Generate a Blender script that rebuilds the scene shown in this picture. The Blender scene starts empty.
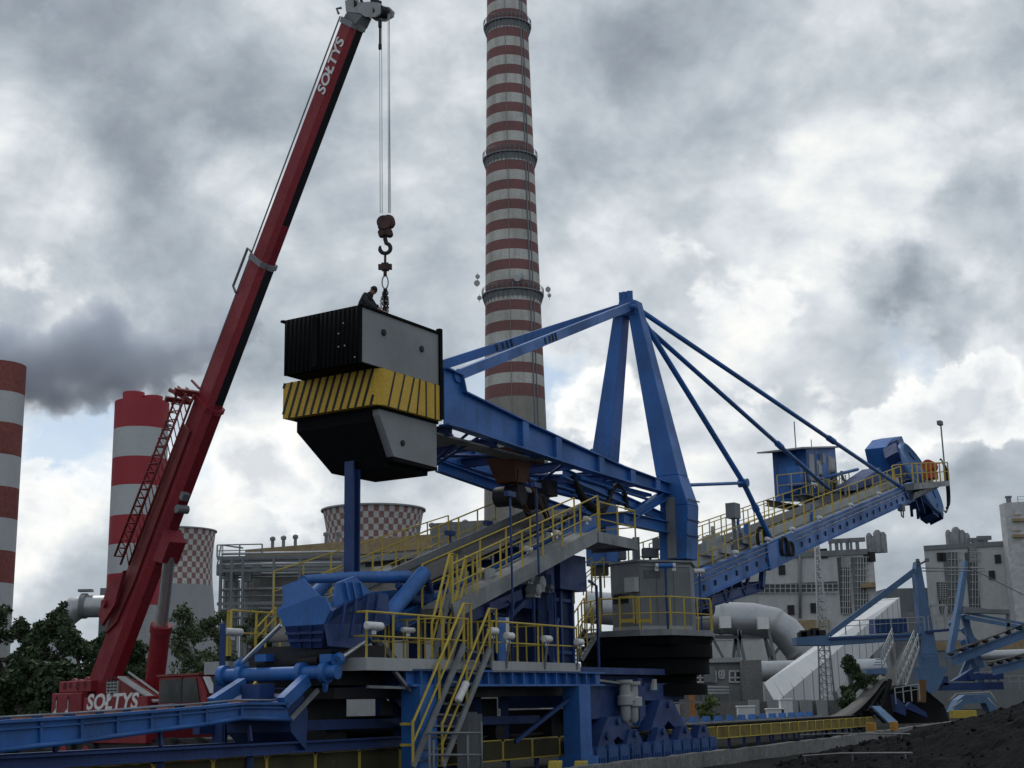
import bpy, bmesh, math, random
import numpy as np
from mathutils import Vector, Matrix, noise as mnoise
R = math.radians
rng = random.Random(7)
SC = bpy.context.scene
COL = SC.collection
# ------------------------------------------------------------------ camera
FOC, PITCH, ROLL, EYE = 1380.0, math.atan(316/1380.0), .02, 2.0
F = np.array([0, math.cos(PITCH), math.sin(PITCH)])
_u = np.array([0, -math.sin(PITCH), math.cos(PITCH)]); _r = np.array([1., 0, 0])
RT = _r*math.cos(ROLL) - _u*math.sin(ROLL)
UP = _u*math.cos(ROLL) + _r*math.sin(ROLL)
CAM = np.array([0, 0, EYE])
cd = bpy.data.cameras.new('camera'); co = bpy.data.objects.new('camera', cd); COL.objects.link(co)
m = Matrix.Identity(4)
for i in range(3):
    m[i][0] = RT[i]; m[i][1] = UP[i]; m[i][2] = -F[i]; m[i][3] = CAM[i]
co.matrix_world = m
cd.sensor_width = 36; cd.lens = FOC/1024*36; cd.clip_start = .1; cd.clip_end = 6000
SC.camera = co
SC.cycles.volume_bounces = 4
# ------------------------------------------------------------------ exposure
SC.view_settings.view_transform = 'Standard'; SC.view_settings.look = 'None'
SC.view_settings.gamma = 1; SC.view_settings.use_curve_mapping = False
SC.view_settings.exposure = 0.28
# ------------------------------------------------------------------ sky
SKY_BACK, SKY_FRONT = .86, 1.0
SUN_EL, SUN_AZ = 56, -28          # behind the clouds, ahead and a little left
def ray(px, py): return F*FOC + RT*(px-512) + UP*(384-py)
def nd(px, py):
    v = ray(px, py); return v/np.linalg.norm(v)
# world
W = bpy.data.worlds.new('World'); SC.world = W; W.use_nodes = True; W.cycles.sampling_method = 'MANUAL'; W.cycles.sample_map_resolution = 256
nt = W.node_tree; NN = nt.nodes; NL = nt.links
bg = NN['Background']; bg.inputs[1].default_value = .10
def node(tree, typ, **kw):
    n = tree.nodes.new(typ)
    for k, v in kw.items(): setattr(n, k, v)
    return n
def setin(tree, sock, v):
    if isinstance(v, bpy.types.NodeSocket): tree.links.new(v, sock)
    elif v is not None: sock.default_value = v
def mth(tree, op, a, b=None, c=None, clamp=False):
    n = node(tree, 'ShaderNodeMath', operation=op, use_clamp=clamp)
    setin(tree, n.inputs[0], a)
    if b is not None: setin(tree, n.inputs[1], b)
    if c is not None: setin(tree, n.inputs[2], c)
    return n.outputs[0]
def vmth(tree, op, a, b=None):
    n = node(tree, 'ShaderNodeVectorMath', operation=op)
    setin(tree, n.inputs[0], a)
    if b is not None: setin(tree, n.inputs[1], b)
    return n.outputs['Value'] if op in ('DOT_PRODUCT', 'LENGTH', 'DISTANCE') else n.outputs[0]
def fbm(tree, vec, scale, detail=8, rough=.55, dist=0., out='Fac'):
    n = node(tree, 'ShaderNodeTexNoise'); n.inputs['Scale'].default_value = scale
    n.inputs['Detail'].default_value = detail; n.inputs['Roughness'].default_value = rough
    n.inputs['Distortion'].default_value = dist
    if vec is not None: tree.links.new(vec, n.inputs['Vector'])
    return n.outputs[out]
def ramp(tree, fac, stops, interp='LINEAR'):
    n = node(tree, 'ShaderNodeValToRGB'); cr = n.color_ramp; cr.interpolation = interp
    while len(cr.elements) < len(stops): cr.elements.new(.5)
    for e, (p, c) in zip(cr.elements, stops):
        e.position = p; e.color = (*c, 1) if len(c) == 3 else c
    tree.links.new(fac, n.inputs[0]); return n.outputs[0]
def mixc(tree, fac, a, b, blend='MIX'):
    n = node(tree, 'ShaderNodeMix', data_type='RGBA', blend_type=blend)
    setin(tree, n.inputs[0], fac)
    for s, v in ((n.inputs[6], a), (n.inputs[7], b)):
        if isinstance(v, tuple): s.default_value = (*v, 1) if len(v) == 3 else v
        else: tree.links.new(v, s)
    return n.outputs[2]
sky = node(nt, 'ShaderNodeTexSky', sky_type='NISHITA'); sky.sun_disc = False
sky.sun_elevation = R(SUN_EL); sky.sun_rotation = R(SUN_AZ)
tc = node(nt, 'ShaderNodeTexCoord'); gen = tc.outputs['Generated']
# break the direction up with noise so that every cloud bank gets a torn, billowing edge
def vscale(v, s):
    n = node(nt, 'ShaderNodeVectorMath', operation='SCALE'); NL.new(v, n.inputs[0]); n.inputs[3].default_value = s
    return n.outputs[0]
def centred(vec, scale, det, rough):
    o = vmth(nt, 'SUBTRACT', fbm(nt, vec, scale, det, rough, out='Color')); nt.nodes[-1].inputs[1].default_value = (.5, .5, .5); return o
dirw = vmth(nt, 'NORMALIZE', vmth(nt, 'ADD', vmth(nt, 'ADD', gen, vscale(centred(gen, 8, 3, .6), .10)), vscale(centred(gen, 30, 4, .65), .040)))
def blob(px, py, rad, soft=1.0):
    """soft round bank in the direction seen at px,py; rad in pixels of arc"""
    c = nd(px, py)
    d = vmth(nt, 'DISTANCE', dirw); nt.nodes[-1].inputs[1].default_value = tuple(c)
    mr = node(nt, 'ShaderNodeMapRange', interpolation_type='SMOOTHSTEP')
    NL.new(d, mr.inputs[0]); r = rad/FOC
    mr.inputs[1].default_value = r*(1+.6*soft); mr.inputs[2].default_value = r*(1-.8*soft)
    return mr.outputs[0]
def addall(lst, start):
    acc = start
    for (px, py, rad, w, soft) in lst:
        acc = mth(nt, 'MULTIPLY_ADD', blob(px, py, rad, soft), w, acc)
    return acc
# stretched coordinates: cloud banks lie flatter towards the horizon; a billow term makes round heads
mp = node(nt, 'ShaderNodeMapping'); mp.inputs['Scale'].default_value = (1, 1, 1.35); NL.new(gen, mp.inputs[0])
mw = mp.outputs[0]
n1 = fbm(nt, mw, 5.0, 8, .54, .5)
n3 = fbm(nt, mw, 17, 7, .58, .3)
vo = node(nt, 'ShaderNodeTexVoronoi', feature='F1'); vo.inputs['Scale'].default_value = 22
NL.new(vmth(nt, 'ADD', mw, vscale(centred(mp.outputs[0], 24, 3, .6), .06)), vo.inputs['Vector'])
vp = mth(nt, 'POWER', vo.outputs['Distance'], 1.6)
base = mth(nt, 'MULTIPLY_ADD', mth(nt, 'SUBTRACT', n1, .5), 1.28, .485)
base = mth(nt, 'MULTIPLY_ADD', mth(nt, 'SUBTRACT', n3, .5), .48, base)
base = mth(nt, 'MULTIPLY_ADD', mth(nt, 'SUBTRACT', .25, vp), .17, base)
BRIGHT = [(240,190,55,.30,.9),(60,255,95,.16,1),(430,190,45,.14,1),(25,505,70,.42,.8),(150,425,60,.10,1),(265,485,90,.32,.7),
          (470,505,60,.18,1),(596,405,46,.46,.35),(690,245,110,.08,1),(820,300,120,.06,1),(985,150,70,.20,.9),(850,150,70,.18,1),
          (760,420,120,.08,1),(660,490,120,.12,1),(925,402,50,.26,.5),(1005,395,50,.22,.5),(1000,255,40,.10,1),(840,30,70,.08,1),(110,325,50,.22,.9),
          (330,240,70,.06,1),(860,420,60,.10,1),(780,330,60,.14,1)]
DARK = [(900,284,36,-.26,.8),(935,292,34,-.26,.8),(990,225,50,-.26,.7),(985,75,75,-.22,.8),(150,90,150,-.12,1),(270,110,90,-.10,1),(700,110,150,-.12,1),
        (410,435,60,-.12,1),(470,60,70,-.06,1),(570,80,90,-.14,1),(330,330,60,-.06,1),(930,352,36,-.10,.8),
        (800,325,40,-.10,.8),(640,320,60,-.14,1),(960,490,90,-.08,1),(760,60,90,-.08,1)]
BLUE = [(120,462,78,.95,.9),(40,440,50,.8,.9),(215,500,55,.45,1),(508,412,55,1.0,.8),(556,362,32,.9,.8),(915,352,34,.6,.9),(490,475,40,.35,1),(250,415,44,.4,1)]
acc = node(nt, 'ShaderNodeValue'); acc.outputs[0].default_value = 0
hole = addall(BLUE, acc.outputs[0])
hole = mth(nt, 'SUBTRACT', hole, mth(nt, 'MULTIPLY', mth(nt, 'SUBTRACT', mth(nt, 'MULTIPLY_ADD', n3, .7, mth(nt, 'MULTIPLY', n1, .4)), .45), 3.2))
rim = ramp(nt, hole, [(0, (0, 0, 0)), (.45, (1, 1, 1))])
hole = ramp(nt, hole, [(.22, (0, 0, 0)), (.95, (1, 1, 1))])
val = mth(nt, 'MULTIPLY_ADD', rim, .16, addall(BRIGHT + DARK, base))
cloud = ramp(nt, val, [(0, (1.85,2.15,2.55)), (.20, (2.65,3.03,3.45)), (.38, (3.65,4.1,4.55)), (.52, (4.7,5.12,5.5)), (.66, (6.1,6.45,6.75)), (.84, (8.2,8.25,8.0)), (1, (9.2,9.1,8.8))])
skyblue = mixc(nt, .62, sky.outputs[0], (4.3, 5.3, 6.5))
col = mixc(nt, mth(nt, 'MULTIPLY', hole, .85), cloud, skyblue)
# nearer cumulus heads: bright torn rims, greyer towards their thick middles
CUM = [(592,404,34,.75,.8),(622,424,40,.75,.9),(585,440,30,.5,.9),(892,402,30,.7,.8),(940,396,36,.75,.8),(1004,402,40,.75,.8),(970,420,50,.5,1),(860,432,40,.5,1),
       (22,512,52,.8,.8),(-10,480,40,.5,.9),(270,470,46,.7,.9),(236,448,30,.6,.9),(300,505,50,.6,.9),(700,262,50,.5,1),(775,290,40,.45,1),(735,410,50,.45,1),(800,390,40,.45,1),(70,262,50,.5,1)]
acc2 = node(nt, 'ShaderNodeValue'); acc2.outputs[0].default_value = 0
cum = addall(CUM, acc2.outputs[0])
cum = mth(nt, 'MULTIPLY_ADD', mth(nt, 'SUBTRACT', n3, .5), 1.25, cum)
cum = mth(nt, 'MULTIPLY_ADD', mth(nt, 'SUBTRACT', .25, vp), .55, cum)
cmask = ramp(nt, cum, [(.30, (0, 0, 0)), (.58, (1, 1, 1))], 'EASE')
n4 = fbm(nt, mw, 30, 6, .6, .3)
cd_ = mth(nt, 'MULTIPLY_ADD', mth(nt, 'SUBTRACT', n4, .5), 1.1, mth(nt, 'MULTIPLY', cum, .62))
ccol = ramp(nt, cd_, [(.18, (8.6, 8.65, 8.5)), (.42, (7.6, 7.75, 7.8)), (.80, (5.2, 5.55, 6.0))])
col = mixc(nt, mth(nt, 'MULTIPLY', cmask, .82), col, ccol)
# the overcast is thinner in front, where the sun stands behind it, and dimmed overhead and behind the camera, an added darkening that weakens the fill
sunv = (math.sin(R(SUN_AZ))*math.cos(R(SUN_EL)), math.cos(R(SUN_AZ))*math.cos(R(SUN_EL)), math.sin(R(SUN_EL)))
dy = vmth(nt, 'DOT_PRODUCT', gen); nt.nodes[-1].inputs[1].default_value = (-.12, .93, -.34)
sky_dim = node(nt, 'ShaderNodeMapRange', interpolation_type='SMOOTHSTEP'); NL.new(dy, sky_dim.inputs[0])
sky_dim.inputs[1].default_value = -.35; sky_dim.inputs[2].default_value = .72; sky_dim.inputs[3].default_value = SKY_BACK; sky_dim.inputs[4].default_value = SKY_FRONT
gl = node(nt, 'ShaderNodeVectorMath', operation='SCALE'); NL.new(col, gl.inputs[0]); NL.new(sky_dim.outputs[0], gl.inputs[3])
NL.new(gl.outputs[0], bg.inputs[0])
sd = bpy.data.lights.new('sun', 'SUN'); sd.energy = .8; sd.angle = R(14); sd.color = (1, .96, .90)
so = bpy.data.objects.new('sun', sd); COL.objects.link(so)
so.rotation_euler = Vector(sunv).to_track_quat('Z', 'Y').to_euler()
# ------------------------------------------------------------------ frames
def P(px, py, Y):
    v = ray(px, py); return CAM + v*(Y/v[1])
C0 = P(642, 640, 50); C0[2] = 0
class Frame:
    def __init__(s, az, c):
        a = R(az); s.u = np.array([math.sin(a), math.cos(a), 0]); s.n = np.array([math.cos(a), -math.sin(a), 0]); s.c = c; s.az = az
    def __call__(s, a, v, z): return s.c + s.u*a + s.n*v + np.array([0, 0, z])
    def M(s, px, py, v):
        q = ray(px, py); return CAM + q*((v-(CAM-s.c)@s.n)/(q@s.n))
    def T(s, px, py, a):
        q = ray(px, py); return CAM + q*((a-(CAM-s.c)@s.u)/(q@s.u))
    def loc(s, w): return ((w-s.c)@s.u, (w-s.c)@s.n, w[2])
B = Frame(32, C0)      # the slewing top of the machine, along the boom
K = Frame(29, C0)      # the rails and the yard conveyor
def G(px, py, z=0.):
    q = ray(px, py); return CAM + q*((z-EYE)/q[2])
Z = np.array([0, 0, 1.])
def V(*a): return np.array(a, float)
def unit(v): return v/np.linalg.norm(v)
# ------------------------------------------------------------------ mesh builder
class MB:
    def __init__(s): s.v = []; s.f = []; s.m = []; s.cur = 0; s.sm = []
    def face(s, idx, smooth=False): s.f.append(tuple(idx)); s.m.append(s.cur); s.sm.append(smooth)
    def add(s, pts):
        i = len(s.v); s.v.extend([tuple(map(float, p)) for p in pts]); return i
    def quad(s, *p): i = s.add(p); s.face(range(i, i+len(p)))
    def hexa(s, a, b):
        """two rings of four points"""
        i = s.add(list(a)+list(b)); s.face((i+3, i+2, i+1, i)); s.face((i+4, i+5, i+6, i+7))
        for k in range(4): s.face((i+k, i+(k+1) % 4, i+4+(k+1) % 4, i+4+k))
    def prism(s, poly, ext):
        n = len(poly); i = s.add(list(poly)+[np.array(p)+np.array(ext) for p in poly])
        s.face(range(i+n-1, i-1, -1)); s.face(range(i+n, i+2*n))
        for k in range(n): s.face((i+k, i+(k+1) % n, i+n+(k+1) % n, i+n+k))
    def loft(s, p, q):
        n = len(p); i = s.add(list(p)+list(q)); s.face(range(i+n-1, i-1, -1)); s.face(range(i+n, i+2*n))
        for k in range(n): s.face((i+k, i+(k+1) % n, i+n+(k+1) % n, i+n+k))
    def fbox(s, fr, a0, a1, v0, v1, z0, z1):
        c = [fr(a, v, z) for z in (z0, z1) for (a, v) in ((a0, v0), (a1, v0), (a1, v1), (a0, v1))]
        s.hexa(c[:4], c[4:])
    def box(s, c, ax, ay, az):
        """centre and three half-axis vectors"""
        c, ax, ay, az = map(np.array, (c, ax, ay, az))
        s.hexa([c-ax-ay-az, c+ax-ay-az, c+ax+ay-az, c-ax+ay-az], [c-ax-ay+az, c+ax-ay+az, c+ax+ay+az, c-ax+ay+az])
    def beam(s, a, b, w, h, up=Z, w2=None, h2=None):
        a, b = np.array(a, float), np.array(b, float); d = unit(b-a); r = np.cross(d, up)
        if np.linalg.norm(r) < 1e-4: r = np.cross(d, V(1, 0, 0))
        r = unit(r); t = np.cross(r, d); w2 = w if w2 is None else w2; h2 = h if h2 is None else h2
        f = lambda c, w, h: [c-r*w/2-t*h/2, c+r*w/2-t*h/2, c+r*w/2+t*h/2, c-r*w/2+t*h/2]
        s.hexa(f(a, w, h), f(b, w2, h2))
    def ibeam(s, a, b, w, h, tf=.04, tw=.03, up=Z):
        a, b = np.array(a, float), np.array(b, float); d = unit(b-a); r = unit(np.cross(d, up)); t = np.cross(r, d)
        s.beam(a+t*(h-tf)/2, b+t*(h-tf)/2, w, tf, up); s.beam(a-t*(h-tf)/2, b-t*(h-tf)/2, w, tf, up)
        s.beam(a, b, tw, h-2*tf, up)
    def tube(s, pts, r, n=8, cap=True, smooth=True):
        pts = [np.array(p, float) for p in pts]; N = len(pts)
        rr = r if isinstance(r, (list, tuple)) else [r]*N
        ref = None; rings = []
        for k in range(N):
            d = unit(pts[min(k+1, N-1)]-pts[max(k-1, 0)])
            if ref is None:
                ref = np.cross(d, Z)
                if np.linalg.norm(ref) < 1e-3: ref = np.cross(d, V(1, 0, 0))
            ref = unit(ref - d*(ref@d)); t = np.cross(d, ref)
            rings.append(s.add([pts[k]+(ref*math.cos(2*math.pi*j/n)+t*math.sin(2*math.pi*j/n))*rr[k] for j in range(n)]))
        for k in range(N-1):
            for j in range(n):
                s.face((rings[k]+j, rings[k]+(j+1) % n, rings[k+1]+(j+1) % n, rings[k+1]+j), smooth)
        if cap: s.face([rings[0]+j for j in range(n-1, -1, -1)]); s.face([rings[-1]+j for j in range(n)])
    def lathe(s, base, prof, n=32, axis=Z, matf=None, cap=True):
        """prof: list of (radius, height)"""
        base = np.array(base, float); axis = unit(np.array(axis, float)); r = np.cross(axis, V(0, 1, 0))
        if np.linalg.norm(r) < 1e-3: r = V(1, 0, 0)
        r = unit(r); t = np.cross(axis, r)
        rings = [s.add([base+axis*h+(r*math.cos(2*math.pi*j/n)+t*math.sin(2*math.pi*j/n))*max(q, 1e-4) for j in range(n)]) for q, h in prof]
        for k in range(len(prof)-1):
            for j in range(n):
                if matf: s.cur = matf(k, j)
                s.face((rings[k]+j, rings[k]+(j+1) % n, rings[k+1]+(j+1) % n, rings[k+1]+j), True)
        if cap:
            s.face([rings[0]+j for j in range(n-1, -1, -1)]); s.face([rings[-1]+j for j in range(n)])
    def build(s, name, mats, parent=None, origin=None, bevel=0):
        me = bpy.data.meshes.new(name); o = bpy.data.objects.new(name, me); COL.objects.link(o)
        pts = np.array(s.v)
        if parent is not None: org = ORG[parent.name]
        elif origin is not None: org = np.array(origin, float)
        else:
            lo, hi = pts.min(0), pts.max(0); org = V((lo[0]+hi[0])/2, (lo[1]+hi[1])/2, lo[2])
        me.from_pydata([tuple(p) for p in (pts-org)], [], s.f)
        for mm in (mats if isinstance(mats, (list, tuple)) else [mats]): me.materials.append(mm)
        me.polygons.foreach_set('material_index', s.m); me.polygons.foreach_set('use_smooth', s.sm)
        bm = bmesh.new(); bm.from_mesh(me); bmesh.ops.recalc_face_normals(bm, faces=bm.faces)
        for e in bm.edges:
            if len(e.link_faces) == 2 and e.calc_face_angle(0) > .75: e.smooth = False
        bm.to_mesh(me); bm.free()
        me.update()
        if parent is None: o.location = org
        else: o.parent = parent
        ORG[o.name] = org
        if bevel:
            b = o.modifiers.new('bevel', 'BEVEL'); b.width = bevel; b.segments = 1; b.limit_method = 'ANGLE'
        return o
ORG = {}
def tag(o, label=None, cat=None, group=None, kind=None):
    for k, v in (('label', label), ('category', cat), ('group', group), ('kind', kind)):
        if v: o[k] = v
    return o
def thing(name, loc, label, cat, group=None):
    o = bpy.data.objects.new(name, None); COL.objects.link(o); o.location = tuple(map(float, loc)); ORG[o.name] = np.array(loc, float)
    o.empty_display_size = .3
    return tag(o, label, cat, group)
def dup(o, parent=None):
    c = o.copy(); COL.objects.link(c); c.parent = parent
    for ch in list(o.children): dup(ch, c)
    return c
def rotz(v, a): return V(v[0]*math.cos(a)-v[1]*math.sin(a), v[0]*math.sin(a)+v[1]*math.cos(a), v[2])
# ------------------------------------------------------------------ materials
MATS = {}; SPECK = .8
def paint(name, col, rough=.5, metal=0., dirt=.35, dcol=None, scale=1.2, streak=.35, spec=.5, bump=0., fine=.12):
    """paint with cloudy soiling, rain streaks running down and a fine speckle, all in world space"""
    if name in MATS: return MATS[name]
    mt = bpy.data.materials.new(name); mt.use_nodes = True; t = mt.node_tree; b = t.nodes['Principled BSDF']
    geo = node(t, 'ShaderNodeNewGeometry').outputs['Position']
    dcol = dcol or tuple(c*.45+.02 for c in col)
    a = fbm(t, geo, scale, 6, .6)
    a = ramp(t, a, [(.42, (0, 0, 0)), (.72, (1, 1, 1))])
    c = mixc(t, mth(t, 'MULTIPLY', a, dirt), col, dcol)
    if streak:
        mp_ = node(t, 'ShaderNodeMapping'); mp_.inputs['Scale'].default_value = (4*scale, 4*scale, .25*scale); t.links.new(geo, mp_.inputs[0])
        st = ramp(t, fbm(t, mp_.outputs[0], 1.5, 5, .6), [(.48, (0, 0, 0)), (.75, (1, 1, 1))])
        c = mixc(t, mth(t, 'MULTIPLY', st, streak), c, dcol)
    if fine:
        fn = ramp(t, fbm(t, geo, scale*18, 3, .6), [(.3, (1-fine*2,)*3), (.7, (1+fine,)*3)])
        c = mixc(t, 1.0, c, fn, 'MULTIPLY')
    t.links.new(c, b.inputs['Base Color'])
    rr = node(t, 'ShaderNodeMapRange'); t.links.new(a, rr.inputs[0]); rr.inputs[3].default_value = rough; rr.inputs[4].default_value = min(1, rough+.25)
    t.links.new(rr.outputs[0], b.inputs['Roughness'])
    b.inputs['Metallic'].default_value = metal; b.inputs['Specular IOR Level'].default_value = spec*SPECK
    if bump:
        bn = node(t, 'ShaderNodeBump'); bn.inputs['Strength'].default_value = bump; bn.inputs['Distance'].default_value = .05
        t.links.new(fbm(t, geo, scale*6, 5, .6), bn.inputs['Height']); t.links.new(bn.outputs[0], b.inputs['Normal'])
    MATS[name] = mt; return mt
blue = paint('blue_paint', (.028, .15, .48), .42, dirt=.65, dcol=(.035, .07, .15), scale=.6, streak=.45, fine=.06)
mblack = paint('matt_black', (.0045, .0055, .0065), .8, dirt=.3, dcol=(.012, .013, .014), scale=.8, streak=.1, spec=.15)
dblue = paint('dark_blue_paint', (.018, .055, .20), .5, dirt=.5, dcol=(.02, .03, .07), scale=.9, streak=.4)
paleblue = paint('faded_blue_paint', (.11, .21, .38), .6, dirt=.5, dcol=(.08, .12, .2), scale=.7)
yellow = paint('yellow_paint', (.60, .45, .07), .5, dirt=.45, dcol=(.32, .25, .07), scale=2, streak=.2)
galv = paint('galvanised_steel', (.25, .265, .28), .5, .3, dirt=.5, dcol=(.12, .13, .14), scale=1.5, fine=.04)
grey = paint('grey_paint', (.19, .205, .22), .5, dirt=.35, dcol=(.1, .11, .12), scale=.8, fine=.03)
lgrey = paint('light_grey_paint', (.40, .42, .43), .55, dirt=.4, dcol=(.25, .26, .27), scale=.7, fine=.04)
black = paint('black_rubber', (.014, .015, .017), .7, dirt=.4, dcol=(.03, .03, .03), scale=1.5, streak=0)
blackp = paint('black_paint', (.012, .014, .018), .55, dirt=.4, dcol=(.035, .035, .04), scale=.8)
belt = paint('conveyor_belt_rubber', (.06, .062, .066), .75, dirt=.6, dcol=(.12, .12, .12), scale=.7, streak=0)
red = paint('crane_red', (.28, .029, .040), .5, dirt=.55, dcol=(.15, .028, .036), scale=.6, streak=.35, spec=.25)
white = paint('white_paint', (.78, .79, .80), .5, dirt=.25, dcol=(.5, .5, .48), scale=2)
chrome = paint('bright_steel', (.62, .64, .66), .25, .8, dirt=.1, streak=0)
conc = paint('concrete', (.24, .24, .235), .85, dirt=.55, dcol=(.11, .11, .11), scale=.5, streak=.5, bump=.4, fine=.2)
oldconc = paint('chimney_concrete', (.285, .275, .25), .9, dirt=.4, dcol=(.18, .17, .16), scale=.06, streak=.45, fine=.05)
chred = paint('faded_red_paint', (.225, .105, .105), .85, dirt=.6, dcol=(.13, .085, .085), scale=.09, streak=.4, fine=.05)
chwhite = paint('weathered_white_paint', (.56, .555, .53), .85, dirt=.6, dcol=(.28, .27, .25), scale=.09, streak=.75, fine=.07)
bred = paint('bright_red_paint', (.36, .035, .05), .6, dirt=.2, scale=.05, streak=.15, fine=.03)
bwhite = paint('clean_white_paint', (.50, .53, .55), .6, dirt=.2, dcol=(.4, .41, .42), scale=.05, streak=.15, fine=.03)
tanp = paint('tan_cladding', (.36, .275, .165), .8, dirt=.4, dcol=(.2, .15, .09), scale=.1, streak=.3)
cream = paint('pale_cladding', (.50, .51, .52), .8, dirt=.35, dcol=(.3, .3, .3), scale=.08, streak=.4, fine=.05)
glass = paint('dark_glass', (.015, .02, .025), .08, dirt=0, streak=0, fine=0, spec=.8)
brown = paint('rusty_steel', (.13, .055, .03), .8, dirt=.5, scale=2)
silver = paint('silver_cladding', (.46, .48, .51), .38, .55, dirt=.3, dcol=(.3, .31, .33), scale=.3, streak=.3, fine=.05)
# ================================================================== FAR SETTING
def depthF(w): return (w-CAM)@F
def pxr(w, px): return px/FOC*depthF(w)          # size of px pixels at point w
# ground sheet, reaching the horizon
def noise3(x, y, s, seed=0): return mnoise.noise(Vector((x*s, y*s, seed)))
groundm = paint('dark_gravel', (.035, .035, .034), 1., dirt=.7, dcol=(.014, .014, .014), scale=.4, streak=0, bump=.6, fine=.3, spec=.06)
g = MB()
def grid(mb, xs, ys, zf):
    i = mb.add([(x, y, zf(x, y)) for y in ys for x in xs]); n = len(xs)
    for b in range(len(ys)-1):
        for a in range(n-1): mb.face((i+b*n+a, i+b*n+a+1, i+(b+1)*n+a+1, i+(b+1)*n+a), True)
xs = [-3000, -1500, -700, -350, -180, -90] + list(np.linspace(-60, 90, 90)) + [130, 220, 400, 800, 1500, 3000]
ys = list(np.linspace(-30, 110, 100)) + [150, 220, 350, 600, 1000, 1800, 3500]
grid(g, xs, ys, lambda x, y: .05*noise3(x, y, .6) if abs(x) < 90 and y < 110 else 0)
tag(g.build('ground', groundm, origin=(0, 0, 0)), 'flat dark gravel ground of the coal yard', 'ground', kind='structure')

def lerp(a, b, t): return np.array(a, float)*(1-t)+np.array(b, float)*t
def railing(path, h=1.08, step=1.15, r=.022, toe=0, mid=(.55,), posts=True, mb=None, ends=True):
    q = mb or MB(); path = [np.array(p, float) for p in path]
    for hh in (h,)+tuple(mid): q.tube([p+Z*hh for p in path], r if hh == h else r*.75, 5)
    closed = np.linalg.norm(path[0]-path[-1]) < .01
    for si, (a, b) in enumerate(zip(path[:-1], path[1:])):
        L = np.linalg.norm(b-a); n = max(1, int(round(L/step)))
        for k in range(1 if si or closed else 0, n+1):
            p = lerp(a, b, k/n); q.beam(p, p+Z*h, r*2.0, r*2.0, up=V(1, 0, 0))
    return q
# ---- tall striped chimney in the middle
Yc = 350.
def zat(px, py, Y): return P(px, py, Y)[2]
ax = P(516, 450, Yc)
z0, z1 = zat(510, 17.8, Yc), zat(515, 389.1, Yc); per = (z0-z1)/19
def chr_(z):
    # half widths read at two heights, taper carried on
    za, zb = zat(507, 0, Yc), zat(515, 398, Yc); ra, rb = pxr(P(507, 0, Yc), 19.9), pxr(P(515, 398, Yc), 30.2)
    return rb+(ra-rb)*(z-zb)/(za-zb)
mb = MB(); prof = []; mats_k = []
zs = [-.5, 12, 30, z1-per*.62]; kinds = [2, 2, 2]
z = z1-per*.62
zs.append(z1); kinds.append(0); z = z1
k = 0
top = z0+per*5.5
while z < top:
    for fr_, kk in ((.5, 1), (.5, 0)):
        z += per*fr_; zs.append(z); kinds.append(kk)
mb.lathe((ax[0], Yc, 0), [(chr_(q), q) for q in zs], 48, matf=lambda k, j: kinds[k])
# vertical seams of the shell read as strips: a conductor and a ladder run down the right side
ch = thing('tall_chimney', (ax[0], Yc, 0), 'very tall concrete chimney with narrow faded red and white bands and dark ring walkways', 'chimney')
mb.build('shaft', [chred, chwhite, oldconc], ch)
for py in (29, 161, 297):
    zz = zat(510, py, Yc); r0 = chr_(zz)
    q = MB(); q.lathe((ax[0], Yc, zz), [(r0-.1, 0), (r0+.9, 0), (r0+.9, .35), (r0-.1, .35)], 40)
    q.lathe((ax[0], Yc, zz-1.7), [(r0-.05, 0), (r0+.1, 0), (r0+.3, 1.6), (r0-.05, 1.65)], 40)
    for j in range(36):
        a = 2*math.pi*j/36; e = V(math.cos(a), math.sin(a), 0); c = V(ax[0], Yc, zz+.3)+e*(r0+.85)
        q.beam(c, c+Z*1.5, .14, .14); q.beam(V(ax[0], Yc, zz)+e*(r0+.8), V(ax[0], Yc, zz-2.4)+e*r0, .12, .2)
    for hh in (.8, 1.2, 1.6):
        q.tube([V(ax[0]+math.cos(a)*(r0+.85), Yc+math.sin(a)*(r0+.85), zz+hh+.3) for a in np.linspace(0, 2*math.pi, 41)], .07, 4, cap=False)
    w_ = q.build('ring_walkway', grey, ch)
    if py == 297:
        for (dx, dz, rad) in ((1.2, 2.6, .95), (-9.4, 3.6, .8), (9.3, 1.5, .7), (-9.2, 5.4, .6), (2.3, 3.3, .7), (-8.8, -.5, .6), (9.6, -.2, .5)):
            q = MB(); yy = Yc-math.sqrt(max(0.3, (r0+.9)**2-dx*dx)) if abs(dx) < r0 else Yc-1.2
            q.lathe((ax[0]+dx, yy, zz+dz), [(rad*.2, .5), (rad, 0), (rad, -.25), (rad*.9, -.3)], 16, axis=V(0, 1, 0))
            q.beam((ax[0]+dx, yy+.4, zz+dz-1), (ax[0]+dx, yy+.4, zz+dz+1.2), .12, .12)
            q.build('dish_antenna', lgrey, ch)
for dxp, rr_ in ((.62, .22), (.72, .16), (-.1, .07)):
    q = MB(); pts = []
    for zz in np.linspace(2, top-1, 40):
        r0 = chr_(zz)+.12; dx = dxp*r0; pts.append(V(ax[0]+dx, Yc-math.sqrt(r0*r0-dx*dx), zz))
    q.tube(pts, rr_, 5); q.build('cable_conduit' if dxp != .62 else 'ladder', grey if dxp > 0 else oldconc, ch)

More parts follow.
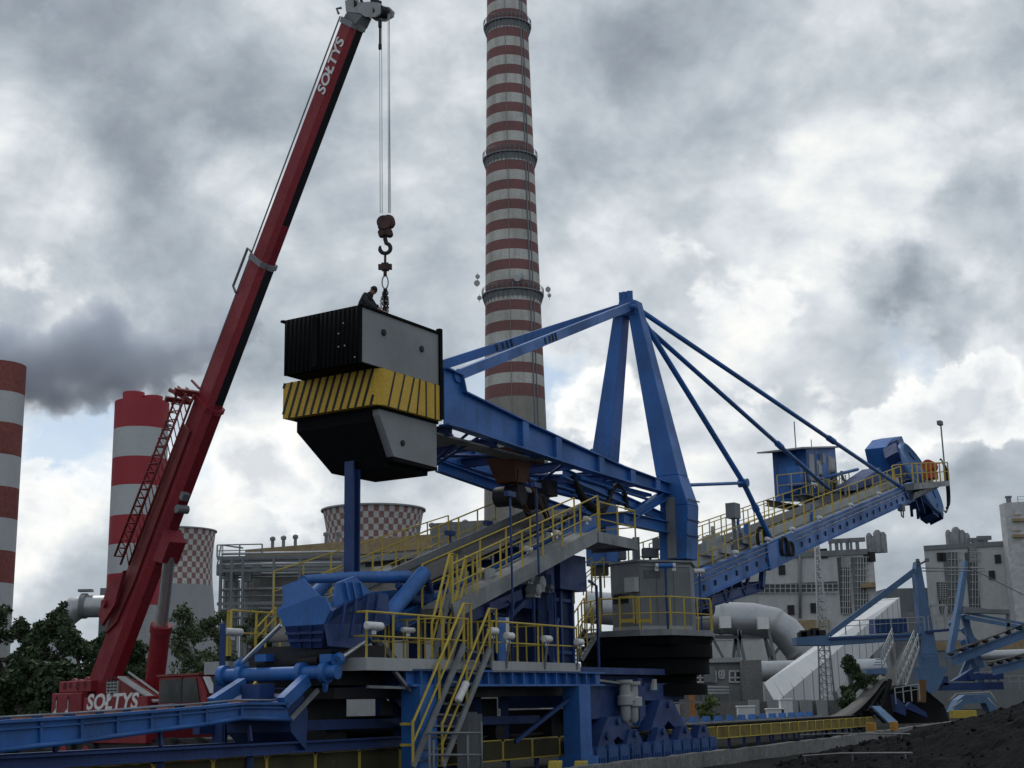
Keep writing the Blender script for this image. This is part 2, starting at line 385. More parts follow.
# ---- two fat striped stacks on the left
def stack(name, label, Y, pxl, pxr_, pytop, edges, matr, flues, taper=0.):
    c = P((pxl+pxr_)/2, pytop, Y); r = pxr(c, (pxr_-pxl)/2)
    root = thing(name, (c[0], Y, 0), label, 'chimney', None)
    q = MB(); zs = [zat((pxl+pxr_)/2, e, Y) for e in edges]+[-.5]
    kinds = [i % 2 for i in range(len(edges)-1)]+[1 if (len(edges)-1) % 2 else 0]
    prof = [(r*(1+taper*(zs[0]-z_)/zs[0]), z_) for z_ in zs]
    kinds[-1] = 2
    q.lathe((c[0], Y, 0), prof[::-1], 48, matf=lambda k, j: kinds[::-1][k])
    q.build('shaft', [matr, bwhite, lgrey], root)
    for (dx, dy, rr, h) in flues:
        q = MB(); q.lathe((c[0]+dx*r, Y+dy*r, zs[0]-.5), [(rr*r, 0), (rr*r, .5+h), (rr*r*.88, .5+h), (rr*r*.88, .6)], 24)
        q.build('flue_mouth', matr, root)
    return root, c, r
st, c2, r2 = stack('flue_stack', 'thick red and white banded stack with flue mouths on top, behind the crane boom', 400., 115.8, 168.8, 403,
      [403, 431, 460, 488, 517.5, 546, 575, 606], bred, [(-.25, -.3, .40, 2.6), (.45, -.2, .36, 1.5), (.1, .45, .34, 2.0)])
q = MB(); q.beam(V(c2[0]+r2-.2, 399, c2[2]-7.2), V(c2[0]+r2+1.3, 399, c2[2]-7.2), .5, .8); q.build('warning_lamp', grey, st)
fadedred = paint('brownish_red_paint', (.27, .085, .075), .8, dirt=.45, dcol=(.17, .07, .07), scale=.05, streak=.3)
stack('flue_stack', 'thick faded brownish red and white banded stack at the left picture edge', 400., -31, 25, 366,
      [366, 395.5, 426, 457.5, 489, 520, 552, 584, 615], fadedred, [(-.5, 0, .4, 1.0), (-.05, .3, .3, .5)], .03)

# ---- cooling towers, chequered
ckr = paint('chequer_red', (.30, .165, .16), .85, dirt=.3, scale=.05, streak=.3); ckw = paint('chequer_white', (.56, .56, .55), .85, dirt=.3, dcol=(.38, .38, .37), scale=.05, streak=.3)
tconc = paint('tower_concrete', (.33, .345, .36), .9, dirt=.35, dcol=(.25, .26, .27), scale=.03, streak=.4, fine=.03)
def cooling(px, pytop, half_top, Y, nrows, rowpx, ncol, label, waist=.93):
    c = P(px, pytop, Y); rt = pxr(c, half_top); H_ = c[2]; rowh = pxr(c, rowpx)
    zth = H_*.82; rth = rt*waist
    def rad(z):
        if z > zth: return rth+(rt-rth)*((z-zth)/(H_-zth))**1.5
        b = rt*1.55; kk = ((b/rth)**2-1)/(zth*zth); return rth*math.sqrt(1+kk*(zth-z)**2)
    zs = [0, H_*.2, H_*.4, H_*.55]
    zc = H_-.8-nrows*rowh
    zs = [z for z in zs if z < zc-2]+[zc+i*rowh for i in range(nrows+1)]
    k0 = len(zs)-1-nrows
    root = thing('cooling_tower', (c[0], Y, 0), label, 'cooling tower')
    q = MB(); n = ncol*2
    q.lathe((c[0], Y, 0), [(rad(z), z) for z in zs]+[(rad(H_)-1.0, H_-.8), (rad(H_*.93)-1.6, H_*.93)], n, matf=lambda k, j: 2 if (k < k0 or k >= k0+nrows) else ((k-k0)+j) % 2, cap=False)
    q.build('shell', [ckr, ckw, tconc], root)
    q = MB(); q.lathe((c[0], Y, H_-.8), [(rad(H_), 0), (rad(H_)+.9, 0), (rad(H_)+.9, .8), (rad(H_)-.8, .8), (rad(H_)-.8, 0)], n, cap=False)
    q.build('rim', tconc, root)
cooling(373.5, 510, 50.5, 700., 7, 6.0, 30, 'cooling tower with chequered top showing over the tan roofed hall', .9)
cooling(174, 531, 41, 900., 10, 5.4, 26, 'grey cooling tower with chequered top band beside the red luffing cylinder', .94)

# ---- smoke drifting from the stacks
def smoke():
    Y = 425.
    pts = [(-40, 372, 50), (0, 356, 34), (35, 366, 40), (70, 352, 42), (98, 342, 40), (122, 366, 38), (150, 358, 32), (180, 356, 25), (208, 345, 22), (235, 328, 22), (60, 388, 26), (160, 384, 18), (90, 392, 22)]
    w = [P(a, b, Y) for a, b, _ in pts]; rad = [pxr(P(a, b, Y), c) for a, b, c in pts]
    lo = np.min([p-r*1.7 for p, r in zip(w, rad)], 0); hi = np.max([p+r*1.7 for p, r in zip(w, rad)], 0)
    lo[1] = Y-16; hi[1] = Y+16
    q = MB(); q.hexa([(lo[0], lo[1], lo[2]), (hi[0], lo[1], lo[2]), (hi[0], hi[1], lo[2]), (lo[0], hi[1], lo[2])], [(lo[0], lo[1], hi[2]), (hi[0], lo[1], hi[2]), (hi[0], hi[1], hi[2]), (lo[0], hi[1], hi[2])])
    mt = bpy.data.materials.new('smoke_volume'); mt.use_nodes = True; t = mt.node_tree; t.nodes.remove(t.nodes['Principled BSDF'])
    out = [n for n in t.nodes if n.type == 'OUTPUT_MATERIAL'][0]
    geo = node(t, 'ShaderNodeNewGeometry').outputs['Position']
    nz = fbm(t, geo, .07, 5, .66, out='Color')
    sub = vmth(t, 'SUBTRACT', nz); t.nodes[-1].inputs[1].default_value = (.5, .5, .5)
    sc = node(t, 'ShaderNodeVectorMath', operation='SCALE'); t.links.new(sub, sc.inputs[0]); sc.inputs[3].default_value = 21
    pw = vmth(t, 'ADD', geo, sc.outputs[0])
    acc = None
    for p, r in zip(w, rad):
        d = vmth(t, 'DISTANCE', pw); t.nodes[-1].inputs[1].default_value = tuple(p)
        mr = node(t, 'ShaderNodeMapRange', interpolation_type='SMOOTHSTEP'); t.links.new(d, mr.inputs[0]); mr.inputs[1].default_value = r*1.08; mr.inputs[2].default_value = r*.80
        acc = mr.outputs[0] if acc is None else mth(t, 'MAXIMUM', acc, mr.outputs[0])
    wisps = ramp(t, fbm(t, geo, .16, 4, .6), [(.35, (.45,)*3), (.6, (1, 1, 1))])
    den = mth(t, 'MULTIPLY', mth(t, 'MULTIPLY', acc, wisps), .23)
    pv = node(t, 'ShaderNodeVolumePrincipled'); pv.inputs['Color'].default_value = (.90, .935, 1.0, 1); t.links.new(den, pv.inputs['Density'])
    pv.inputs['Anisotropy'].default_value = .1
    t.links.new(pv.outputs[0], out.inputs['Volume'])
    mt.cycles.volume_step_rate = .3
    o = q.build('smoke', mt); tag(o, 'dark grey smoke plume drifting right from the stacks at left', 'smoke', kind='stuff')
smoke()
# ================================================================== BUILDINGS BEHIND
def wall_block(name, label, cat, pa, pb, depth, z1, mat_, z0=-.3):
    """a block whose front stands between ground points pa, pb (x, y); depth runs away from the camera"""
    a, b = V(pa[0], pa[1], 0), V(pb[0], pb[1], 0); d = unit(b-a); bk = V(-d[1], d[0], 0)
    if bk[1] < 0: bk = -bk
    root = thing(name, (a+b)/2, label, cat)
    q = MB(); q.hexa([a+Z*z0, b+Z*z0, b+bk*depth+Z*z0, a+bk*depth+Z*z0], [a+Z*z1, b+Z*z1, b+bk*depth+Z*z1, a+bk*depth+Z*z1])
    q.build('wall', mat_, root)
    L = np.linalg.norm(b-a)
    def at(px, py, o=0.):        # point on the front wall under a pixel, o metres proud of it
        r_ = ray(px, py); n_ = -bk; t = ((a+n_*o-CAM)@n_)/(r_@n_); return CAM+r_*t
    def panel(px0, py0, px1, py1, o=.06, th=.3):
        q = MB(); p = [at(px0, py1), at(px1, py1), at(px1, py0), at(px0, py0)]
        p[2][2] = p[3][2] = (p[2][2]+p[3][2])/2; p[0][2] = p[1][2] = (p[0][2]+p[1][2])/2
        p[3][:2] = p[0][:2]; p[2][:2] = p[1][:2]
        q.prism([w+bk*.02 for w in p], -bk*(o+.02)); return q
    return root, at, panel, a, b, d, bk
def gp(px, Y): p = P(px, 690, Y); return (p[0], Y)
# --- tan roofed hall on the left
zt = P(244, 550, 165)[2]
Y2 = 165*.915
hall, at, panel, a, b, d, bk = wall_block('turbine_hall', 'long hall with tan roof band and row of roof vents behind the blue hopper', 'building', gp(244, 165), gp(488, 150), 16, zt-1.6, lgrey)
q = MB(); o = -bk*.4; q.hexa([a+o+Z*(zt-1.6), b+o+Z*(zt-1.6), b+bk*17+Z*(zt-1.6), a+bk*17+Z*(zt-1.6)], [a+o+Z*zt, b+o+Z*zt, b+bk*17+Z*zt, a+bk*17+Z*zt]); q.build('roof_band', tanp, hall)
q = MB(); o = -bk*1.2; q.hexa([a+o+Z*(zt-2.6), b+o+Z*(zt-2.6), b+bk*.1+Z*(zt-2.6), a+bk*.1+Z*(zt-2.6)], [a+o+Z*(zt-2.1), b+o+Z*(zt-2.1), b+bk*.1+Z*(zt-2.1), a+bk*.1+Z*(zt-2.1)]); q.build('gutter_walkway', galv, hall)
for px in (257, 268, 280, 311, 323, 404, 418, 437, 452):
    p = at(px, 545); q = MB(); p = p+bk*3; q.lathe((p[0], p[1], zt-.2), [(.2, 0), (.2, 1.5), (.34, 1.5), (.34, 1.85), (.08, 2.0)], 10); q.build('roof_vent', grey, hall)
for (x0, y0, x1, y1, m_) in ((250, 580, 345, 596, paint('dark_wall', (.07, .075, .08), .8)), (366, 560, 400, 566, MATS['dark_wall']), (375, 566, 392, 573, white), (250, 600, 300, 640, conc), (428, 540, 482, 558, lgrey)):
    panel(x0, y0, x1, y1, .15).build('wall_panel', m_, hall)
# taller grey annexe beside the chimney foot
q = wall_block('annexe_building', 'small grey block rising beside the foot of the tall chimney', 'building', gp(433, 128), gp(500, 126), 12, P(450, 523, 128)[2], conc)[0]
# --- steel pipe rack with tank in front of the hall
rk = thing('pipe_rack', (gp(260, 125)[0], 125, 0), 'open grey steel pipe rack with stacked pipes and a tank beside the trees', 'pipe rack')
ya = 125.
def RP(px, py, dy=0.): return P(px, py, ya+dy)
q = MB()
for px in (221, 232, 243, 274, 300, 343):
    for dy in (0, 6): t_ = RP(px, 558, dy); q.beam(V(t_[0], t_[1], -.2), t_, .22, .22)
for py in (558, 571, 604):
    for dy in (0, 6): q.beam(RP(217, py, dy), V(*RP(345, py-3, dy)[:2], RP(217, py, dy)[2]), .2, .28)
q.build('frame', grey, rk)
for (px, r_, t_) in ((226, .2, 560), (229, .14, 575), (236, .3, 562), (239, .16, 580), (247, .22, 574), (252, .14, 566), (222.5, .1, 545)):
    q = MB(); p = RP(px, t_, 3); q.tube([V(p[0], p[1], 0), p], r_, 7); q.build('pipe', rng.choice([galv, grey, silver]), rk)
for (py, r_) in ((560, .2), (562.5, .12), (565, .18), (568, .2), (554, .12), (575, .16), (578, .1), (590, .14), (597, .1), (610, .16), (618, .12)):
    q = MB(); p0 = RP(222, py, 2); p1 = V(*RP(348, py-4, 2)[:2], p0[2]); q.tube([p0, p1], r_, 7); q.build('pipe', rng.choice([galv, grey, silver]), rk)
q = MB(); p = RP(290, 640, 8); q.lathe((p[0], p[1], 0), [(4.6, 0), (4.6, RP(290, 574, 8)[2]), (.2, RP(290, 570, 8)[2])], 28); q.build('tank', conc, rk)
q = railing([RP(217, 557), V(*RP(262, 556)[:2], RP(217, 557)[2])], step=2, r=.06); q.tube([RP(217, 567), RP(221, 545), RP(243, 548)], .08, 5); q.build('railing', galv, rk)
q = MB()
for k in range(5):
    c = RP(221+9*k, 570+6*(k % 2), 1); q.box(c, V(.35, 0, 0), V(0, .35, 0), Z*.5)
q.build('valve_box', grey, rk)
# --- grey duct with elbow on the far left
dk = thing('flue_duct', (P(90, 620, 330)[0], 330, 0), 'big grey elbow duct joining the thick red and white stack above the trees', 'duct')
q = MB(); r_ = pxr(P(90, 607, 330), 11); q.tube([P(70, 690, 330), P(58, 640, 330), P(63, 618, 330), P(76, 608, 330), P(84, 606.5, 330), P(125, 606, 330)], [r_*1.3]*2+[r_*1.2, r_*1.1, r_, r_], 20); q.build('duct', silver, dk)
q = MB(); c = P(85, 606, 330); q.lathe(c-V(.8, 0, 0), [(r_*1.15, 0), (r_*1.15, 1.2)], 20, axis=V(1, 0, 0)); q.box(c+Z*(r_+1), V(1.6, 0, 0), V(0, 1, 0), Z*.3); q.build('flange', grey, dk)
q = MB(); c = P(104, 640, 340); t_ = P(104, 588, 340); q.fbox(Frame(0, np.zeros(3)), 340, 346, c[0]-1.5, c[0]+1.5, 0, t_[2]); q.build('duct_tower', grey, dk)

# --- pale industrial blocks on the right
zc = P(878, 554, 229)[2]
wb, at, panel, a, b, d, bk = wall_block('boiler_block', 'pale windowed industrial block with ducts and twin silos on its roof', 'building', gp(640, 241), gp(878, 229), 16, zc, cream)
q = MB(); o = -bk*.3; q.hexa([a+o+Z*zc, b+o+Z*zc, b+bk*16+Z*zc, a+bk*16+Z*zc], [a+o+Z*(zc+.9), b+o+Z*(zc+.9), b+bk*16+Z*(zc+.9), a+bk*16+Z*(zc+.9)]); q.build('parapet', grey, wb)
darkglz = paint('dirty_glazing', (.06, .07, .08), .35, dirt=.5, dcol=(.13, .14, .15), scale=.4)
bandm = paint('window_band', (.16, .18, .19), .4, dirt=.5, scale=.4)
for (x0, y0, x1, y1, m_, n_, nm) in ((841, 557, 852, 614, darkglz, 5, 'window'), (855, 557, 869, 612, bandm, 4, 'window'), (712, 584, 838, 593, darkglz, 0, 'window'), (841, 557, 851, 567, glass, 2, 'window'), (866, 560, 876, 595, cream, 0, 'wall_panel')):
    w_ = panel(x0, y0, x1, y1, .1 if (y1-y0) > 12 or n_ == 0 else .2).build(nm, m_, wb)
    if nm == 'window':
        q = MB(); horiz = (x1-x0) > 40
        for k in range(1, 24 if horiz else 5):
            px = x0+(x1-x0)*k/(24 if horiz else 5); q.beam(at(px, y0, .3), at(px, y1, .3), .14, .14, up=bk)
        for k in range(0, 3 if horiz else 10):
            py = y0+(y1-y0)*k/(2 if horiz else 9); q.beam(at(x0, py, .3), at(x1, py, .3), .12, .12)
        q.build('window_frame', lgrey, w_)
for px in (800, 732):
    q = MB(); q.tube([at(px, 556, .3), at(px, 618, .3)], .25, 6); q.build('downpipe', grey, wb)
for (px, py) in ((782, 570), (824, 553.5), (867, 557), (791, 610), (814, 608), (872, 557)):
    q = MB(); c = at(px, py, .0); q.box(c, d*.55, -bk*.25, Z*.8); q.build('vent_louvre', blackp, wb)
panel(713, 596, 760, 640, .12).build('wall_panel', lgrey, wb)
panel(862, 583, 876, 588, 1.4).build('canopy', tanp, wb)
panel(800, 620, 830, 640, 1.0).build('canopy', tanp, wb)
for (px, r_, t_) in ((869, .55, 533), (873, .5, 536), (877.5, .7, 530), (883, .6, 532)):
    q = MB(); p = at(px, 555)+bk*4; zt_ = P(px, t_, p[1])[2]; q.lathe((p[0], p[1], zc+.5), [(r_, 0), (r_, zt_-zc-1), (r_*.5, zt_-zc-.5)], 16); q.build('roof_silo', galv, wb)
for px in (836, 847, 857):
    q = MB(); p = at(px, 552)+bk*2; w_ = 1.3; q.beam(V(p[0], p[1], zc+.6), V(p[0], p[1], zc+2.6), .5, .5); q.beam(V(p[0]-w_, p[1], zc+2.6), V(p[0]+w_, p[1], zc+2.7), .7, .7); q.beam(V(p[0]-w_*.8, p[1], zc+.9), V(p[0]-w_*.8, p[1], zc+2.3), .35, .35); q.build('roof_duct', grey, wb)
q = MB(); q.fbox(Frame(0, np.zeros(3)), 238, 244, P(800, 545, 238)[0], P(820, 545, 238)[0], zc, zc+2.2); q.build('roof_hut', tanp, wb)
# side face shows at its right end
# --- second block with stair tower
zc2 = P(1000, 546, 240)[2]
wb2, at, panel, a, b, d, bk = wall_block('boiler_block', 'pale industrial block with tall white stair tower at the right picture edge', 'building', gp(936, 245), gp(1095, 235), 20, zc2, cream)
q = MB(); o = -bk*.3; q.hexa([a+o+Z*zc2, b+o+Z*zc2, b+bk*20+Z*zc2, a+bk*20+Z*zc2], [a+o+Z*(zc2+.8), b+o+Z*(zc2+.8), b+bk*20+Z*(zc2+.8), a+bk*20+Z*(zc2+.8)]); q.build('parapet', grey, wb2)
q = MB(); p0, p1 = at(1004, 503, 2.5), at(1060, 503, 2.5); q.hexa([V(p0[0], p0[1], -.2), V(p1[0], p1[1], -.2), V(p1[0], p1[1]+2.5, -.2), V(p0[0], p0[1]+2.5, -.2)], [V(p0[0], p0[1], p0[2]), V(p1[0], p1[1], p0[2]), V(p1[0], p1[1]+2.5, p0[2]), V(p0[0], p0[1]+2.5, p0[2])]); tw = q.build('stair_tower', paint('bright_cladding', (.55, .56, .57), .7, dirt=.3, dcol=(.42, .42, .42), scale=.08), wb2)
q = MB(); q.lathe((p0[0]+1.2, p0[1]+1, p0[2]), [(.45, 0), (.45, 1.0), (.6, 1.0), (.6, 1.3)], 10); q.build('roof_vent', grey, tw)
q = railing([V(p0[0]+2.5, p0[1]+.2, p0[2]), V(p0[0]+9, p0[1]+.2, p0[2])], step=1.2, r=.05); q.build('railing', lgrey, tw)
for (py,) in ((520,), (536,)):
    q = MB(); c = at(1020, py, 2.6); q.box(c, V(1.2, 0, 0), V(0, .5, 0), Z*.25); q.box(c+Z*.9, V(1.2, 0, 0), V(0, .05, 0), Z*.08); q.build('balcony', tanp, tw)
for (x0, y0, x1, y1, m_) in ((948, 552, 962, 612, bandm), (970, 552, 981, 612, darkglz), (938, 582, 948, 600, darkglz), (940, 598, 950, 614, blackp), (969, 548, 977, 562, glass)):
    w_ = panel(x0, y0, x1, y1, .12 if m_ is not glass else .2).build('window', m_, wb2)
    q = MB()
    for k in range(1, 4): px = x0+(x1-x0)*k/4; q.beam(at(px, y0, .3), at(px, y1, .3), .12, .12, up=bk)
    for k in range(0, 9): py = y0+(y1-y0)*k/8; q.beam(at(x0, py, .3), at(x1, py, .3), .12, .12)
    q.build('window_frame', lgrey, w_)
for (px, py) in ((940, 557), (943, 557), (998, 559), (992, 575)):
    q = MB(); q.box(at(px, py), d*.5, -bk*.25, Z*.75); q.build('vent_louvre', blackp, wb2)
for (px, r_, t_) in ((947, .5, 530), (951, .55, 532), (955, .75, 527), (961, .6, 530), (966, .5, 533)):
    q = MB(); p = at(px, 548)+bk*4; zt_ = P(px, t_, p[1])[2]; q.lathe((p[0], p[1], zc2+.5), [(r_, 0), (r_, zt_-zc2-1), (r_*.5, zt_-zc2-.5)], 16); q.build('roof_silo', galv, wb2)
for (px, t_) in ((973, 540), (980, 541), (984, 538)):
    q = MB(); p = at(px, 548)+bk*2; zt_ = P(px, t_, p[1])[2]; q.beam(V(p[0], p[1], zc2+.6), V(p[0], p[1], zt_), .6, .6); q.beam(V(p[0]-1.2, p[1], zt_), V(p[0]+1.2, p[1], zt_), .8, .7); q.build('roof_duct', grey, wb2)
# lower grey block closing the gap between the two, and yellowish sheds
wall_block('grey_shed', 'flat grey shed filling the gap between the two pale blocks', 'building', gp(893, 250), gp(938, 250), 20, P(915, 588, 250)[2], grey)
ysh, at, panel, *_ = wall_block('long_shed', 'long low grey shed with dull yellow band in front of the right pale block', 'building', gp(900, 160), gp(1060, 160), 12, P(960, 640, 160)[2], grey)
panel(902, 641, 1040, 650, .2).build('band', tanp, ysh)
# --- low building with white windows
zl = P(700, 663, 92)[2]
lb, at, panel, a, b, d, bk = wall_block('low_building', 'low grey building with white framed windows and pipes below the silver duct', 'building', gp(625, 92), gp(742.5, 92), 10, zl, paint('render_grey', (.30, .305, .30), .85, dirt=.5, dcol=(.2, .2, .2), scale=.4, streak=.4, fine=.05))
q = MB(); q.hexa([a-bk*.4+Z*zl, b-bk*.4+Z*zl, b+bk*10+Z*zl, a+bk*10+Z*zl], [a-bk*.4+Z*(zl+.3), b-bk*.4+Z*(zl+.3), b+bk*10+Z*(zl+.3), a+bk*10+Z*(zl+.3)]); q.build('roof', lgrey, lb)
for (x0, x1, y0, y1) in ((679, 690, 671, 682), (694.5, 706, 671, 682), (707, 716, 671, 682), (719, 724, 671, 678), (729.5, 741, 671, 682), (655, 670, 671, 682)):
    w_ = panel(x0, y0, x1, y1, .08).build('window', glass, lb)
    q = MB()
    for px in np.linspace(x0, x1, 3): q.beam(at(px, y0, .1), at(px, y1, .1), .09, .09, up=bk)
    for py in (y0, y0+(y1-y0)*.6, y1): q.beam(at(x0, py, .1), at(x1, py, .1), .09, .09)
    q.build('window_frame', white, w_)
for py in (687, 690, 693):
    q = MB(); q.tube([at(676, py, .9), at(729, py+.5, .9)], .1, 6); q.build('pipe', lgrey, lb)
q = MB()
for px in (677, 690, 703, 716, 729): q.beam(at(px, 685, .9), V(*at(px, 700, .9)[:2], 0), .12, .12)
q.build('pipe_support', grey, lb)
q = MB(); c = at(709, 674, .3); q.box(c, d*.35, -bk*.3, Z*.5); q.build('air_conditioner', grey, lb)
zl2 = P(752, 660, 91)[2]
wall_block('low_annexe', 'plain windowless grey block at the right end of the low building', 'building', gp(742.7, 91), gp(763, 91), 8, zl2, conc)
q = MB(); p0, p1 = P(632, 656, 80), P(680, 658, 80); q.beam(p0, V(p1[0], p1[1], p0[2]), 1.2, .75); q.beam(p0+V(.3, -.7, -.1), V(p1[0], p1[1]-.7, p0[2]-.1), .06, .6)
for t in (.1, .5, .9): c = lerp(p0, p1, t); q.beam(V(c[0], c[1], -.1), V(c[0], c[1], p0[2]-.3), .25, .25)
tag(q.build('pipe_bridge', lgrey), 'pale clad pipe bridge seen under the dark turntable', 'pipe bridge')
q = MB(); p = P(690.5, 670, 78); q.beam(V(p[0], p[1], 0), V(p[0], p[1], P(690, 655, 78)[2]), .28, .28); tag(q.build('orange_post', paint('orange_paint', (.45, .2, .06), .7)), 'short orange post in front of the low building windows', 'post')
# --- silver duct
yd = 122.
dt = thing('silver_duct', (P(740, 690, yd)[0], yd, 0), 'large silver duct bending down to the right behind the pylon', 'duct')
q = MB(); rr = pxr(P(740, 616, yd), 16); 
pth = [(585, 607), (650, 612), (690, 616), (720, 618), (752, 619), (772, 623), (786, 632), (799, 648), (815, 668), (830, 690)]
w = [P(px, py, yd) for px, py in pth]; q.tube(w, rr, 26); q.build('duct', silver, dt)
for (px, py) in ((724, 618), (762, 619)):
    q = MB(); c = P(px+2, py+4, yd-2.4); q.box(c-V(0, -.6, 0), V(.45, 0, 0), V(0, .5, 0), Z*.5); q.build('inspection_box', white, dt)
for i in (2, 4, 6):
    i += 1; q = MB(); dd = unit(w[i+1]-w[i]); q.lathe(w[i]-dd*.08, [(rr*1.04, 0), (rr*1.04, .3)], 26, axis=dd); q.build('joint_ring', lgrey, dt)
q = MB()
for px in (722, 752):
    t_ = P(px, 630, yd)
    for sx in (-1.2, 1.2):
        for dy in (-1.2, 1.2): q.beam(V(t_[0]+sx*2, yd+dy, -.1), V(t_[0]+sx, yd+dy, t_[2]), .25, .25)
q.beam(P(712, 637, yd), P(800, 637, yd), .3, .3); q.beam(P(712, 637, yd), P(735, 680, yd), .2, .2); q.beam(P(785, 640, yd), P(764, 668, yd), .22, .22); q.beam(P(766, 640, yd), P(784, 690, yd), .22, .22); q.beam(P(792, 640, yd), P(792, 700, yd), .25, .25)
q.build('support_frame', grey, dt)
q = MB(); q.tube([P(728, 672, 112), P(776, 671, 112), P(830, 669, 118), P(880, 668, 122)], pxr(P(760, 664, 112), 10), 20); o = q.build('silver_pipe', silver); tag(o, 'horizontal silver pipe low behind the white inclined gallery', 'pipe')
q = MB(); q.tube([P(960, 656, 128), P(1000, 655, 128), P(1045, 653, 132)], pxr(P(860, 664, 128), 5), 18); tag(q.build('silver_pipe', silver), 'pale horizontal pipe running behind the faded blue stacker', 'pipe')
# --- white inclined conveyor gallery
wg = thing('conveyor_gallery', (P(775, 700, 97)[0], 97, 0), 'white sheet metal inclined conveyor gallery climbing away to the right', 'conveyor gallery')
A0, B0 = P(763, 684, 97), P(776, 703, 95.5)
A0 = P(764, 683, 98); B0 = P(775.5, 703, 96); A1 = P(878, 597, 148); B1 = P(899.5, 597.5, 146)
A1[2] = B1[2]; dn = (B0-A0)
top_a0, top_a1 = A0, A1
hgt = 2.9
q = MB(); q.hexa([A0-Z*hgt, B0-Z*hgt, B1-Z*hgt, A1-Z*hgt], [A0, B0, B1, A1]); q.build('cladding', paint('white_cladding', (.62, .64, .66), .55, .1, dirt=.3, dcol=(.45, .47, .5), scale=.12, streak=.3, fine=.03), wg)
q = MB()
for t in np.linspace(.04, .97, 17):
    w_ = .07; q = MB()
    q.beam(lerp(A0, A1, t)+Z*.03, lerp(B0, B1, t)+Z*.03, w_, .06); o_ = unit(B0-A0)*.03; q.beam(lerp(B0, B1, t)+o_, lerp(B0, B1, t)+o_-Z*hgt, w_, .05, up=B1-B0); q.build('roof_seam', lgrey, wg)
for t in (.35, .6, .85):
    q = MB()
    for X0, X1 in ((A0, A1), (B0, B1)):
        p = lerp(X0, X1, t)-Z*hgt; q.beam(p, V(p[0]+.6, p[1], -.2), .3, .3)
    q.build('trestle', grey, wg)
hd, *_ = wall_block('transfer_house', 'dark opening under pale roof where the white gallery ends', 'building', (P(893, 600, 146)[0], 146.5), (P(922, 600, 146)[0], 146.5), 8, A1[2]-1.5, grey)
# --- lattice lamp mast
ym = 92.
lm = thing('lattice_mast', (P(827, 705, ym)[0], ym, 0), 'slender grey lattice mast in front of the white inclined gallery', 'mast')
q = MB(); base = [P(819, 700, ym), P(836, 700, ym), P(828, 700, ym+1.2)]; topc = P(817, 545, ym)
for b_ in base: b_[2] = 0
legs = lambda k, t: lerp(base[k], topc+(base[k]-(base[0]+base[1]+base[2])/3)*.22, t)
for k in range(3): q.tube([legs(k, 0), legs(k, 1)], .06, 5)
N = 22
for i in range(N):
    for k in range(3): q.tube([legs(k, i/N), legs((k+1) % 3, (i+1)/N)], .028, 4); q.tube([legs(k, i/N), legs((k+1) % 3, i/N)], .028, 4)
q.build('lattice', lgrey, lm)
# --- boundary wall of concrete panels
bw = thing('boundary_wall', (P(760, 708, 80)[0], 80, 0), 'low grey concrete panel wall beyond the yard conveyor with pale patches', 'wall')
q = MB(); zt_ = P(730, 702, 80)[2]; zt2 = P(730, 713, 78)[2]
q.hexa([V(P(600, 700, 80)[0], 80, -.1), V(P(850, 700, 80)[0], 80, -.1), V(P(850, 700, 80)[0], 80.2, -.1), V(P(600, 700, 80)[0], 80.2, -.1)], [V(P(600, 700, 80)[0], 80, zt_), V(P(850, 700, 80)[0], 80, zt_), V(P(850, 700, 80)[0], 80.2, zt_), V(P(600, 700, 80)[0], 80.2, zt_)])
q.build('panel_run', conc, bw)
for k, px in enumerate((754, 774, 793, 806, 822)):
    q = MB(); c = P(px, 708, 79.8); q.box(c, V(.30+.05*(k % 2), 0, 0), V(0, .08, 0), Z*.45); q.build('pale_panel', lgrey, bw)
for (px, py, w_, h_, lab) in ((746, 714, .42, .45, 'plain white box standing left of the row before the boundary wall'), (786, 711, .3, .7, 'tallest narrow white box before the boundary wall'), (775, 714, .42, .3, 'low wide pale box before the boundary wall')):
    q = MB(); c = P(px, py, 72); q.box(V(c[0], 72, c[2]-h_*.2), V(w_, 0, 0), V(0, .3, 0), Z*h_); q.box(V(c[0], 72, c[2]+h_*.82), V(w_+.04, 0, 0), V(0, .34, 0), Z*.04); tag(q.build('cable_cabinet', white, bevel=.02), lab, 'cabinet', 'cabinets before the boundary wall')
# ================================================================== THE RECLAIMER
rec = thing('bucket_wheel_reclaimer', C0, 'huge blue bucket wheel reclaimer with A-shaped pylon, yellow railings and long raised boom', 'reclaimer')
def lamp(parent, p, ln=.42, d=None, size=1., mt=None):
    """tubular weatherproof lamp"""
    d = unit(np.array(d if d is not None else K.u)); p = np.array(p)
    q = MB(); q.tube([p-d*ln/2, p-d*ln*.46, p+d*ln*.46, p+d*ln/2], [.05*size, .085*size, .085*size, .05*size], 10)
    q.box(p-Z*.1*size, d*.05, V(.02, .02, 0), Z*.07)
    return q.build('floodlight', mt or white, parent)

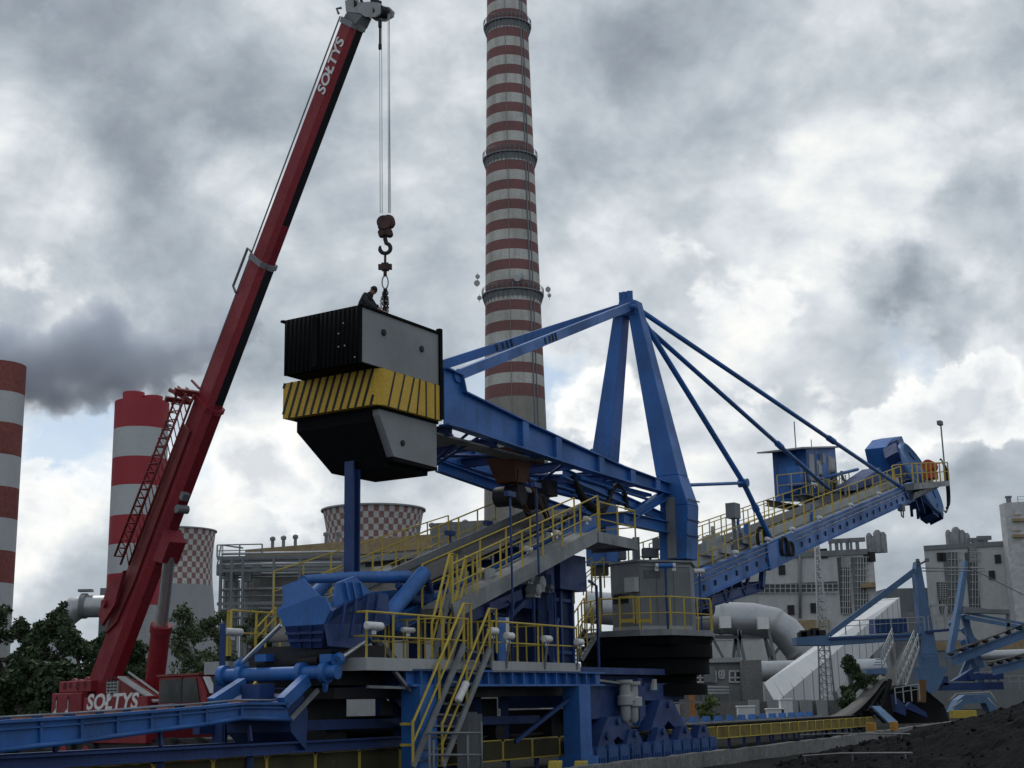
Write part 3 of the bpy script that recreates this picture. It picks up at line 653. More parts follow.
# ---- pylon ---------------------------------------------------------------
def pyl(vs, ws, ss):
    """vs: list of (z, v centre), ws: width across, ss: width along"""
    q = MB()
    for k in range(len(vs)-1):
        r_ = []
        for j in (k, k+1):
            z, v = vs[j]; w, s = ws[j]/2, ss[j]/2
            r_.append([B(-.1-s, v-w, z), B(-.1+s, v-w, z), B(-.1+s, v+w, z), B(-.1-s, v+w, z)])
        q.loft(r_[0], r_[1])
    return q
nl = pyl([(6.7, 1.62), (8.6, 1.75), (9.7, 1.52), (16.45, .28)], [1.05, 1.1, .88, .42], [.9, .9, .85, .5])
pn = nl.build('pylon_leg', blue, rec, bevel=.02)
fl = pyl([(6.7, -1.45), (9.2, -1.42), (16.3, -.22)], [.85, .85, .42], [.9, .9, .5])
fl.build('pylon_leg', blue, rec, bevel=.02)
q = MB(); q.loft([B(-.4, -.42, 15.9), B(.2, -.42, 15.9), B(.2, .5, 15.9), B(-.4, .5, 15.9)], [B(-.36, -.2, 16.55), B(.16, -.2, 16.55), B(.16, .3, 16.55), B(-.36, .3, 16.55)])
for v in (-.12, .02, .22): q.beam(B(-.3, v, 16.4), B(-.3, v, 16.86), .05, .22)
q.lathe(B(-.52, -.35, 16.15), [(.09, 0), (.09, .9)], 10, axis=B.n)
q.build('pylon_head', blue, rec, bevel=.015)
# door strip and splice bands on the lower near leg
q = MB(); q.fbox(B, -.62, -.56, 1.46, 1.80, 6.75, 8.9); q.build('cable_duct', galv, rec)
for z in (8.05, 8.75, 7.5):
    q = MB(); q.fbox(B, -.57, .37, 2.0+(z-6.7)*.07+.16, 2.0+(z-6.7)*.07+.2, z, z+.04); q.build('splice_band', dblue, pn)
q = MB(); q.tube([B(-.1, 1.30, 11.0), B(-.1, 1.5, 11.0)], .09, 10); q.tube([B(-.1, -1.75, 11.0), B(-.1, -1.3, 11.0)], .1, 10)
q.build('pin', dblue, rec)

# ---- counterweight arm ------------------------------------------------------
def arm_girder(v):
    q = MB()
    prof = [(-14.35, 9.36, 10.98), (-13.62, 9.36, 10.92), (-13.45, 9.36, 10.46), (-10.2, 9.24, 10.12), (-7.0, 9.12, 9.82), (-4.0, 9.06, 9.58), (-.5, 9.02, 9.42)]
    for (a, b_, t), (a2, b2, t2) in zip(prof[:-1], prof[1:]):
        r_ = lambda a, b_, t, w: [B(a, v-w, b_), B(a, v+w, b_), B(a, v+w, t), B(a, v-w, t)]
        q.loft(r_(a, b_+.04, t-.04, .02), r_(a2, b2+.04, t2-.04, .02))
        q.beam(B(a, v, t-.02), B(a2, v, t2-.02), .34, .04); q.beam(B(a, v, b_+.02), B(a2, v, b2+.02), .34, .04)
    for a in (-10.3, -8.35, -5.6, -3.4, -1.5):
        i = [k for k in range(len(prof)-1) if prof[k][0] <= a <= prof[k+1][0]][0]
        f = (a-prof[i][0])/(prof[i+1][0]-prof[i][0]); lo = prof[i][1]*(1-f)+prof[i+1][1]*f; hi = prof[i][2]*(1-f)+prof[i+1][2]*f
        q.fbox(B, a-.17, a+.17, v-.15, v+.15, lo+.042, hi-.042)
    return q
arm = arm_girder(1.5).build('counterweight_arm', blue, rec)
arm_girder(-1.5).build('counterweight_arm', blue, rec)
q = MB()
for a in (-13.9, -11.6, -9.2, -6.8, -4.4, -2.2): q.ibeam(B(a, -1.45, 9.3), B(a, 1.45, 9.3), .16, .3)
for k, a in enumerate((-13.9, -11.6, -9.2, -6.8, -4.4)):
    s_ = 1 if k % 2 else -1
    q.tube([B(a, -1.4*s_, 9.22), B(a+2.35, 1.4*s_, 9.2)], .06, 6)
for a in (-12.9, -7.2): q.tube([B(a, 1.35, 9.4), B(a+.5, -.4, 8.7)], .045, 6)
for a in (-12.3,): q.tube([B(a, 1.35, 9.4), B(a-.3, -.6, 8.4)], .045, 6)
q.build('cross_bracing', dblue, rec)
q = MB(); q.fbox(B, -14.3, -12.6, -1.25, 1.2, 9.16, 9.22); q.fbox(B, -14.3, -9.0, .55, 1.25, 9.14, 9.19); q.build('arm_walkway', galv, rec)
# lower chord under the arm back to the pylon
q = MB(); q.ibeam(B(-10.8, -1.2, 8.98), B(-.5, -1.2, 8.2), .22, .35); q.ibeam(B(-7.4, 1.2, 8.95), B(-.5, 1.2, 8.25), .22, .3)
q.tube([B(-8.2, .2, 8.8), B(-.6, .4, 8.6)], .06, 6); q.tube([B(-6.5, 1.3, 8.9), B(-.6, 1.3, 8.7)], .05, 6)
q.ibeam(B(-3.4, 1.42, 7.95), B(-.6, 1.42, 9.0), .3, .3); q.ibeam(B(-3.9, 1.42, 7.85), B(-.5, 1.42, 7.85), .3, .42)
q.ibeam(B(-3.4, -1.42, 7.95), B(-.6, -1.42, 9.0), .3, .3); q.ibeam(B(-3.9, -1.42, 7.85), B(-.5, -1.42, 7.85), .3, .42)
q.ibeam(B(-3.9, -1.5, 7.85), B(-3.9, 1.5, 7.85), .3, .42); q.beam(B(-6.2, .9, 9.02), B(-1.0, .9, 8.98), .45, .1)
q.build('arm_under_frame', blue, rec)
# red-brown chute and drive hanging under the arm, hoses
q = MB(); q.loft([B(-9.9, -.2, 9.5), B(-8.6, -.2, 9.5), B(-8.6, .9, 9.5), B(-9.9, .9, 9.5)], [B(-9.4, .0, 8.5), B(-8.8, .0, 8.5), B(-8.8, .7, 8.5), B(-9.4, .7, 8.5)])
q.tube([B(-9.0, .3, 8.6), B(-8.0, .3, 7.6)], .1, 8); q.tube([B(-8.7, .7, 8.7), B(-7.6, .7, 7.5)], .06, 6); q.fbox(B, -8.5, -8.0, .1, .9, 9.2, 9.4)
q.build('winch', brown, rec)
q = MB(); q.lathe(B(-8.9, -.3, 8.15), [(.32, 0), (.32, .9)], 14, axis=B.n); q.fbox(B, -8.2, -7.3, -.2, .6, 7.9, 8.3); q.fbox(B, -7.5, -6.9, .1, .7, 8.3, 8.8)
q.build('cable_drum', blackp, rec)
for k, (pts, rr) in enumerate((([(-6.9, 1.3, 8.9), (-6.3, 1.3, 8.35), (-5.5, 1.3, 8.05), (-4.8, 1.3, 8.2), (-4.3, 1.3, 8.75), (-3.9, 1.3, 8.95), (-3.4, 1.3, 8.7), (-3.3, 1.3, 8.2)], .09),
        ([(-6.6, 1.1, 8.9), (-6.0, 1.1, 8.2), (-5.2, 1.1, 7.95), (-4.5, 1.1, 8.1), (-4.0, 1.1, 8.55), (-3.5, 1.1, 8.4)], .07),
        ([(-9.6, .9, 8.8), (-9.6, .9, 8.0), (-9.2, .9, 7.55), (-8.7, .9, 7.6), (-8.4, .9, 8.0)], .03),
        ([(-8.2, .9, 8.2), (-7.6, .9, 7.3), (-7.0, .9, 7.3), (-6.6, .9, 7.8)], .03))):
    q = MB(); pp = [B(*p) for p in pts]
    fine = []
    for i in range(len(pp)-1):
        p0, p1, p2, p3 = pp[max(i-1, 0)], pp[i], pp[i+1], pp[min(i+2, len(pp)-1)]
        for t in np.linspace(0, 1, 5)[:-1]:
            fine.append(.5*((2*p1)+(-p0+p2)*t+(2*p0-5*p1+4*p2-p3)*t*t+(-p0+3*p1-3*p2+p3)*t**3))
    fine.append(pp[-1]); q.tube(fine, rr, 6); q.build('hose', black, rec)
# tie bars to the arm
for v, a0, z0_ in ((1.42, -13.72, 10.86), (-1.42, -13.72, 10.95)):
    q = MB(); e = B(-.45, .28 if v > 0 else -.25, 16.2)
    q.beam(B(a0, v, z0_), e, .16, .3); q.lathe(B(a0, v-.16, z0_), [(.2, 0), (.2, .32)], 12, axis=B.n)
    tb = q.build('tie_bar', blue, rec)
    q = MB(); m_ = lerp(B(a0, v, z0_), e, .47); d = unit(e-B(a0, v, z0_))
    for o_ in (-.55, -.2, .05, .3): q.beam(m_+d*o_, m_+d*(o_+.1), .2, .2+.05*(o_ > 0))
    q.build('splice_plate', blackp, tb)
for v, vt, a1, z1_, rr in ((1.35, .35, 29.9, 12.62, .1), (-1.3, -.1, 26.6, 12.05, .1)):
    q = MB(); s_ = B(.2, vt, 16.2); e = B(a1, v, z1_); q.tube([s_, e], rr, 8)
    q.tube([lerp(s_, e, .62), lerp(s_, e, .645)], rr*1.5, 8); q.beam(lerp(s_, e, .985), e-Z*.2, .12, .5)
    q.build('tie_bar', blue, rec)
q = MB(); k_ = B(7.0, 1.3, 10.36); q.tube([B(.25, .5, 15.7), k_, B(9.45, 1.3, 8.4)], .11, 8); q.tube([k_, B(.4, 1.6, 9.45)], .065, 8)
q.lathe(k_-B.n*.2, [(.17, 0), (.17, .4)], 10, axis=B.n); q.tube([lerp(B(9.45, 1.3, 8.4), k_, .5), lerp(B(9.45, 1.3, 8.4), k_, .58)], .15, 8)
q.build('tie_bar', blue, rec)
q = MB(); q.tube([B(23.0, -1.3, 12.72), B(29.6, -1.25, 14.1)], .09, 8); q.build('strut', blue, rec)

# ---- boom --------------------------------------------------------------------
SL = (12.62-6.05)/(30-2.2)
def bz(a): return 5.98+(a-2.2)*SL            # girder centre line
def boom_g(v, h0=.84, h1=.84):
    q = MB(); a0, a1 = 1.6, 31.0
    q.beam(B(a0, v, bz(a0)), B(a1, v, bz(a1)), .24, .96, up=Z); q.beam(B(a0, v, bz(a0)-.5), B(a1, v, bz(a1)-.5), .36, .04); q.beam(B(a0, v, bz(a0)+.5), B(a1, v, bz(a1)+.5), .36, .04)
    q.beam(B(9.0, v, bz(9)-.1), B(12.2, v, bz(12.2)-.05), .4, 1.05)
    return q
boom = boom_g(1.2).build('boom', blue, rec)
boom_g(-1.2).build('boom', blue, rec)
q = MB()
for a in np.arange(3, 31, 2.1): q.beam(B(a, -1.2, bz(a)-.3), B(a, 1.2, bz(a)-.3), .15, .2)
q.build('cross_member', blue, boom)
q = MB(); q.tube([B(1.6, 1.38, bz(1.6)+.16), B(31, 1.38, bz(31)+.16)], .022, 5); q.tube([B(1.6, 1.38, bz(1.6)+.36), B(31, 1.38, bz(31)+.36)], .018, 5)
q.build('cable_tray', lgrey, boom)
for a in np.arange(2.6, 31, 1.05):
    q = MB(); q.fbox(B, a-.05, a+.05, 1.322, 1.37, bz(a)-.26, bz(a)-.06); q.build('clamp', blackp, boom)
    q = MB(); q.fbox(B, a-.04, a+.04, 1.322, 1.37, bz(a)+.12, bz(a)+.2); q.build('clamp', blackp, boom)
# belt between the girders, carried on troughed idlers
q = MB(); n = 40; ys_ = (-.62, -.3, .3, .62); zo = (.2, 0, 0, .2)
i = q.add([B(a, v, bz(a)+.78+z) for a in np.linspace(1, 33, n) for v, z in zip(ys_, zo)])
for k in range(n-1):
    for j in range(3): q.face((i+k*4+j, i+k*4+j+1, i+k*4+5+j, i+k*4+4+j), True)
o = q.build('conveyor_belt', belt, boom); so_ = o.modifiers.new('thick', 'SOLIDIFY'); so_.thickness = .03
q = MB()
for a in np.arange(1.5, 33, .9):
    q.tube([B(a, -.3, bz(a)+.70), B(a, .3, bz(a)+.70)], .06, 6); q.beam(B(a, -.85, bz(a)+.6), B(a, .85, bz(a)+.6), .08, .08)
    for s_ in (-1, 1): q.tube([B(a, .33*s_, bz(a)+.72), B(a, .66*s_, bz(a)+.92)], .06, 6)
q.build('idler', galv, boom)
for v0, v1 in ((.55, 1.25), (-1.75, -1.0)):
    q = MB(); q.beam(B(3.5, (v0+v1)/2, bz(3.5)+.5), B(29.5, (v0+v1)/2, bz(29.5)+.5), .7, .05); q.build('walkway', galv, boom)
    v = v1-.05 if v0 > 0 else v0+.05
    railing([B(2.5, v, bz(2.5)+.5), B(29.4, v, bz(29.4)+.5)], step=1.3, r=.025).build('railing', yellow, boom)
railing([B(3.0, -1.05, bz(3)+.5), B(15.5, -1.05, bz(15.5)+.5)], step=1.3, r=.022).build('railing', yellow, boom)
q = MB()
for v in (-.85, .85):
    q.beam(B(2.5, v, bz(2.5)+.72), B(30, v, bz(30)+.72), .06, .34)
q.build('skirt_plate', lgrey, boom)
# equipment along the boom root
for (px, py, v, sx, sz, mt, nm) in ((677/1, 0, 0, 0, 0, None, None),): pass
pb = B.M(733, 511, 1.0); q = MB(); q.box(pb, B.u*.28, B.n*.2, Z*.3); q.beam(pb-Z*.3, pb-Z*1.7, .18, .14); q.build('junction_box', grey, boom)
for (px, pt, pb_, w_) in ((738, 512, 552, .1), (747, 524, 546, .2), (812, 505, 530, .1)):
    a, b_ = B.M(px, pt, .95), B.M(px, pb_, .95); q = MB(); q.beam(a, b_, w_, w_); q.build('standpipe', blue, boom)
for (a, v, z, d) in ((4.0, .9, 1.0, .5), (5.6, .8, .85, .45), (7.4, .9, .95, .35), (3.0, -.4, 1.5, .6), (6.4, .2, 1.1, .4)):
    q = MB(); c = B(a, v, bz(a)+z); q.box(c, B.u*d, B.n*.22, Z*.2); q.tube([c-B.u*d*.5+Z*.2, c-B.u*d*.5+Z*.55], .08, 7); q.tube([c+B.u*d*.4, c+B.u*d*.4-B.n*.5], .13, 8)
    q.build('drive_unit', rng.choice([lgrey, grey, galv]), boom)
for a in (5.2, 8.6, 11.5, 15, 19.5, 24): lamp(boom, B(a, 1.55, bz(a)+.72), .34, B.u)
# lower boom frame and drive under the root
q = MB()
for v in (-.9, .9):
    q.ibeam(B(1.8, v, bz(1.8)-.75), B(9.0, v, bz(9)-1.25), .25, .4)
    for a in (3.2, 5.0, 6.8): q.beam(B(a, v, bz(a)-.35), B(a+.6, v, bz(a)-1.1), .12, .12); q.beam(B(a+1.4, v, bz(a+1.4)-.35), B(a+.6, v, bz(a)-1.1), .12, .12)
q.beam(B(8.9, -1.0, bz(9)-1.2), B(8.9, 1.0, bz(9)-1.2), .3, .3); q.beam(B(9.3, 1.0, bz(9)-.4), B(9.0, 1.0, bz(9)-1.3), .2, .25)
q.lathe(B(4.6, -.7, bz(4.6)-1.2), [(.35, 0), (.35, 1.4)], 14, axis=B.n); q.lathe(B(6.8, -.7, bz(6.8)-1.15), [(.22, 0), (.22, 1.4)], 12, axis=B.n)
q.build('lower_frame', dblue, boom)
for p, rr in ((B(10.6, 1.45, bz(10.6)+.1), .36), (B(11.2, 1.5, bz(11.2)-.1), .28), (B(8.7, 1.2, bz(8.7)+.75), .4)):
    q = MB()
    for k in range(3):
        c = p+B.u*.1*k; q.tube([c+B.u*rr*math.cos(t)+Z*rr*1.2*math.sin(t) for t in np.linspace(-.9, 4.2, 14)], .035, 5)
    q.build('hose', black, boom)

# ---- house on the boom ---------------------------------------------------------
hs = -2.9
def BT(px, py, v): return B.M(px, py, v)
q = MB(); vN, vF = -1.75, -3.6
def hb(px, py): p = B.loc(B.M(px, py, vN)); return p
c_ = [hb(775, 503), hb(843, 499), hb(843, 446), hb(775, 461)]
a0, a1 = c_[0][0]+.8, c_[1][0]-1.6
zb, zt0, zt1 = hb(800, 492)[2], c_[3][2], c_[2][2]-.4
A0, A1 = a0+4.0, a0+8.6; zt0 += .9
zb = bz(A0)+.9
q.prism([B(A0, vN, zb), B(A1, vN, zb+.5), B(A1, vN, zt0+1.05), B(A0, vN, zt0+.35)], B.n*(vF-vN))
# rounded front cheek and a smaller side cabinet
q.prism([B(A0-.35, vN-.5, zb+.3), B(A0, vN-.5, zb+.1), B(A0, vN-.5, zt0+.3), B(A0-.25, vN-.5, zt0), B(A0-.4, vN-.5, zb+1.4)], B.n*-.9)
q.fbox(B, A1, A1+.55, vN-.35, vN-1.3, zb+1.1, zb+2.2); q.fbox(B, A0-.85, A0-.35, vN-.1, vN-.8, zb+.6, zb+1.6)
house = q.build('drive_house', blue, rec)
q = MB(); q.beam(B(A0-1.3, (vN+vF)/2, zt0+.18), B(A1+.3, (vN+vF)/2, zt0+1.12), 2.5, .08); q.build('roof', lgrey, house)
q = MB(); q.fbox(B, A0+1.4, A0+2.1, vN, vN+.05, zb+.45, zb+2.2); q.fbox(B, A0+.25, A0+1.0, vN, vN+.04, zb+1.0, zb+2.4); q.build('door', lgrey, house)
q = MB(); q.fbox(B, A0+1.52, A0+1.98, vN+.05, vN+.07, zb+1.3, zb+2.0); q.fbox(B, A1-1.3, A1-.35, vN, vN+.04, zb+1.6, zb+2.6); q.build('window', glass, house)
q = MB(); q.fbox(B, A1-1.38, A1-.27, vN, vN+.03, zb+1.52, zb+2.68); q.build('window_frame', lgrey, house)
q = MB(); q.fbox(B, A0+2.35, A0+2.75, vN, vN+.22, zb+1.0, zb+1.5); q.build('switch_box', lgrey, house); q = MB(); q.fbox(B, A1-2.6, A1-2.4, vN, vN+.2, zb+2.1, zb+2.6); q.build('switch_box', lgrey, house)
q = MB(); q.beam(B(A0+.3, -2.4, zt0+.4), B(A0+.3, -2.4, zt0+1.9), .05, .05); q.build('antenna', grey, house); q = MB(); q.beam(B(A0+2.7, -2.4, zt0+.9), B(A0+2.7, -2.4, zt0+1.3), .04, .04); q.build('antenna', grey, house)
q = MB(); q.ibeam(B(A0-1.8, vN+.25, zb-.28), B(A1+.3, vN+.25, zb+.0), .25, .3); q.ibeam(B(A0-1.8, vN-1.6, zb-.28), B(A1+.3, vN-1.6, zb+.0), .25, .3)
q.beam(B(A0-2.0, vN+.2, zb-.06), B(A1-1.5, vN+.2, zb-.06), .9, .05)
for a in (A0+.2, A1-.3): q.beam(B(a, vN-.3, zb-.2), B(a, -1.3, bz(a)+.2), .18, .18)
q.build('support_frame', grey, house)
q = railing([B(A0-2.0, vN-.9, zb-.04), B(A0-2.0, vN+.6, zb-.04), B(A0+2.3, vN+.6, zb-.04)], step=.8)
railing([B(A0+2.3, vN+.6, zb-.04), B(A0+4.2, vN+.6, bz(A0+4.2)+.5)], step=.8, mb=q)
railing([B(A0+2.3, vN+.25, zb-.04), B(A0+4.2, vN+.25, bz(A0+4.2)+.5)], step=.8, mb=q); q.build('railing', yellow, house)
lamp(house, B(A0-.9, vN+.65, zb+.55), .6, B.u)
q = MB(); q.beam(B(A0+2.3, vN+.42, zb-.1), B(A0+4.2, vN+.42, bz(A0+4.2)+.45), .5, .16)
q.build('stairs', galv, house)

# ---- bucket wheel ----------------------------------------------------------------
wc = P(921, 478, 80.5); TL = R(22)
wn = unit(B.n*math.cos(TL)+Z*math.sin(TL)); wu = B.u; wv = unit(np.cross(wn, wu))
if wv[2] < 0: wv = -wv
WR = 2.35
def wp(r, t, o=0.): return wc+wu*r*math.cos(t)+wv*r*math.sin(t)+wn*o
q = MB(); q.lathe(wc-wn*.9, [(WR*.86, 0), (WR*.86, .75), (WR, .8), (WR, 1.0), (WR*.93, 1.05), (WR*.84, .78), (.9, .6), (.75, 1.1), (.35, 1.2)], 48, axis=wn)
wheel = q.build('bucket_wheel', paint('lit_wheel_paint', (.075, .20, .46), .5, dirt=.5, dcol=(.12, .16, .25), scale=1.2), rec)  # paler blue puts the sky-lit look of the disc into its colour
q = MB(); t0 = .15; w0, w1 = -.42, .42
WR -= .35
for (ra, rb_, o0, o1) in ((WR-.05, WR+.62, -.9, -.85), (WR-.05, WR+.62, -.12, -.07)):
    q.prism([wp(ra, t0, o0), wp(ra, t0+.38, o0), wp(rb_, t0+.30, o0), wp(rb_+.06, t0-.06, o0)], wn*(o1-o0))
q.prism([wp(WR+.02, t0+.38, -.86), wp(WR+.62, t0+.3, -.86), wp(WR+.58, t0+.27, -.86), wp(WR, t0+.34, -.86)], wn*.76)
q.prism([wp(WR+.62, t0+.30, -.86), wp(WR+.68, t0-.06, -.86), wp(WR+.63, t0-.06, -.86), wp(WR+.57, t0+.28, -.86)], wn*.76)
q.build('bucket', dblue, wheel)
bk = wheel.children[0]
me0 = bk.data
for k in range(1, 9):
    c = bk.copy(); me = me0.copy(); c.data = me; COL.objects.link(c); c.parent = wheel
    M_ = Matrix.Rotation(2*math.pi*k/9, 4, Vector(wn)); wl = Vector(wc-ORG[rec.name])
    me.transform(Matrix.Translation(wl) @ M_ @ Matrix.Translation(-wl))
# chute housing beside the wheel: a six sided box
q = MB(); hexp = [(886, 447), (893, 438), (902, 436), (912, 462), (914, 486), (893, 478)]
pa = [B.M(px, py, -1.1) for px, py in hexp]
q.loft([p-B.n*1.3 for p in pa], pa)
q.build('chute_housing', blue, rec, bevel=.03)
q = MB(); pa2 = [B.M(px, py, -.6) for px, py in ((893, 478), (912, 486), (914, 505), (893, 507))]; q.prism(pa2, B.n*-1.2); q.build('transfer_chute', blue, rec)
# end platform
pz = B.loc(B.M(890, 500, 1.3)); e1 = B.loc(B.M(948, 486, 1.3))
sA, sB, zA, zB = 29.2, 36.6, bz(29.2)+.6, bz(36.6)-.1
q = MB(); q.loft([B(sA, .75, zA-.35), B(sA, 1.9, zA-.35), B(sA, 1.9, zA), B(sA, .75, zA)], [B(sB, .75, zB-.3), B(sB, 1.9, zB-.3), B(sB, 1.9, zB), B(sB, .75, zB)])
q.loft([B(sA+1, .5, zA-.75), B(sA+1, 1.5, zA-.75), B(sA+1, 1.6, zA-.36), B(sA+1, .5, zA-.36)], [B(sB-1, .5, zB-.5), B(sB-1, 1.5, zB-.5), B(sB-1, 1.6, zB-.31), B(sB-1, .5, zB-.31)])
plat = q.build('end_platform', galv, rec)
q = railing([B(sA, .8, zA), B(sA, 1.88, zA), B(sB, 1.88, zB), B(sB, .8, zB)], step=.95, r=.03); q.build('railing', yellow, plat)
q = MB(); mc = B(sB-1.3, 1.2, zB+.75); q.tube([mc-B.u*.5, mc+B.u*.5], [.34, .34], 14); q.tube([mc+B.u*.5, mc+B.u*.75], .24, 12); q.box(mc-Z*.55, B.u*.45, B.n*.3, Z*.2); q.build('motor', paint('orange_red_paint', (.5, .07, .04), .5, scale=2), plat)
q = MB(); lp = B(sB-.4, 1.8, zB); q.beam(lp, lp+Z*3.3, .07, .07); q.box(lp+Z*3.35-B.u*.15, B.u*.25, B.n*.12, Z*.12); q.build('lamp_pole', grey, plat)
for k in range(3):
    q = MB(); r_ = .75+.12*k; c = B(sB+.1, 1.7-.1*k, zB-.25)
    q.tube([c+B.u*r_*.7*math.cos(t)+Z*r_*1.6*math.sin(t) for t in np.linspace(-1.9, 1.9, 16)], .045, 5); q.build('hose', black, plat)
for (a, z) in ((30.2, -.7), (31.8, -1.3), (33.0, -1.6)):
    q = MB(); q.beam(B(a, .9, bz(a)+.2), B(a+1.1, .6, bz(a)+z), .16, .2); q.beam(B(a+.4, .9, bz(a)+.1), B(a+1.4, .9, bz(a)+z+.3), .1, .1); q.build('wheel_bracket', dblue, rec)
q = MB(); q.tube([B(28.4, 1.3, bz(28.4)-.4), B(28.5, 1.3, bz(28.4)-1.0), B(28.8, 1.3, bz(28.8)-1.15), B(29.0, 1.3, bz(29)-.5)], .04, 5); q.fbox(B, 28.2, 28.6, 1.2, 1.5, bz(28.4)-.75, bz(28.4)-.4); q.build('sensor_box', grey, rec)
q = MB(); q.tube([B(22.6, .3, bz(22.6)+.9), B(22.6, .3, bz(22.6)+1.6), B(22.2, .3, bz(22.6)+1.9), B(22.2, .3, bz(22.6)+2.1)], .07, 6); q.build('dust_nozzle', grey, boom)
q = MB(); q.loft([B(24.0, -.8, bz(24)+1.0), B(24, .4, bz(24)+1.0), B(24.2, .3, bz(24)+1.3), B(24.2, -.7, bz(24)+1.3)], [B(29.0, -.8, bz(29)+1.0), B(29, .4, bz(29)+1.0), B(28.7, .3, bz(29)+1.6), B(28.7, -.7, bz(29)+1.6)]); q.build('belt_hood', dblue, boom)

# ---- slewing deck, house, turntable ------------------------------------------------
dc = (-.35, .25)
def ring8(r, z, off=R(22.5), n=8): return [B(dc[0]+r*math.cos(off+2*math.pi*k/n), dc[1]+r*math.sin(off+2*math.pi*k/n), z) for k in range(n)]
dpoly = [P(px, 631, Y) for px, Y in ((581, 49.4), (600, 47.7), (640, 47.0), (672, 46.9), (713, 48.7), (714, 51.5), (660, 53.2), (600, 52.2))]
q = MB(); q.loft([V(p[0], p[1], 4.02) for p in dpoly], [V(p[0], p[1], 4.22) for p in dpoly]); deck = q.build('slewing_deck', galv, rec)
q = MB(); q.loft([V(p[0], p[1], 3.72)*1+0*p for p in [lerp(p, B(dc[0], dc[1], 0), .06) for p in dpoly]], [V(p[0], p[1], 4.02) for p in [lerp(p, B(dc[0], dc[1], 0), .02) for p in dpoly]])
q.lathe(B(dc[0], dc[1], 2.75), [(2.25, 0), (2.25, .5), (2.38, .55), (2.38, .98)], 40); q.lathe(B(dc[0], dc[1], 2.05), [(2.15, 0), (2.15, .35), (1.8, .4), (1.8, .7)], 40)
q.build('turntable', mblack, rec)
pts = [V(p[0], p[1], 4.22)*1+.02*V(*(B(dc[0], dc[1], 0)-p)[:2], 0) for p in dpoly]
q = railing([pts[k] for k in (0, 1, 2, 3, 4, 5, 6)], step=.95, r=.027)
q.build('railing', yellow, deck)
# yellow gate panels hung on the railing at the front
ctr = B(dc[0], dc[1], 4.22)
for k in range(2):
    pa = P(621+16*k, 603, 48.0-.0*k); q = MB(); d = unit(V(1, -.35, 0)); w_ = .48
    base = P(620.5+17*k, 627, 47.35+.06*k)
    for h in (.2, 1.0): q.beam(base+Z*h, base+d*w_+Z*h, .045, .05 if h > .5 else .12)
    for o_ in (0, w_): q.beam(base+Z*.1+d*o_, base+Z*1.02+d*o_, .05, .05)
    q.build('safety_gate', yellow, deck)
# grey machine house
hz0, hz1 = 4.25, 6.58
hp = [P(612, 600, 48.9), P(640, 600, 47.9), P(691.5, 600, 48.7), P(695, 600, 50.6), P(668, 600, 52), P(622, 600, 51.5)]
q = MB(); q.loft([V(p[0], p[1], hz0) for p in hp], [V(p[0], p[1], hz1) for p in hp]); mh = q.build('machinery_house', grey, rec, bevel=.02)
def wallpt(a, b, t, z, o=.0):
    p = lerp(hp[a], hp[b], t); d = unit(V(*(hp[b]-hp[a])[:2], 0)); nrm = V(d[1], -d[0], 0); return V(p[0], p[1], z)+nrm*o
q = MB(); q.loft([V(p[0], p[1], hz1)+unit(V(p[0], p[1], 0)-V(hp[4][0]*.5+hp[1][0]*.5, 49.9, 0))*.1 for p in hp], [V(p[0], p[1], hz1+.07)+unit(V(p[0], p[1], 0)-V(hp[4][0]*.5+hp[1][0]*.5, 49.9, 0))*.1 for p in hp]); q.build('roof', galv, mh)
def wbox(a, b, t0, t1, z0_, z1_, o0, o1):
    q = MB(); q.hexa([wallpt(a, b, t0, z0_, o0), wallpt(a, b, t1, z0_, o0), wallpt(a, b, t1, z0_, o1), wallpt(a, b, t0, z0_, o1)], [wallpt(a, b, t0, z1_, o0), wallpt(a, b, t1, z1_, o0), wallpt(a, b, t1, z1_, o1), wallpt(a, b, t0, z1_, o1)]); return q
wbox(0, 1, .05, .6, 5.2, 5.75, -.02, .02).build('window', glass, mh)
wbox(0, 1, .62, .98, 5.55, 6.05, .0, .22).build('switch_box', lgrey, mh)
wbox(0, 1, .70, .95, 4.6, 5.4, .0, .14).build('switch_box', grey, mh)
wbox(1, 2, .02, .98, hz1-.16, hz1-.1, .0, .03).build('wall_rib', galv, mh)
wbox(1, 2, .1, .4, hz1-.55, hz1-.28, .0, .025).build('vent_panel', paint('vent_grey', (.13, .14, .15), .6), mh)
wbox(1, 2, .66, .68, hz0, hz1-.2, .0, .02).build('wall_rib', grey, mh)
wbox(1, 2, .33, .35, hz0, hz1-.2, .0, .02).build('wall_rib', grey, mh)
wbox(1, 2, .0, .98, hz0-.02, hz0+.14, .0, .05).build('toe_plate', lgrey, mh)
wbox(0, 1, .02, .98, hz0-.02, hz0+.14, .0, .05).build('toe_plate', lgrey, mh)
p = wallpt(1, 2, .42, 6.42, .35); lamp(mh, p, .62, B.u*.3+V(1, -.2, 0), 1., blue)
for dx in (-.3, .3): lamp(mh, p+unit(B.u*.3+V(1, -.2, 0))*dx, .1, B.u*.3+V(1, -.2, 0), 1.05)
q = MB(); q.tube([p-Z*.05, p-Z*.9, p-Z*1.0-B.u*.05, p-Z*1.5, p-Z*2.4], .045, 6); q.build('lamp_pole', dblue, mh)
p = P(699, 571, 48.4); lamp(deck, p, .4, V(1, .2, 0)); q = MB(); q.beam(p, V(p[0], p[1], 4.2), .06, .06); q.build('lamp_pole', dblue, deck)
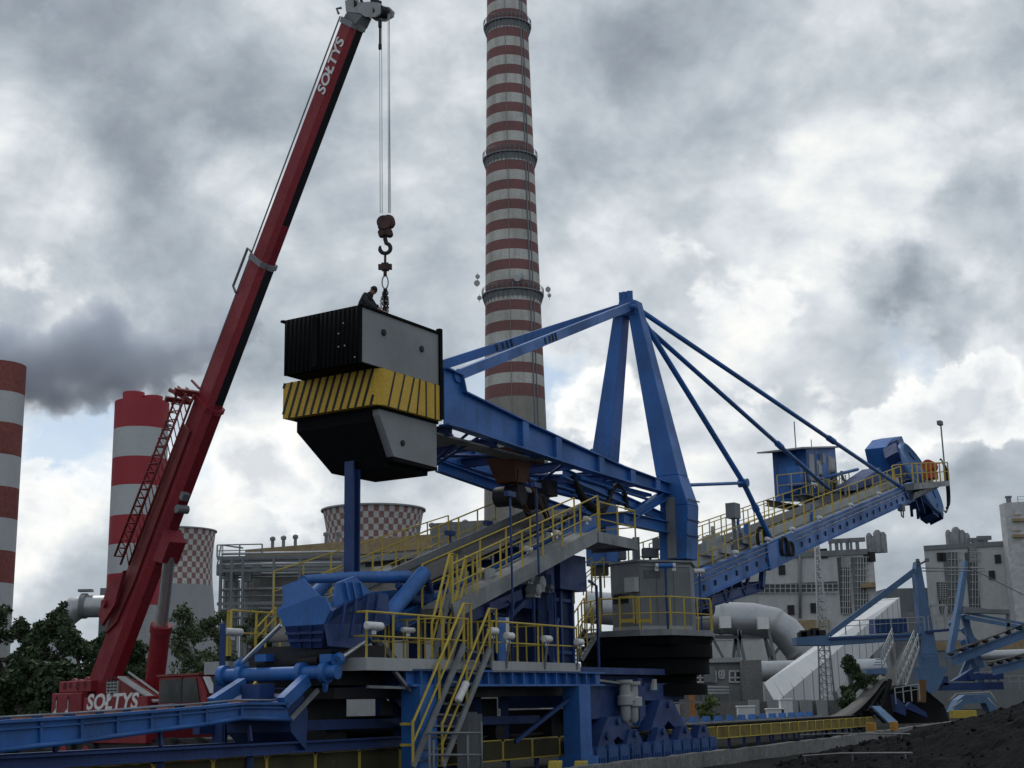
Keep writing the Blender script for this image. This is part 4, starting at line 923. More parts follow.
# low equipment and frames behind the house, seen between gallery and pylon
q = MB()
for (px, py, Y, w_, h_) in ((619, 553, 52, .5, .5), (636, 551, 53, .25, 1.0), (650, 553, 53, .6, .35), (600, 570, 51, .6, .4)):
    p = P(px, py, Y); q.box(p, V(w_/2, 0, 0), V(0, .3, 0), Z*h_/2); q.beam(p-Z*h_/2, V(p[0], p[1], 5), .1, .1)
q.build('drive_unit', grey, rec)
q = railing([P(592, 600, 50)*V(1, 1, 0)+Z*5.7, P(612, 600, 50)*V(1, 1, 0)+Z*5.7, P(612, 600, 52.5)*V(1, 1, 0)+Z*5.7], step=.6); 
a_, b_ = P(574, 588, 49.2), P(592, 572, 49.6); railing([a_-Z*.55, b_-Z*.55], step=.5, mb=q); railing([a_-Z*.55+V(.45, .3, 0), b_-Z*.55+V(.45, .3, 0)], step=.5, mb=q)
q.build('railing', yellow, rec)
# stair from the portal deck to the slewing deck
q = MB(); s0, s1 = P(566, 660, 46.6), P(585, 630, 47.4); w_ = V(.5, -.1, 0)
for k in range(8): c = lerp(s0, s1, k/7); q.box(c+w_*.5, w_*.5, V(.03, .12, 0), Z*.02)
q.beam(s0, s1, .05, .18); q.beam(s0+w_, s1+w_, .05, .18); q.build('stairs', galv, rec)
q = railing([s0, s1], step=.55, r=.025); railing([s0+w_, s1+w_], step=.55, r=.025, mb=q); q.build('railing', yellow, rec)
# ================================================================== LOWER MACHINE: portal, gallery, hopper
def kbox(nm, mt, *bx, parent=None, bevel=0):
    q = MB()
    for b_ in bx: q.fbox(K, *b_)
    return q.build(nm, mt, parent or rec, bevel=bevel)
# portal
for (a, v) in ((-9.9, 2.3), (-18.1, 2.3), (-9.9, -2.0), (-18.1, -2.0)):
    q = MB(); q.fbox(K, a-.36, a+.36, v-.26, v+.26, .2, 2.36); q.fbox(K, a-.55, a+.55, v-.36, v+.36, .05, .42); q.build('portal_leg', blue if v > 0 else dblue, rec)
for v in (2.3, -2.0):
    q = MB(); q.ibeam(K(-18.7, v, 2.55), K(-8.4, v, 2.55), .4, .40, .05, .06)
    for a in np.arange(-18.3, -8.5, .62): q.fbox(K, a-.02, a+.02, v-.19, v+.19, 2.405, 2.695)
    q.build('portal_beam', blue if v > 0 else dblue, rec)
q = MB()
for a in (-18.4, -15.2, -12.4, -9.6): q.ibeam(K(a, -2.0, 2.55), K(a, 2.1, 2.55), .3, .36)
q.beam(K(-18.1, -1.4, 2.3), K(-15.3, -1.4, 1.0), .14, .14); q.beam(K(-10.1, 2.3, 2.1), K(-12.3, 1.6, .9), .1, .1); q.beam(K(-18.0, 2.0, 2.1), K(-16.2, .4, .7), .12, .12); q.beam(K(-13.0, -1.9, 2.3), K(-11.2, -1.9, .9), .14, .14)
q.beam(K(-21, 1.0, 1.55), K(-9.9, 1.0, 1.45), .2, .22); q.beam(K(-21, -1.9, 1.5), K(-9.9, -1.9, 1.35), .2, .25)
for a in (-20.3, -16.6, -13.7): q.beam(K(a, -1.8, .2), K(a, -1.8, 2.5), .3, .3)
q.build('portal_frame', dblue, rec)
# dark belly plates and machinery between the legs
q = MB(); q.fbox(K, -20.6, -8.6, -1.7, 1.7, 2.1, 2.34); q.fbox(K, -14.6, -11.5, -1.2, .6, 1.2, 2.05); q.fbox(K, -19.7, -18.9, -.9, .8, 1.2, 2.1)
q.lathe(K(-16.4, -1.0, 1.35), [(.33, 0), (.33, 2.0)], 16, axis=K.n); q.lathe(K(-12.0, -1.0, 1.15), [(.3, 0), (.3, 2.0)], 16, axis=K.n)
q.build('belly_machinery', blackp, rec)
kbox('access_deck', galv, (-20.5, -10.0, .7, 2.45, 2.82, 2.88)); 
q = MB(); q.fbox(K, -20.5, -15.75, 2.46, 2.5, 2.70, 2.98); q.fbox(K, -15.0, -10.0, 2.46, 2.5, 2.70, 2.98); q.fbox(K, -20.54, -20.5, .7, 2.5, 2.70, 2.98); q.build('toe_plate', lgrey, rec)
q = MB()
for a in (-19.3,): q.beam(K(a, 2.4, 2.7), K(a+.8, 2.3, 2.25), .08, .08); q.beam(K(a-.9, 2.3, 2.35), K(a+3.0, 2.3, 2.28), .06, .06)
q.build('bracket', galv, rec)
zd = 2.9
q = railing([K(-20.45, .9, zd), K(-20.45, 2.45, zd), K(-17.3, 2.45, zd), K(-16.1, 2.45, zd)], step=1.05, r=.026); q.build('railing', yellow, rec)
q = railing([K(-14.75, 2.45, zd), K(-10.1, 2.45, zd)], step=1.1, r=.026); railing([K(-13.4, 1.3, zd), K(-11.9, 1.3, zd), K(-11.9, 2.3, zd)], step=.6, r=.02, mb=q); railing([K(-14.9, 1.6, zd), K(-14.9, 2.45, zd), K(-14.75, 2.45, zd)], step=.4, r=.026, mb=q); q.build('railing', yellow, rec)
q = railing([K(-18.4, 1.0, zd), K(-15.2, 1.0, zd)], step=.8, r=.02); railing([K(-17.0, .7, zd), K(-17.0, 2.3, zd)], step=.5, r=.022, mb=q); q.build('railing', yellow, rec)
# stairs
def stair(foot, head, wv_, n, nm='stairs', rail=1.0, sr=.1, rstep=1.3):
    q = MB(); foot, head, wv_ = map(np.array, (foot, head, wv_)); d = unit(head-foot); hd_ = unit(V(d[0], d[1], 0))
    for k in range(n): c = lerp(foot, head, (k+.5)/n)+wv_/2; q.box(c, wv_/2, hd_*.12, Z*.02)
    for e in (0, 1): q.beam(foot+wv_*e, head+wv_*e, .06, sr*1.6)
    s_ = q.build(nm, galv, rec)
    for e in (0, 1):
        q = MB(); a_, b_ = foot+wv_*e, head+wv_*e
        q.tube([a_+Z*rail*.95, b_+Z*rail, b_+Z*rail+hd_*.35, b_+hd_*.35-Z*.1], .034, 6); q.tube([a_+Z*rail*.5, b_+Z*rail*.5], .028, 6)
        L = np.linalg.norm(b_-a_); m = max(2, int(L/rstep))
        for k in range(m+1): c = lerp(a_, b_, k/m); q.beam(c, c+Z*rail, .06, .06)
        q.build('handrail', yellow, s_)
    return s_
f0, h0 = K.M(413, 766, 2.62), K.M(464, 645, 2.62); f1 = K.M(444, 766, 2.62)
stair(f0, h0, (f1-f0)*.95, 11)
f0, h0 = K.M(432, 640, 2.1), K.M(450, 594, 2.1); f1 = K.M(449, 640, 2.1); f0[2] = f1[2] = zd
stair(f0, h0, f1-f0, 6)
lamp(rec, K.M(462, 692, 2.75), .62, K.M(466, 684, 2.75)-K.M(458, 701, 2.75), 1.1)
# gate and landing at the stair foot, and yellow box beside
q = MB(); g0 = K.M(402, 768, 2.3); 
for (px0, px1, pt) in ((401, 419, 724), (401, 419, 745)): q.beam(K.M(px0, pt, 2.3), K.M(px1, pt, 2.3), .06, .06)
for px in (413, 419): q.beam(K.M(px, 724, 2.3), K.M(px, 766, 2.3), .06, .06)
q.build('safety_gate', yellow, rec)
kbox('foot_plate', lgrey, (-19.0, -17.9, 2.35, 2.7, .05, .5))
q = MB()
for px, t_ in ((463, 712), (471, 712), (476, 714)): p = K.M(px, t_, 1.9); q.beam(V(p[0], p[1], 0), p, .34, .3)
q.build('steel_stanchion', grey, rec)
q = MB()
for (px, pt) in ((467, 735), (481, 722), (429, 735), (433, 740)): p = K.M(px, pt, 2.75); q.tube([V(p[0], p[1], 0), p], .035, 5)
for py in (733, 755): q.tube([K.M(428, py, 2.75), K.M(482, py, 2.75)], .03, 5)
q.build('scaffold_rail', grey, rec)
# inclined belt gallery
def gz(a): return 4.30+.318*(a+16.3)
gA, gB = -16.4, -7.9
q = MB(); q.beam(K(gA, 1.75, gz(gA)-.03), K(gB, 1.75, gz(gB)-.03), .85, .06); q.beam(K(gA, 2.2, gz(gA)-.1), K(gB, 2.2, gz(gB)-.1), .05, .4); q.beam(K(gA, 1.3, gz(gA)-.1), K(gB, 1.3, gz(gB)-.1), .05, .3)
q.fbox(K, gB-.1, -5.1, .6, 2.22, 6.72, 6.80); q.fbox(K, gB-.1, -5.1, 2.2, 2.25, 6.62, 6.95); q.fbox(K, -5.13, -5.08, .6, 2.2, 6.62, 6.95)
gal = q.build('inclined_gallery', galv, rec)
q = railing([K(gA, 2.2, gz(gA)), K(gB, 2.2, gz(gB)), K(gB+.1, 2.2, 6.8), K(-5.15, 2.2, 6.8), K(-5.15, .8, 6.8)], step=1.2, r=.026, h=1.08); q.build('railing', yellow, gal)
q = railing([K(gA, 1.3, gz(gA)), K(gB+.2, 1.3, gz(gB))], step=1.5, r=.026, h=1.12); q.build('railing', yellow, gal)
q = railing([K(-17.5, -1.0, gz(-17.5)+.25), K(-8.6, -1.0, gz(-8.6)+.25)], step=1.2, r=.024, h=1.05); railing([K(-18.8, -1.5, gz(-17.5)+.25), K(-10.6, -1.5, gz(-10.6)+.3)], step=1.2, r=.02, h=1.05, mb=q); q.build('railing', yellow, gal)
q = MB(); q.beam(K(gA-1.2, -1.35, gz(gA-1.2)+.2), K(gB, -1.35, gz(gB)+.2), .75, .06); q.build('walkway', galv, gal)
n = 24; q = MB(); ys_ = (-.7, -.45, .6, .9); zo = (.5, .38, .38, .5)
i = q.add([K(a, v, gz(a)+z) for a in np.linspace(-20.2, -5.6, n) for v, z in zip(ys_, zo)])
for k in range(n-1):
    for j in range(3): q.face((i+k*4+j, i+k*4+j+1, i+k*4+5+j, i+k*4+4+j), True)
o = q.build('conveyor_belt', belt, gal); s_ = o.modifiers.new('thick', 'SOLIDIFY'); s_.thickness = .03
q = MB(); q.beam(K(-17.5, -.8, gz(-17.5)+.45), K(-6.0, -.8, gz(-6)+.45), .05, .5); q.build('skirt_plate', grey, gal)
q = MB()
for a in np.arange(-17, -6, .8): q.tube([K(a, -.6, gz(a)+.30), K(a, .85, gz(a)+.30)], .055, 6); q.beam(K(a, .95, gz(a)-.3), K(a, .95, gz(a)+.42), .06, .06)
q.build('idler', galv, gal)
q = MB(); q.ibeam(K(-17.2, 1.0, gz(-17.2)-.12), K(-5.6, 1.0, gz(-5.6)-.12), .2, .4); q.ibeam(K(-17.2, -.85, gz(-17.2)-.12), K(-5.6, -.85, gz(-5.6)-.12), .2, .4)
for a in (-15.5, -13.2, -11, -8.8): q.beam(K(a, -.85, gz(a)-.2), K(a, 1.0, gz(a)-.2), .15, .15)
q.build('gallery_girder', blue, gal)
for px, py in ((483, 571), (528, 549), (557, 533), (587, 519)): lamp(gal, K.M(px, py, 1.25), .34, K.u)
q = MB(); p = K.M(490, 578, 1.45); q.box(p, K.u*.16, K.n*.08, Z*.26); q.build('switch_box', lgrey, gal)
# thin lamp posts rising beside the gallery
for (px, pt, pb_, v) in ((513, 496, 617, 2.35), (539, 487, 575, 2.35), (453, 535, 575, -.95), (491, 525, 570, -.95)):
    a_, b_ = K.M(px-3, pt, v), K.M(px, pb_, v); q = MB(); q.beam(b_, a_, .045, .045); q.box(a_+Z*.05, K.u*.2, K.n*.07, Z*.07); q.build('lamp_post', dblue, gal)
# supports and drives beneath the gallery
q = MB()
for (a, v) in ((-13.5, 1.0), (-9.4, 1.0), (-13.5, -.85), (-9.4, -.85)): q.beam(K(a, v, zd-.1), K(a, v, gz(a)-.3), .28, .28)
q.beam(K(-14.6, 1.1, 4.0), K(-11.0, 1.1, 4.95), .2, .28); q.beam(K(-14.7, 1.1, 4.0), K(-14.7, 1.1, 4.7), .14, .14); q.beam(K(-9.3, 1.2, 3.0), K(-9.3, 1.2, 5.6), .5, .12); q.beam(K(-13.4, 1.0, 3.3), K(-9.5, 1.0, 5.3), .14, .14)
q.fbox(K, -12.2, -11.6, .2, 1.0, 2.9, 4.1); q.fbox(K, -10.6, -8.4, -.8, .9, 4.6, 6.2); q.fbox(K, -8.0, -6.2, -.9, .9, 5.3, 6.4)
q.build('gallery_support', dblue, gal)
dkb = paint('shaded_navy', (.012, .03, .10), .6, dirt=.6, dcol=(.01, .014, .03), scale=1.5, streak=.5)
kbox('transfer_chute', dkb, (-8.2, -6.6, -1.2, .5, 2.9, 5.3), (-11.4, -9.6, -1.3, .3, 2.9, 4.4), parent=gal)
q = MB()
for a in (-8.25, -7.4, -6.6): q.fbox(K, a-.06, a+.06, .5, .62, 2.9, 5.3)
for z in (3.4, 4.2, 5.0): q.fbox(K, -8.25, -6.55, .5, .58, z-.05, z+.05)
for (a, v, r_) in ((-9.0, 1.2, .05), (-9.15, 1.2, .04), (-6.3, 1.3, .05), (-12.0, 1.4, .04), (-10.5, 1.3, .05)): q.tube([K(a, v, 2.9), K(a, v, 4.6+.15*(a+12)), K(a+.3, v-.4, 4.8+.15*(a+12))], r_, 6)
q.build('stiffener', dblue, gal)
# dense framing and piping packed under the gallery and between the legs
rc = random.Random(11)
for k in range(26):
    a, v = rc.uniform(-17.0, -8.6), rc.uniform(-1.7, 1.3); zt_ = max(zd+.5, min(gz(a)-.4, zd+rc.uniform(.8, 3.0))); q = MB()
    t_ = rc.random()
    if t_ < .35: q.beam(K(a, v, zd), K(a, v, zt_), .12, .12)
    elif t_ < .65: q.beam(K(a, v, zd+.1), K(a+rc.choice((-1, 1))*rc.uniform(.7, 1.5), v, zt_-.2), .1, .14)
    else: q.tube([K(a, v, zd), K(a, v, zt_-.3), K(a+rc.uniform(-.8, .8), v, zt_-.1)], rc.uniform(.04, .09), 7)
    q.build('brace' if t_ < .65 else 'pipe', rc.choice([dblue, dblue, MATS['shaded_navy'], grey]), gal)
for (a0_, z0_, a1_, z1_, v) in ((-17.7, 2.2, -15.6, .9, 1.2), (-15.2, 2.2, -16.9, .9, 1.2), (-14.8, 2.2, -12.9, .8, .4), (-12.2, 2.2, -14.2, .8, .4), (-10.4, 2.2, -12.0, .9, -1.0)):
    q = MB(); q.beam(K(a0_, v, z0_), K(a1_, v, z1_), .16, .16); q.build('brace', dblue, rec)
for a in (-16.9, -14.9, -13.1, -11.6):
    q = MB(); q.beam(K(a, .9, .35), K(a, .9, 2.2), .22, .22); q.build('frame_post', dblue, rec)
kbox('pump_house', blackp, (-6.1, -4.4, -2.2, -.9, 2.9, 4.7), (-5.0, -2.6, -2.6, -1.9, 2.9, 5.7), parent=gal)
for (px, py, r_) in ((526, 577, .15), (537, 583, .2), (533, 590, .17), (546, 588, .1)):
    c = K.M(px, py, 1.2); q = MB(); q.lathe(c-K.n*.2, [(r_*.6, 0), (r_, .05), (r_, .4), (r_*.5, .45)], 12, axis=K.n); q.box(c-Z*r_, K.u*r_, K.n*.15, Z*.05); q.build('gear_motor', rng.choice([lgrey, galv]), gal)
q = MB(); q.fbox(K, -13.1, -12.7, 1.3, 1.6, 2.9, 4.2); q.build('blue_cabinet', blue, gal); q = MB(); q.fbox(K, -12.68, -12.5, 1.35, 1.6, 3.3, 4.2); q.build('white_strip', white, gal)
# floodlights on the lower railing
for px, py in ((493, 631), (509, 636), (547, 639), (579, 642)):
    c = K.M(px, py, 2.6); lamp(rec, c, .36, K.u, 1.15)
    q = MB(); q.beam(c-Z*.1, V(c[0], c[1], zd-.1)-K.n*.1, .05, .05); q.build('lamp_post', grey, rec)
lamp(rec, K.M(374, 626, 2.62), .6, K.u, 1.1); lamp(rec, K.M(408, 630, 1.6), .5, K.u, .8)
lamp(rec, K.M(233, 632, -1.7), .62, K.u, 1.1)
q = MB(); c = K.M(223, 632, -1.7); q.beam(V(c[0], c[1], 1), c+Z*.2, .12, .12); q.build('lamp_post', dblue, rec)
# side platform left of the hopper
s0 = K.loc(K.T(222, 680, -20.6)); 
q = MB(); pa, pb_, pc = K.M(227, 659, -1.9), K.M(268, 659, -1.9), None
q.fbox(K, K.loc(pa)[0], K.loc(pb_)[0]+1.5, -2.6, -1.85, K.loc(pa)[2]-.35, K.loc(pa)[2]-.05); q.build('side_platform', lgrey, rec)
q = railing([K.M(227, 656, -2.5), K.M(230, 656, -1.9)+Z*0, K.M(280, 656, -1.9)*V(1, 1, 0)+Z*K.M(230, 656, -1.9)[2]], step=.95, r=.026); railing([K.M(255, 662, -1.9), K.M(275, 640, -1.9)], step=.5, r=.026, mb=q, h=.8); q.build('railing', yellow, rec)

# hopper and cross pipe
hop = None
q = MB(); sH = -21.3
def HT(px, py, s=sH): return K.T(px, py, s)
fr_ = [HT(276, 611), HT(318, 595.5), HT(325, 597), HT(332, 611), HT(326, 624), HT(284.6, 626.4)]
q.prism(fr_, K.u*.06)
hop = q.build('hopper', blue, rec)
q = MB(); q.prism([HT(282, 586, sH+.25), HT(303, 578.5, sH+.25), HT(316, 592.5, sH+.1), HT(319, 595.3, sH+.07), HT(276.5, 610.8, sH+.07), HT(283, 604, sH+.1)], K.u*.05); q.build('back_plate', blue, hop)
def low(px, py, d): return HT(px, py, sH+d)
q = MB(); f_ = [low(284.6, 626.6, .0), low(326, 624.2, .0), low(322, 648, .25), low(291, 648, .25)]; bk_ = [p+K.u*1.3 for p in f_]; q.loft(f_, bk_); 
for t in (.33, .66): q.beam(lerp(f_[0], f_[3], t)-K.u*.02, lerp(f_[1], f_[2], t)-K.u*.02, .06, .06)
for t in (.33, .66): q.beam(lerp(f_[0], f_[1], t)-K.u*.02, lerp(f_[3], f_[2], t)-K.u*.02, .05, .05, up=K.u)
q.build('lower_chute', dblue, hop)
vR = K.loc(fr_[3])[1]
q = MB(); q.prism([fr_[3], fr_[4], K.M(330, 646, vR), K.M(352, 648, vR), K.M(390, 624, vR), K.M(388, 594, vR), K.M(371, 593, vR), K.M(341, 606, vR)], -K.n*.06)
for px in (345, 356, 368, 379): q.beam(K.M(px, 603-(px-345)*.3, vR+.03), K.M(px-6, 640-(px-345)*.3, vR+.03), .05, .05, up=K.n)
q.build('side_wing', dblue, hop); q = MB()
q.prism([K.M(337, 583, vR-.1), K.M(355, 576, vR-.1), K.M(371, 592, vR-.1), K.M(341, 606, vR-.1), K.M(334, 607, vR-.1)], -K.n*.06)
for px in (345, 352, 360): q.beam(K.M(px, 582, vR-.05), K.M(px+4, 600, vR-.05), .05, .05, up=K.n)
q.build('side_wing', blue, hop)
q = MB(); q.prism([K.M(371, 592, vR-1.4), K.M(415, 588, vR-1.4), K.M(410, 606, vR-1.4), K.M(372, 618, vR-1.4)], K.n*.06); q.build('rear_plate', blue, hop)
q = MB(); q.tube([K.M(303, 579.5, .9), K.M(352, 577, .9), K.M(408, 577, .9)], [.1, .13, .17], 10); q.tube([K.M(312, 597, .3), K.M(326, 583, .3)], .17, 10); q.build('tubular_beam', blue, rec)
q = MB(); q.tube([K.M(386, 618, 1.5), K.M(424, 573, 1.5)], .2, 12); q.tube([K.M(330, 650, 1.5), K.M(386, 618, 1.5)], .11, 10); q.build('tubular_beam', blue, rec)
q = MB(); q.tube([K.M(424, 573, 1.4), K.M(430, 592, 1.2), K.M(428, 615, 1.2)], .12, 8); q.tube([K.M(398, 585, 1.1), K.M(412, 600, 1.1), K.M(428, 604, 1.1)], .09, 8); q.tube([K.M(400, 603, .9), K.M(428, 597, .9)], .09, 8); q.prism([K.M(388, 600, .6), K.M(430, 580, .6), K.M(436, 640, .6), K.M(384, 640, .6)], K.n*-.2); q.build('tail_frame', dblue, rec)
q = MB(); q.tube([K.M(346, 612, 1.9), K.M(352, 628, 1.9), K.M(350, 640, 1.9)], .09, 8); q.tube([K.M(352, 606, 1.9), K.M(354, 640, 1.9)], .07, 8); q.build('conduit', grey, rec)
# cross pipe
z_ = 2.67
q = MB(); pL, pR = K.T(222, 676, -21.1), K.T(338, 672, -21.1); q.tube([pL, pR], .155, 16)
for px in (224, 243, 303, 326):
    t = (px-222)/116; c = lerp(pL, pR, t); q.lathe(c-K.n*.09, [(.155, 0), (.235, .02), (.235, .16), (.155, .18)], 18, axis=K.n)
    q.prism([c-K.n*.05+V(0, 0, -.1)+K.u*-.1, c-K.n*.05+V(0, 0, -.1)+K.u*.1, c-K.n*.05-Z*.42+K.u*.0], K.n*.1)
q.build('cross_pipe', blue, rec)
for (a_, b_, r_) in ((K.T(238, 667, -21.1), K.T(281, 625, -21.15), .05), (K.T(336, 661, -21.1), K.M(366, 640, 1.95), .055), (K.M(366, 640, 1.95), K.M(383, 612, 1.9), .05)):
    q = MB(); q.tube([a_, b_], r_, 10); cyl = q.build('hydraulic_cylinder', chrome, rec)
    q = MB(); q.tube([a_, lerp(a_, b_, .12)], r_*2.6, 10); q.build('clevis', blue, cyl)
# tail pulley and belt loop under the hopper
q = MB(); c0, c1 = K.T(262, 664, -20.6), K.T(322, 660, -20.6); q.tube([c0, c1], .2, 18); q.build('tail_pulley', blackp, rec)
q = MB(); p_ = [K.T(281, 649, -20.9), K.T(333, 649, -20.9), K.T(326, 660, -20.7), K.T(262, 666, -20.7)]; q.prism(p_, K.u*.04); q.build('belt_apron', belt, rec)
for px in (266, 331): q = MB(); c = K.T(px, 658, -20.9); q.box(c, K.n*.16, K.u*.2, Z*.08); q.build('bearing_block', blue, rec)
kbox('pulley_frame', blackp, (-20.4, -18.5, -.9, 1.6, 2.4, 3.3))

# tower column beneath the counterweight
q = MB(); cc = B.M(353, 540, .2); z0_, z1_ = 2.8, 8.0
cc = B(-17.0, .2, 0); ct, cb = P(352.5, 478, 35.9), P(352.5, 580, 35.9)
q = MB(); q.ibeam(V(ct[0], cb[1], 3.0), V(ct[0], cb[1], 8.2), .30, .30, .05, .05, up=B.u)
q.build('support_post', dblue, rec)

# undercarriage: cross beam, balancers, wheel boxes
q = MB(); q.fbox(K, -8.3, .3, -1.2, 1.2, 1.75, 2.7); q.fbox(K, -3.6, -.2, 1.2, 1.6, 1.9, 2.45); q.fbox(K, -4.6, -4.3, 1.2, 1.85, 1.3, 2.6); q.fbox(K, -8.5, -3.9, 1.2, 1.75, 1.4, 2.35); q.fbox(K, -8.4, -.6, -1.5, 1.7, 2.72, 2.92); q.fbox(K, -5.4, -5.1, 1.75, 1.95, 1.5, 2.3)
q.build('undercarriage', dblue, rec)
q = MB(); q.beam(K(-8.3, 1.9, 2.55), K(-5.2, 1.9, 2.38), .3, .06); q.fbox(K, -2.2, .6, 1.0, 1.9, 1.78, 1.83); q.build('catwalk', galv, rec)
def balancer(a, w, z0_, z1_, v=2.0, th=.45):
    q = MB(); q.prism([K(a-w*.5, v, z0_), K(a-w*.2, v, z1_), K(a+w*.14, v, z1_), K(a+w*.5, v, z0_), K(a+w*.2, v, z0_), K(a, v, z0_+(z1_-z0_)*.3), K(a-w*.2, v, z0_)], -K.n*th)
    q.lathe(K(a, v-.02, z1_-.14), [(.11, 0), (.11, .1)], 12, axis=K.n); return q
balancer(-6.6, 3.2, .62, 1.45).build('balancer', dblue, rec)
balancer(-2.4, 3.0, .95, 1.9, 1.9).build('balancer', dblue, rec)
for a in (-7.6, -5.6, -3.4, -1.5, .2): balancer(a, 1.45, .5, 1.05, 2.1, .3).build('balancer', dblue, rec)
q = MB(); q.fbox(K, -9.0, -.2, 1.3, 1.6, .6, .8); q.build('bogie_frame', dblue, rec)
for k, a in enumerate(np.arange(-9.0, .9, .82)):
    q = MB(); q.prism([K(a-.33, 2.2, .08), K(a-.33, 2.2, .52), K(a-.2, 2.2, .62), K(a+.2, 2.2, .62), K(a+.33, 2.2, .52), K(a+.33, 2.2, .08)], -K.n*.5)
    for o_ in (-.17, 0, .17): q.fbox(K, a+o_-.02, a+o_+.02, 2.2, 2.23, .12, .3)
    b_ = q.build('wheel_box', MATS.get('mid_blue') or paint('mid_blue', (.02, .085, .28), .55, dirt=.6, dcol=(.015, .03, .08), scale=1.5, streak=.5), rec)
    q = MB(); q.lathe(K(a, 1.62, .27), [(.24, 0), (.24, .06), (.2, .08), (.2, .2)], 18, axis=K.n); q.build('wheel', galv, b_)
for (px, py, sc_) in ((625, 703, 1.0), (633, 708, .8)):
    c = K.M(px, py, 2.05); q = MB(); q.lathe(c-Z*.55*sc_, [(.1, 0), (.16, .1), (.16, .45), (.24, .5), (.24, .75), (.18, .8), (.18, 1.15), (.26, 1.15), (.26, 1.25)], 14); q.box(c+Z*.2+K.u*.2, K.u*.2*sc_, K.n*.16, Z*.14); q.build('gear_motor', lgrey, rec)
q = MB(); c = K.M(653, 690, 1.7); q.prism([c-K.u*.2, c+K.u*.12, c+K.u*.1+Z*.35, c-K.u*.02+Z*.35], K.n*.1); q.build('rail_clamp', lgrey, rec)
q = MB(); q.fbox(K, -9.0, -6.0, -.6, 1.0, .9, 1.7); q.build('belly_machinery', blackp, rec)
# ================================================================== COUNTERWEIGHT, CRANE, PERSON
cw = thing('counterweight', B(-16.2, .2, 8.0), 'black and grey counterweight box with yellow striped band hung from the red crane', 'counterweight')
sF, sK = -18.0, -14.45
zt = 11.9
q = MB(); q.fbox(B, sF+.05, sK, -1.0, 1.47, 10.45, zt); q.build('grey_block', paint('ballast_grey', (.27, .285, .30), .6, dirt=.45, dcol=(.17, .18, .19), scale=.55, streak=.12, fine=.02), cw, bevel=.01)
q = MB()
q.fbox(B, sF-.02, sF+.05, -1.05, 1.5, 10.42, zt+.03)
q.prism([B(sF-.02, 1.48, 10.42), B(sF+.75, 1.48, 10.42), B(sF+.75, 1.48, 10.44), B(sF-.02, 1.48, 10.44)], -B.n*2.5)
for k, v in enumerate(np.linspace(-.97, 1.38, 17)):                      # ribbed front sheet
    q.lathe(B(sF+.0, v, 10.46), [(.05, 0), (.05, zt-10.44)], 8)
q.fbox(B, sF-.08, sF-.02, -.06, .12, 10.5, zt-.1)
q.fbox(B, sF, sK+.02, 1.42, 1.52, zt, zt+.06); q.fbox(B, sK-.1, sK+.03, 1.40, 1.53, 9.5, zt+.16); q.fbox(B, sF, sK, -1.22, -1.12, zt, zt+.06)
q.build('black_sheet', mblack, cw)
for (px, py) in ((383.5, 332.5), (421.5, 349)):
    c = B.M(px, py, 1.475); q = MB(); q.lathe(c, [(.09, 0), (.09, .03), (.05, .04)], 14, axis=B.n); q.build('lifting_socket', blackp, cw)
# yellow band
y0, y1 = 9.47, 10.44
q = MB(); ring = lambda z: [B(sF+.72, -1.72, z), B(sF+.72, 1.35, z), B(sF+.95, 1.50, z), B(sK+.02, 1.50, z), B(sK+.02, -1.72, z)]
q.loft(ring(y0), ring(y1))
yb = q.build('striped_band', paint('dull_yellow_paint', (.68, .43, .045), .55, dirt=.35, dcol=(.42, .27, .06), scale=1.3, streak=.3), cw)
q = MB()
for v in np.arange(-2.0, 1.36, .25):                # slanting black lines on the front
    a_, b_ = v, v+.34
    lo = 0.0; hi = 1.0
    if a_ < -1.71: lo = (-1.71-a_)/(b_-a_)
    if b_ > 1.34: hi = (1.34-a_)/(b_-a_)
    if hi-lo < .08: continue
    f = lambda t: B(sF+.715, a_+(b_-a_)*t, y0+(y1-y0)*t)
    q.beam(f(lo), f(hi), .075, .012, up=B.u)
for s in np.arange(sF+.72, sK-.2, .42):               # and on the side
    f = lambda t: B(s+.3*t, 1.504, y0+(y1-y0)*t)
    t0 = max(0, (sF+.97-s)/.3); t1 = min(1, (sK-s)/.3)
    if s > sF+2.2: f = (lambda s_: (lambda t: B(s_+.14*t, 1.504, y0+(y1-y0)*t)))(s)
    if s > sF+2.7: f = (lambda s_: (lambda t: B(s_, 1.504, y0+(y1-y0)*t)))(s)
    if t1-t0 > .55: q.beam(f(t0), f(t1), .06, .012, up=B.n)
o = q.build('stripe', blackp, yb); o['kind'] = 'stuff'
# lower block
prof = [(sF+1.0, 9.46), (sF+1.0, 9.26), (sF+1.62, 8.24), (sK+.0, 8.2), (sK+.0, 9.46)]
q = MB(); q.prism([B(a, 1.32, z) for a, z in prof], -B.n*.25); q.build('grey_cheek', MATS['ballast_grey'], cw)
q = MB()
top = lambda z, s0, s1, v0, v1: [B(s0, v0, z), B(s0, v1, z), B(s1, v1, z), B(s1, v0, z)]
q.loft(top(9.46, sF+.95, sK, -1.42, 1.1), top(9.1, sF+.95, sK, -1.42, 1.1)); q.loft(top(9.1, sF+.95, sK, -1.42, 1.1), top(7.98, sF+1.55, sK-.1, -.7, 1.08))
q.fbox(B, sF+.93, sK+.04, -1.5, 1.36, 9.40, 9.47); q.fbox(B, sF+1.6, sK+.04, .9, 1.31, 8.12, 8.22)
q.build('black_belly', mblack, cw)
for (px, py) in ((402.5, 443),):
    c = B.M(px, py, 1.325); q = MB(); q.lathe(c, [(.08, 0), (.08, .03), (.045, .04)], 14, axis=B.n); q.build('lifting_socket', blackp, cw)
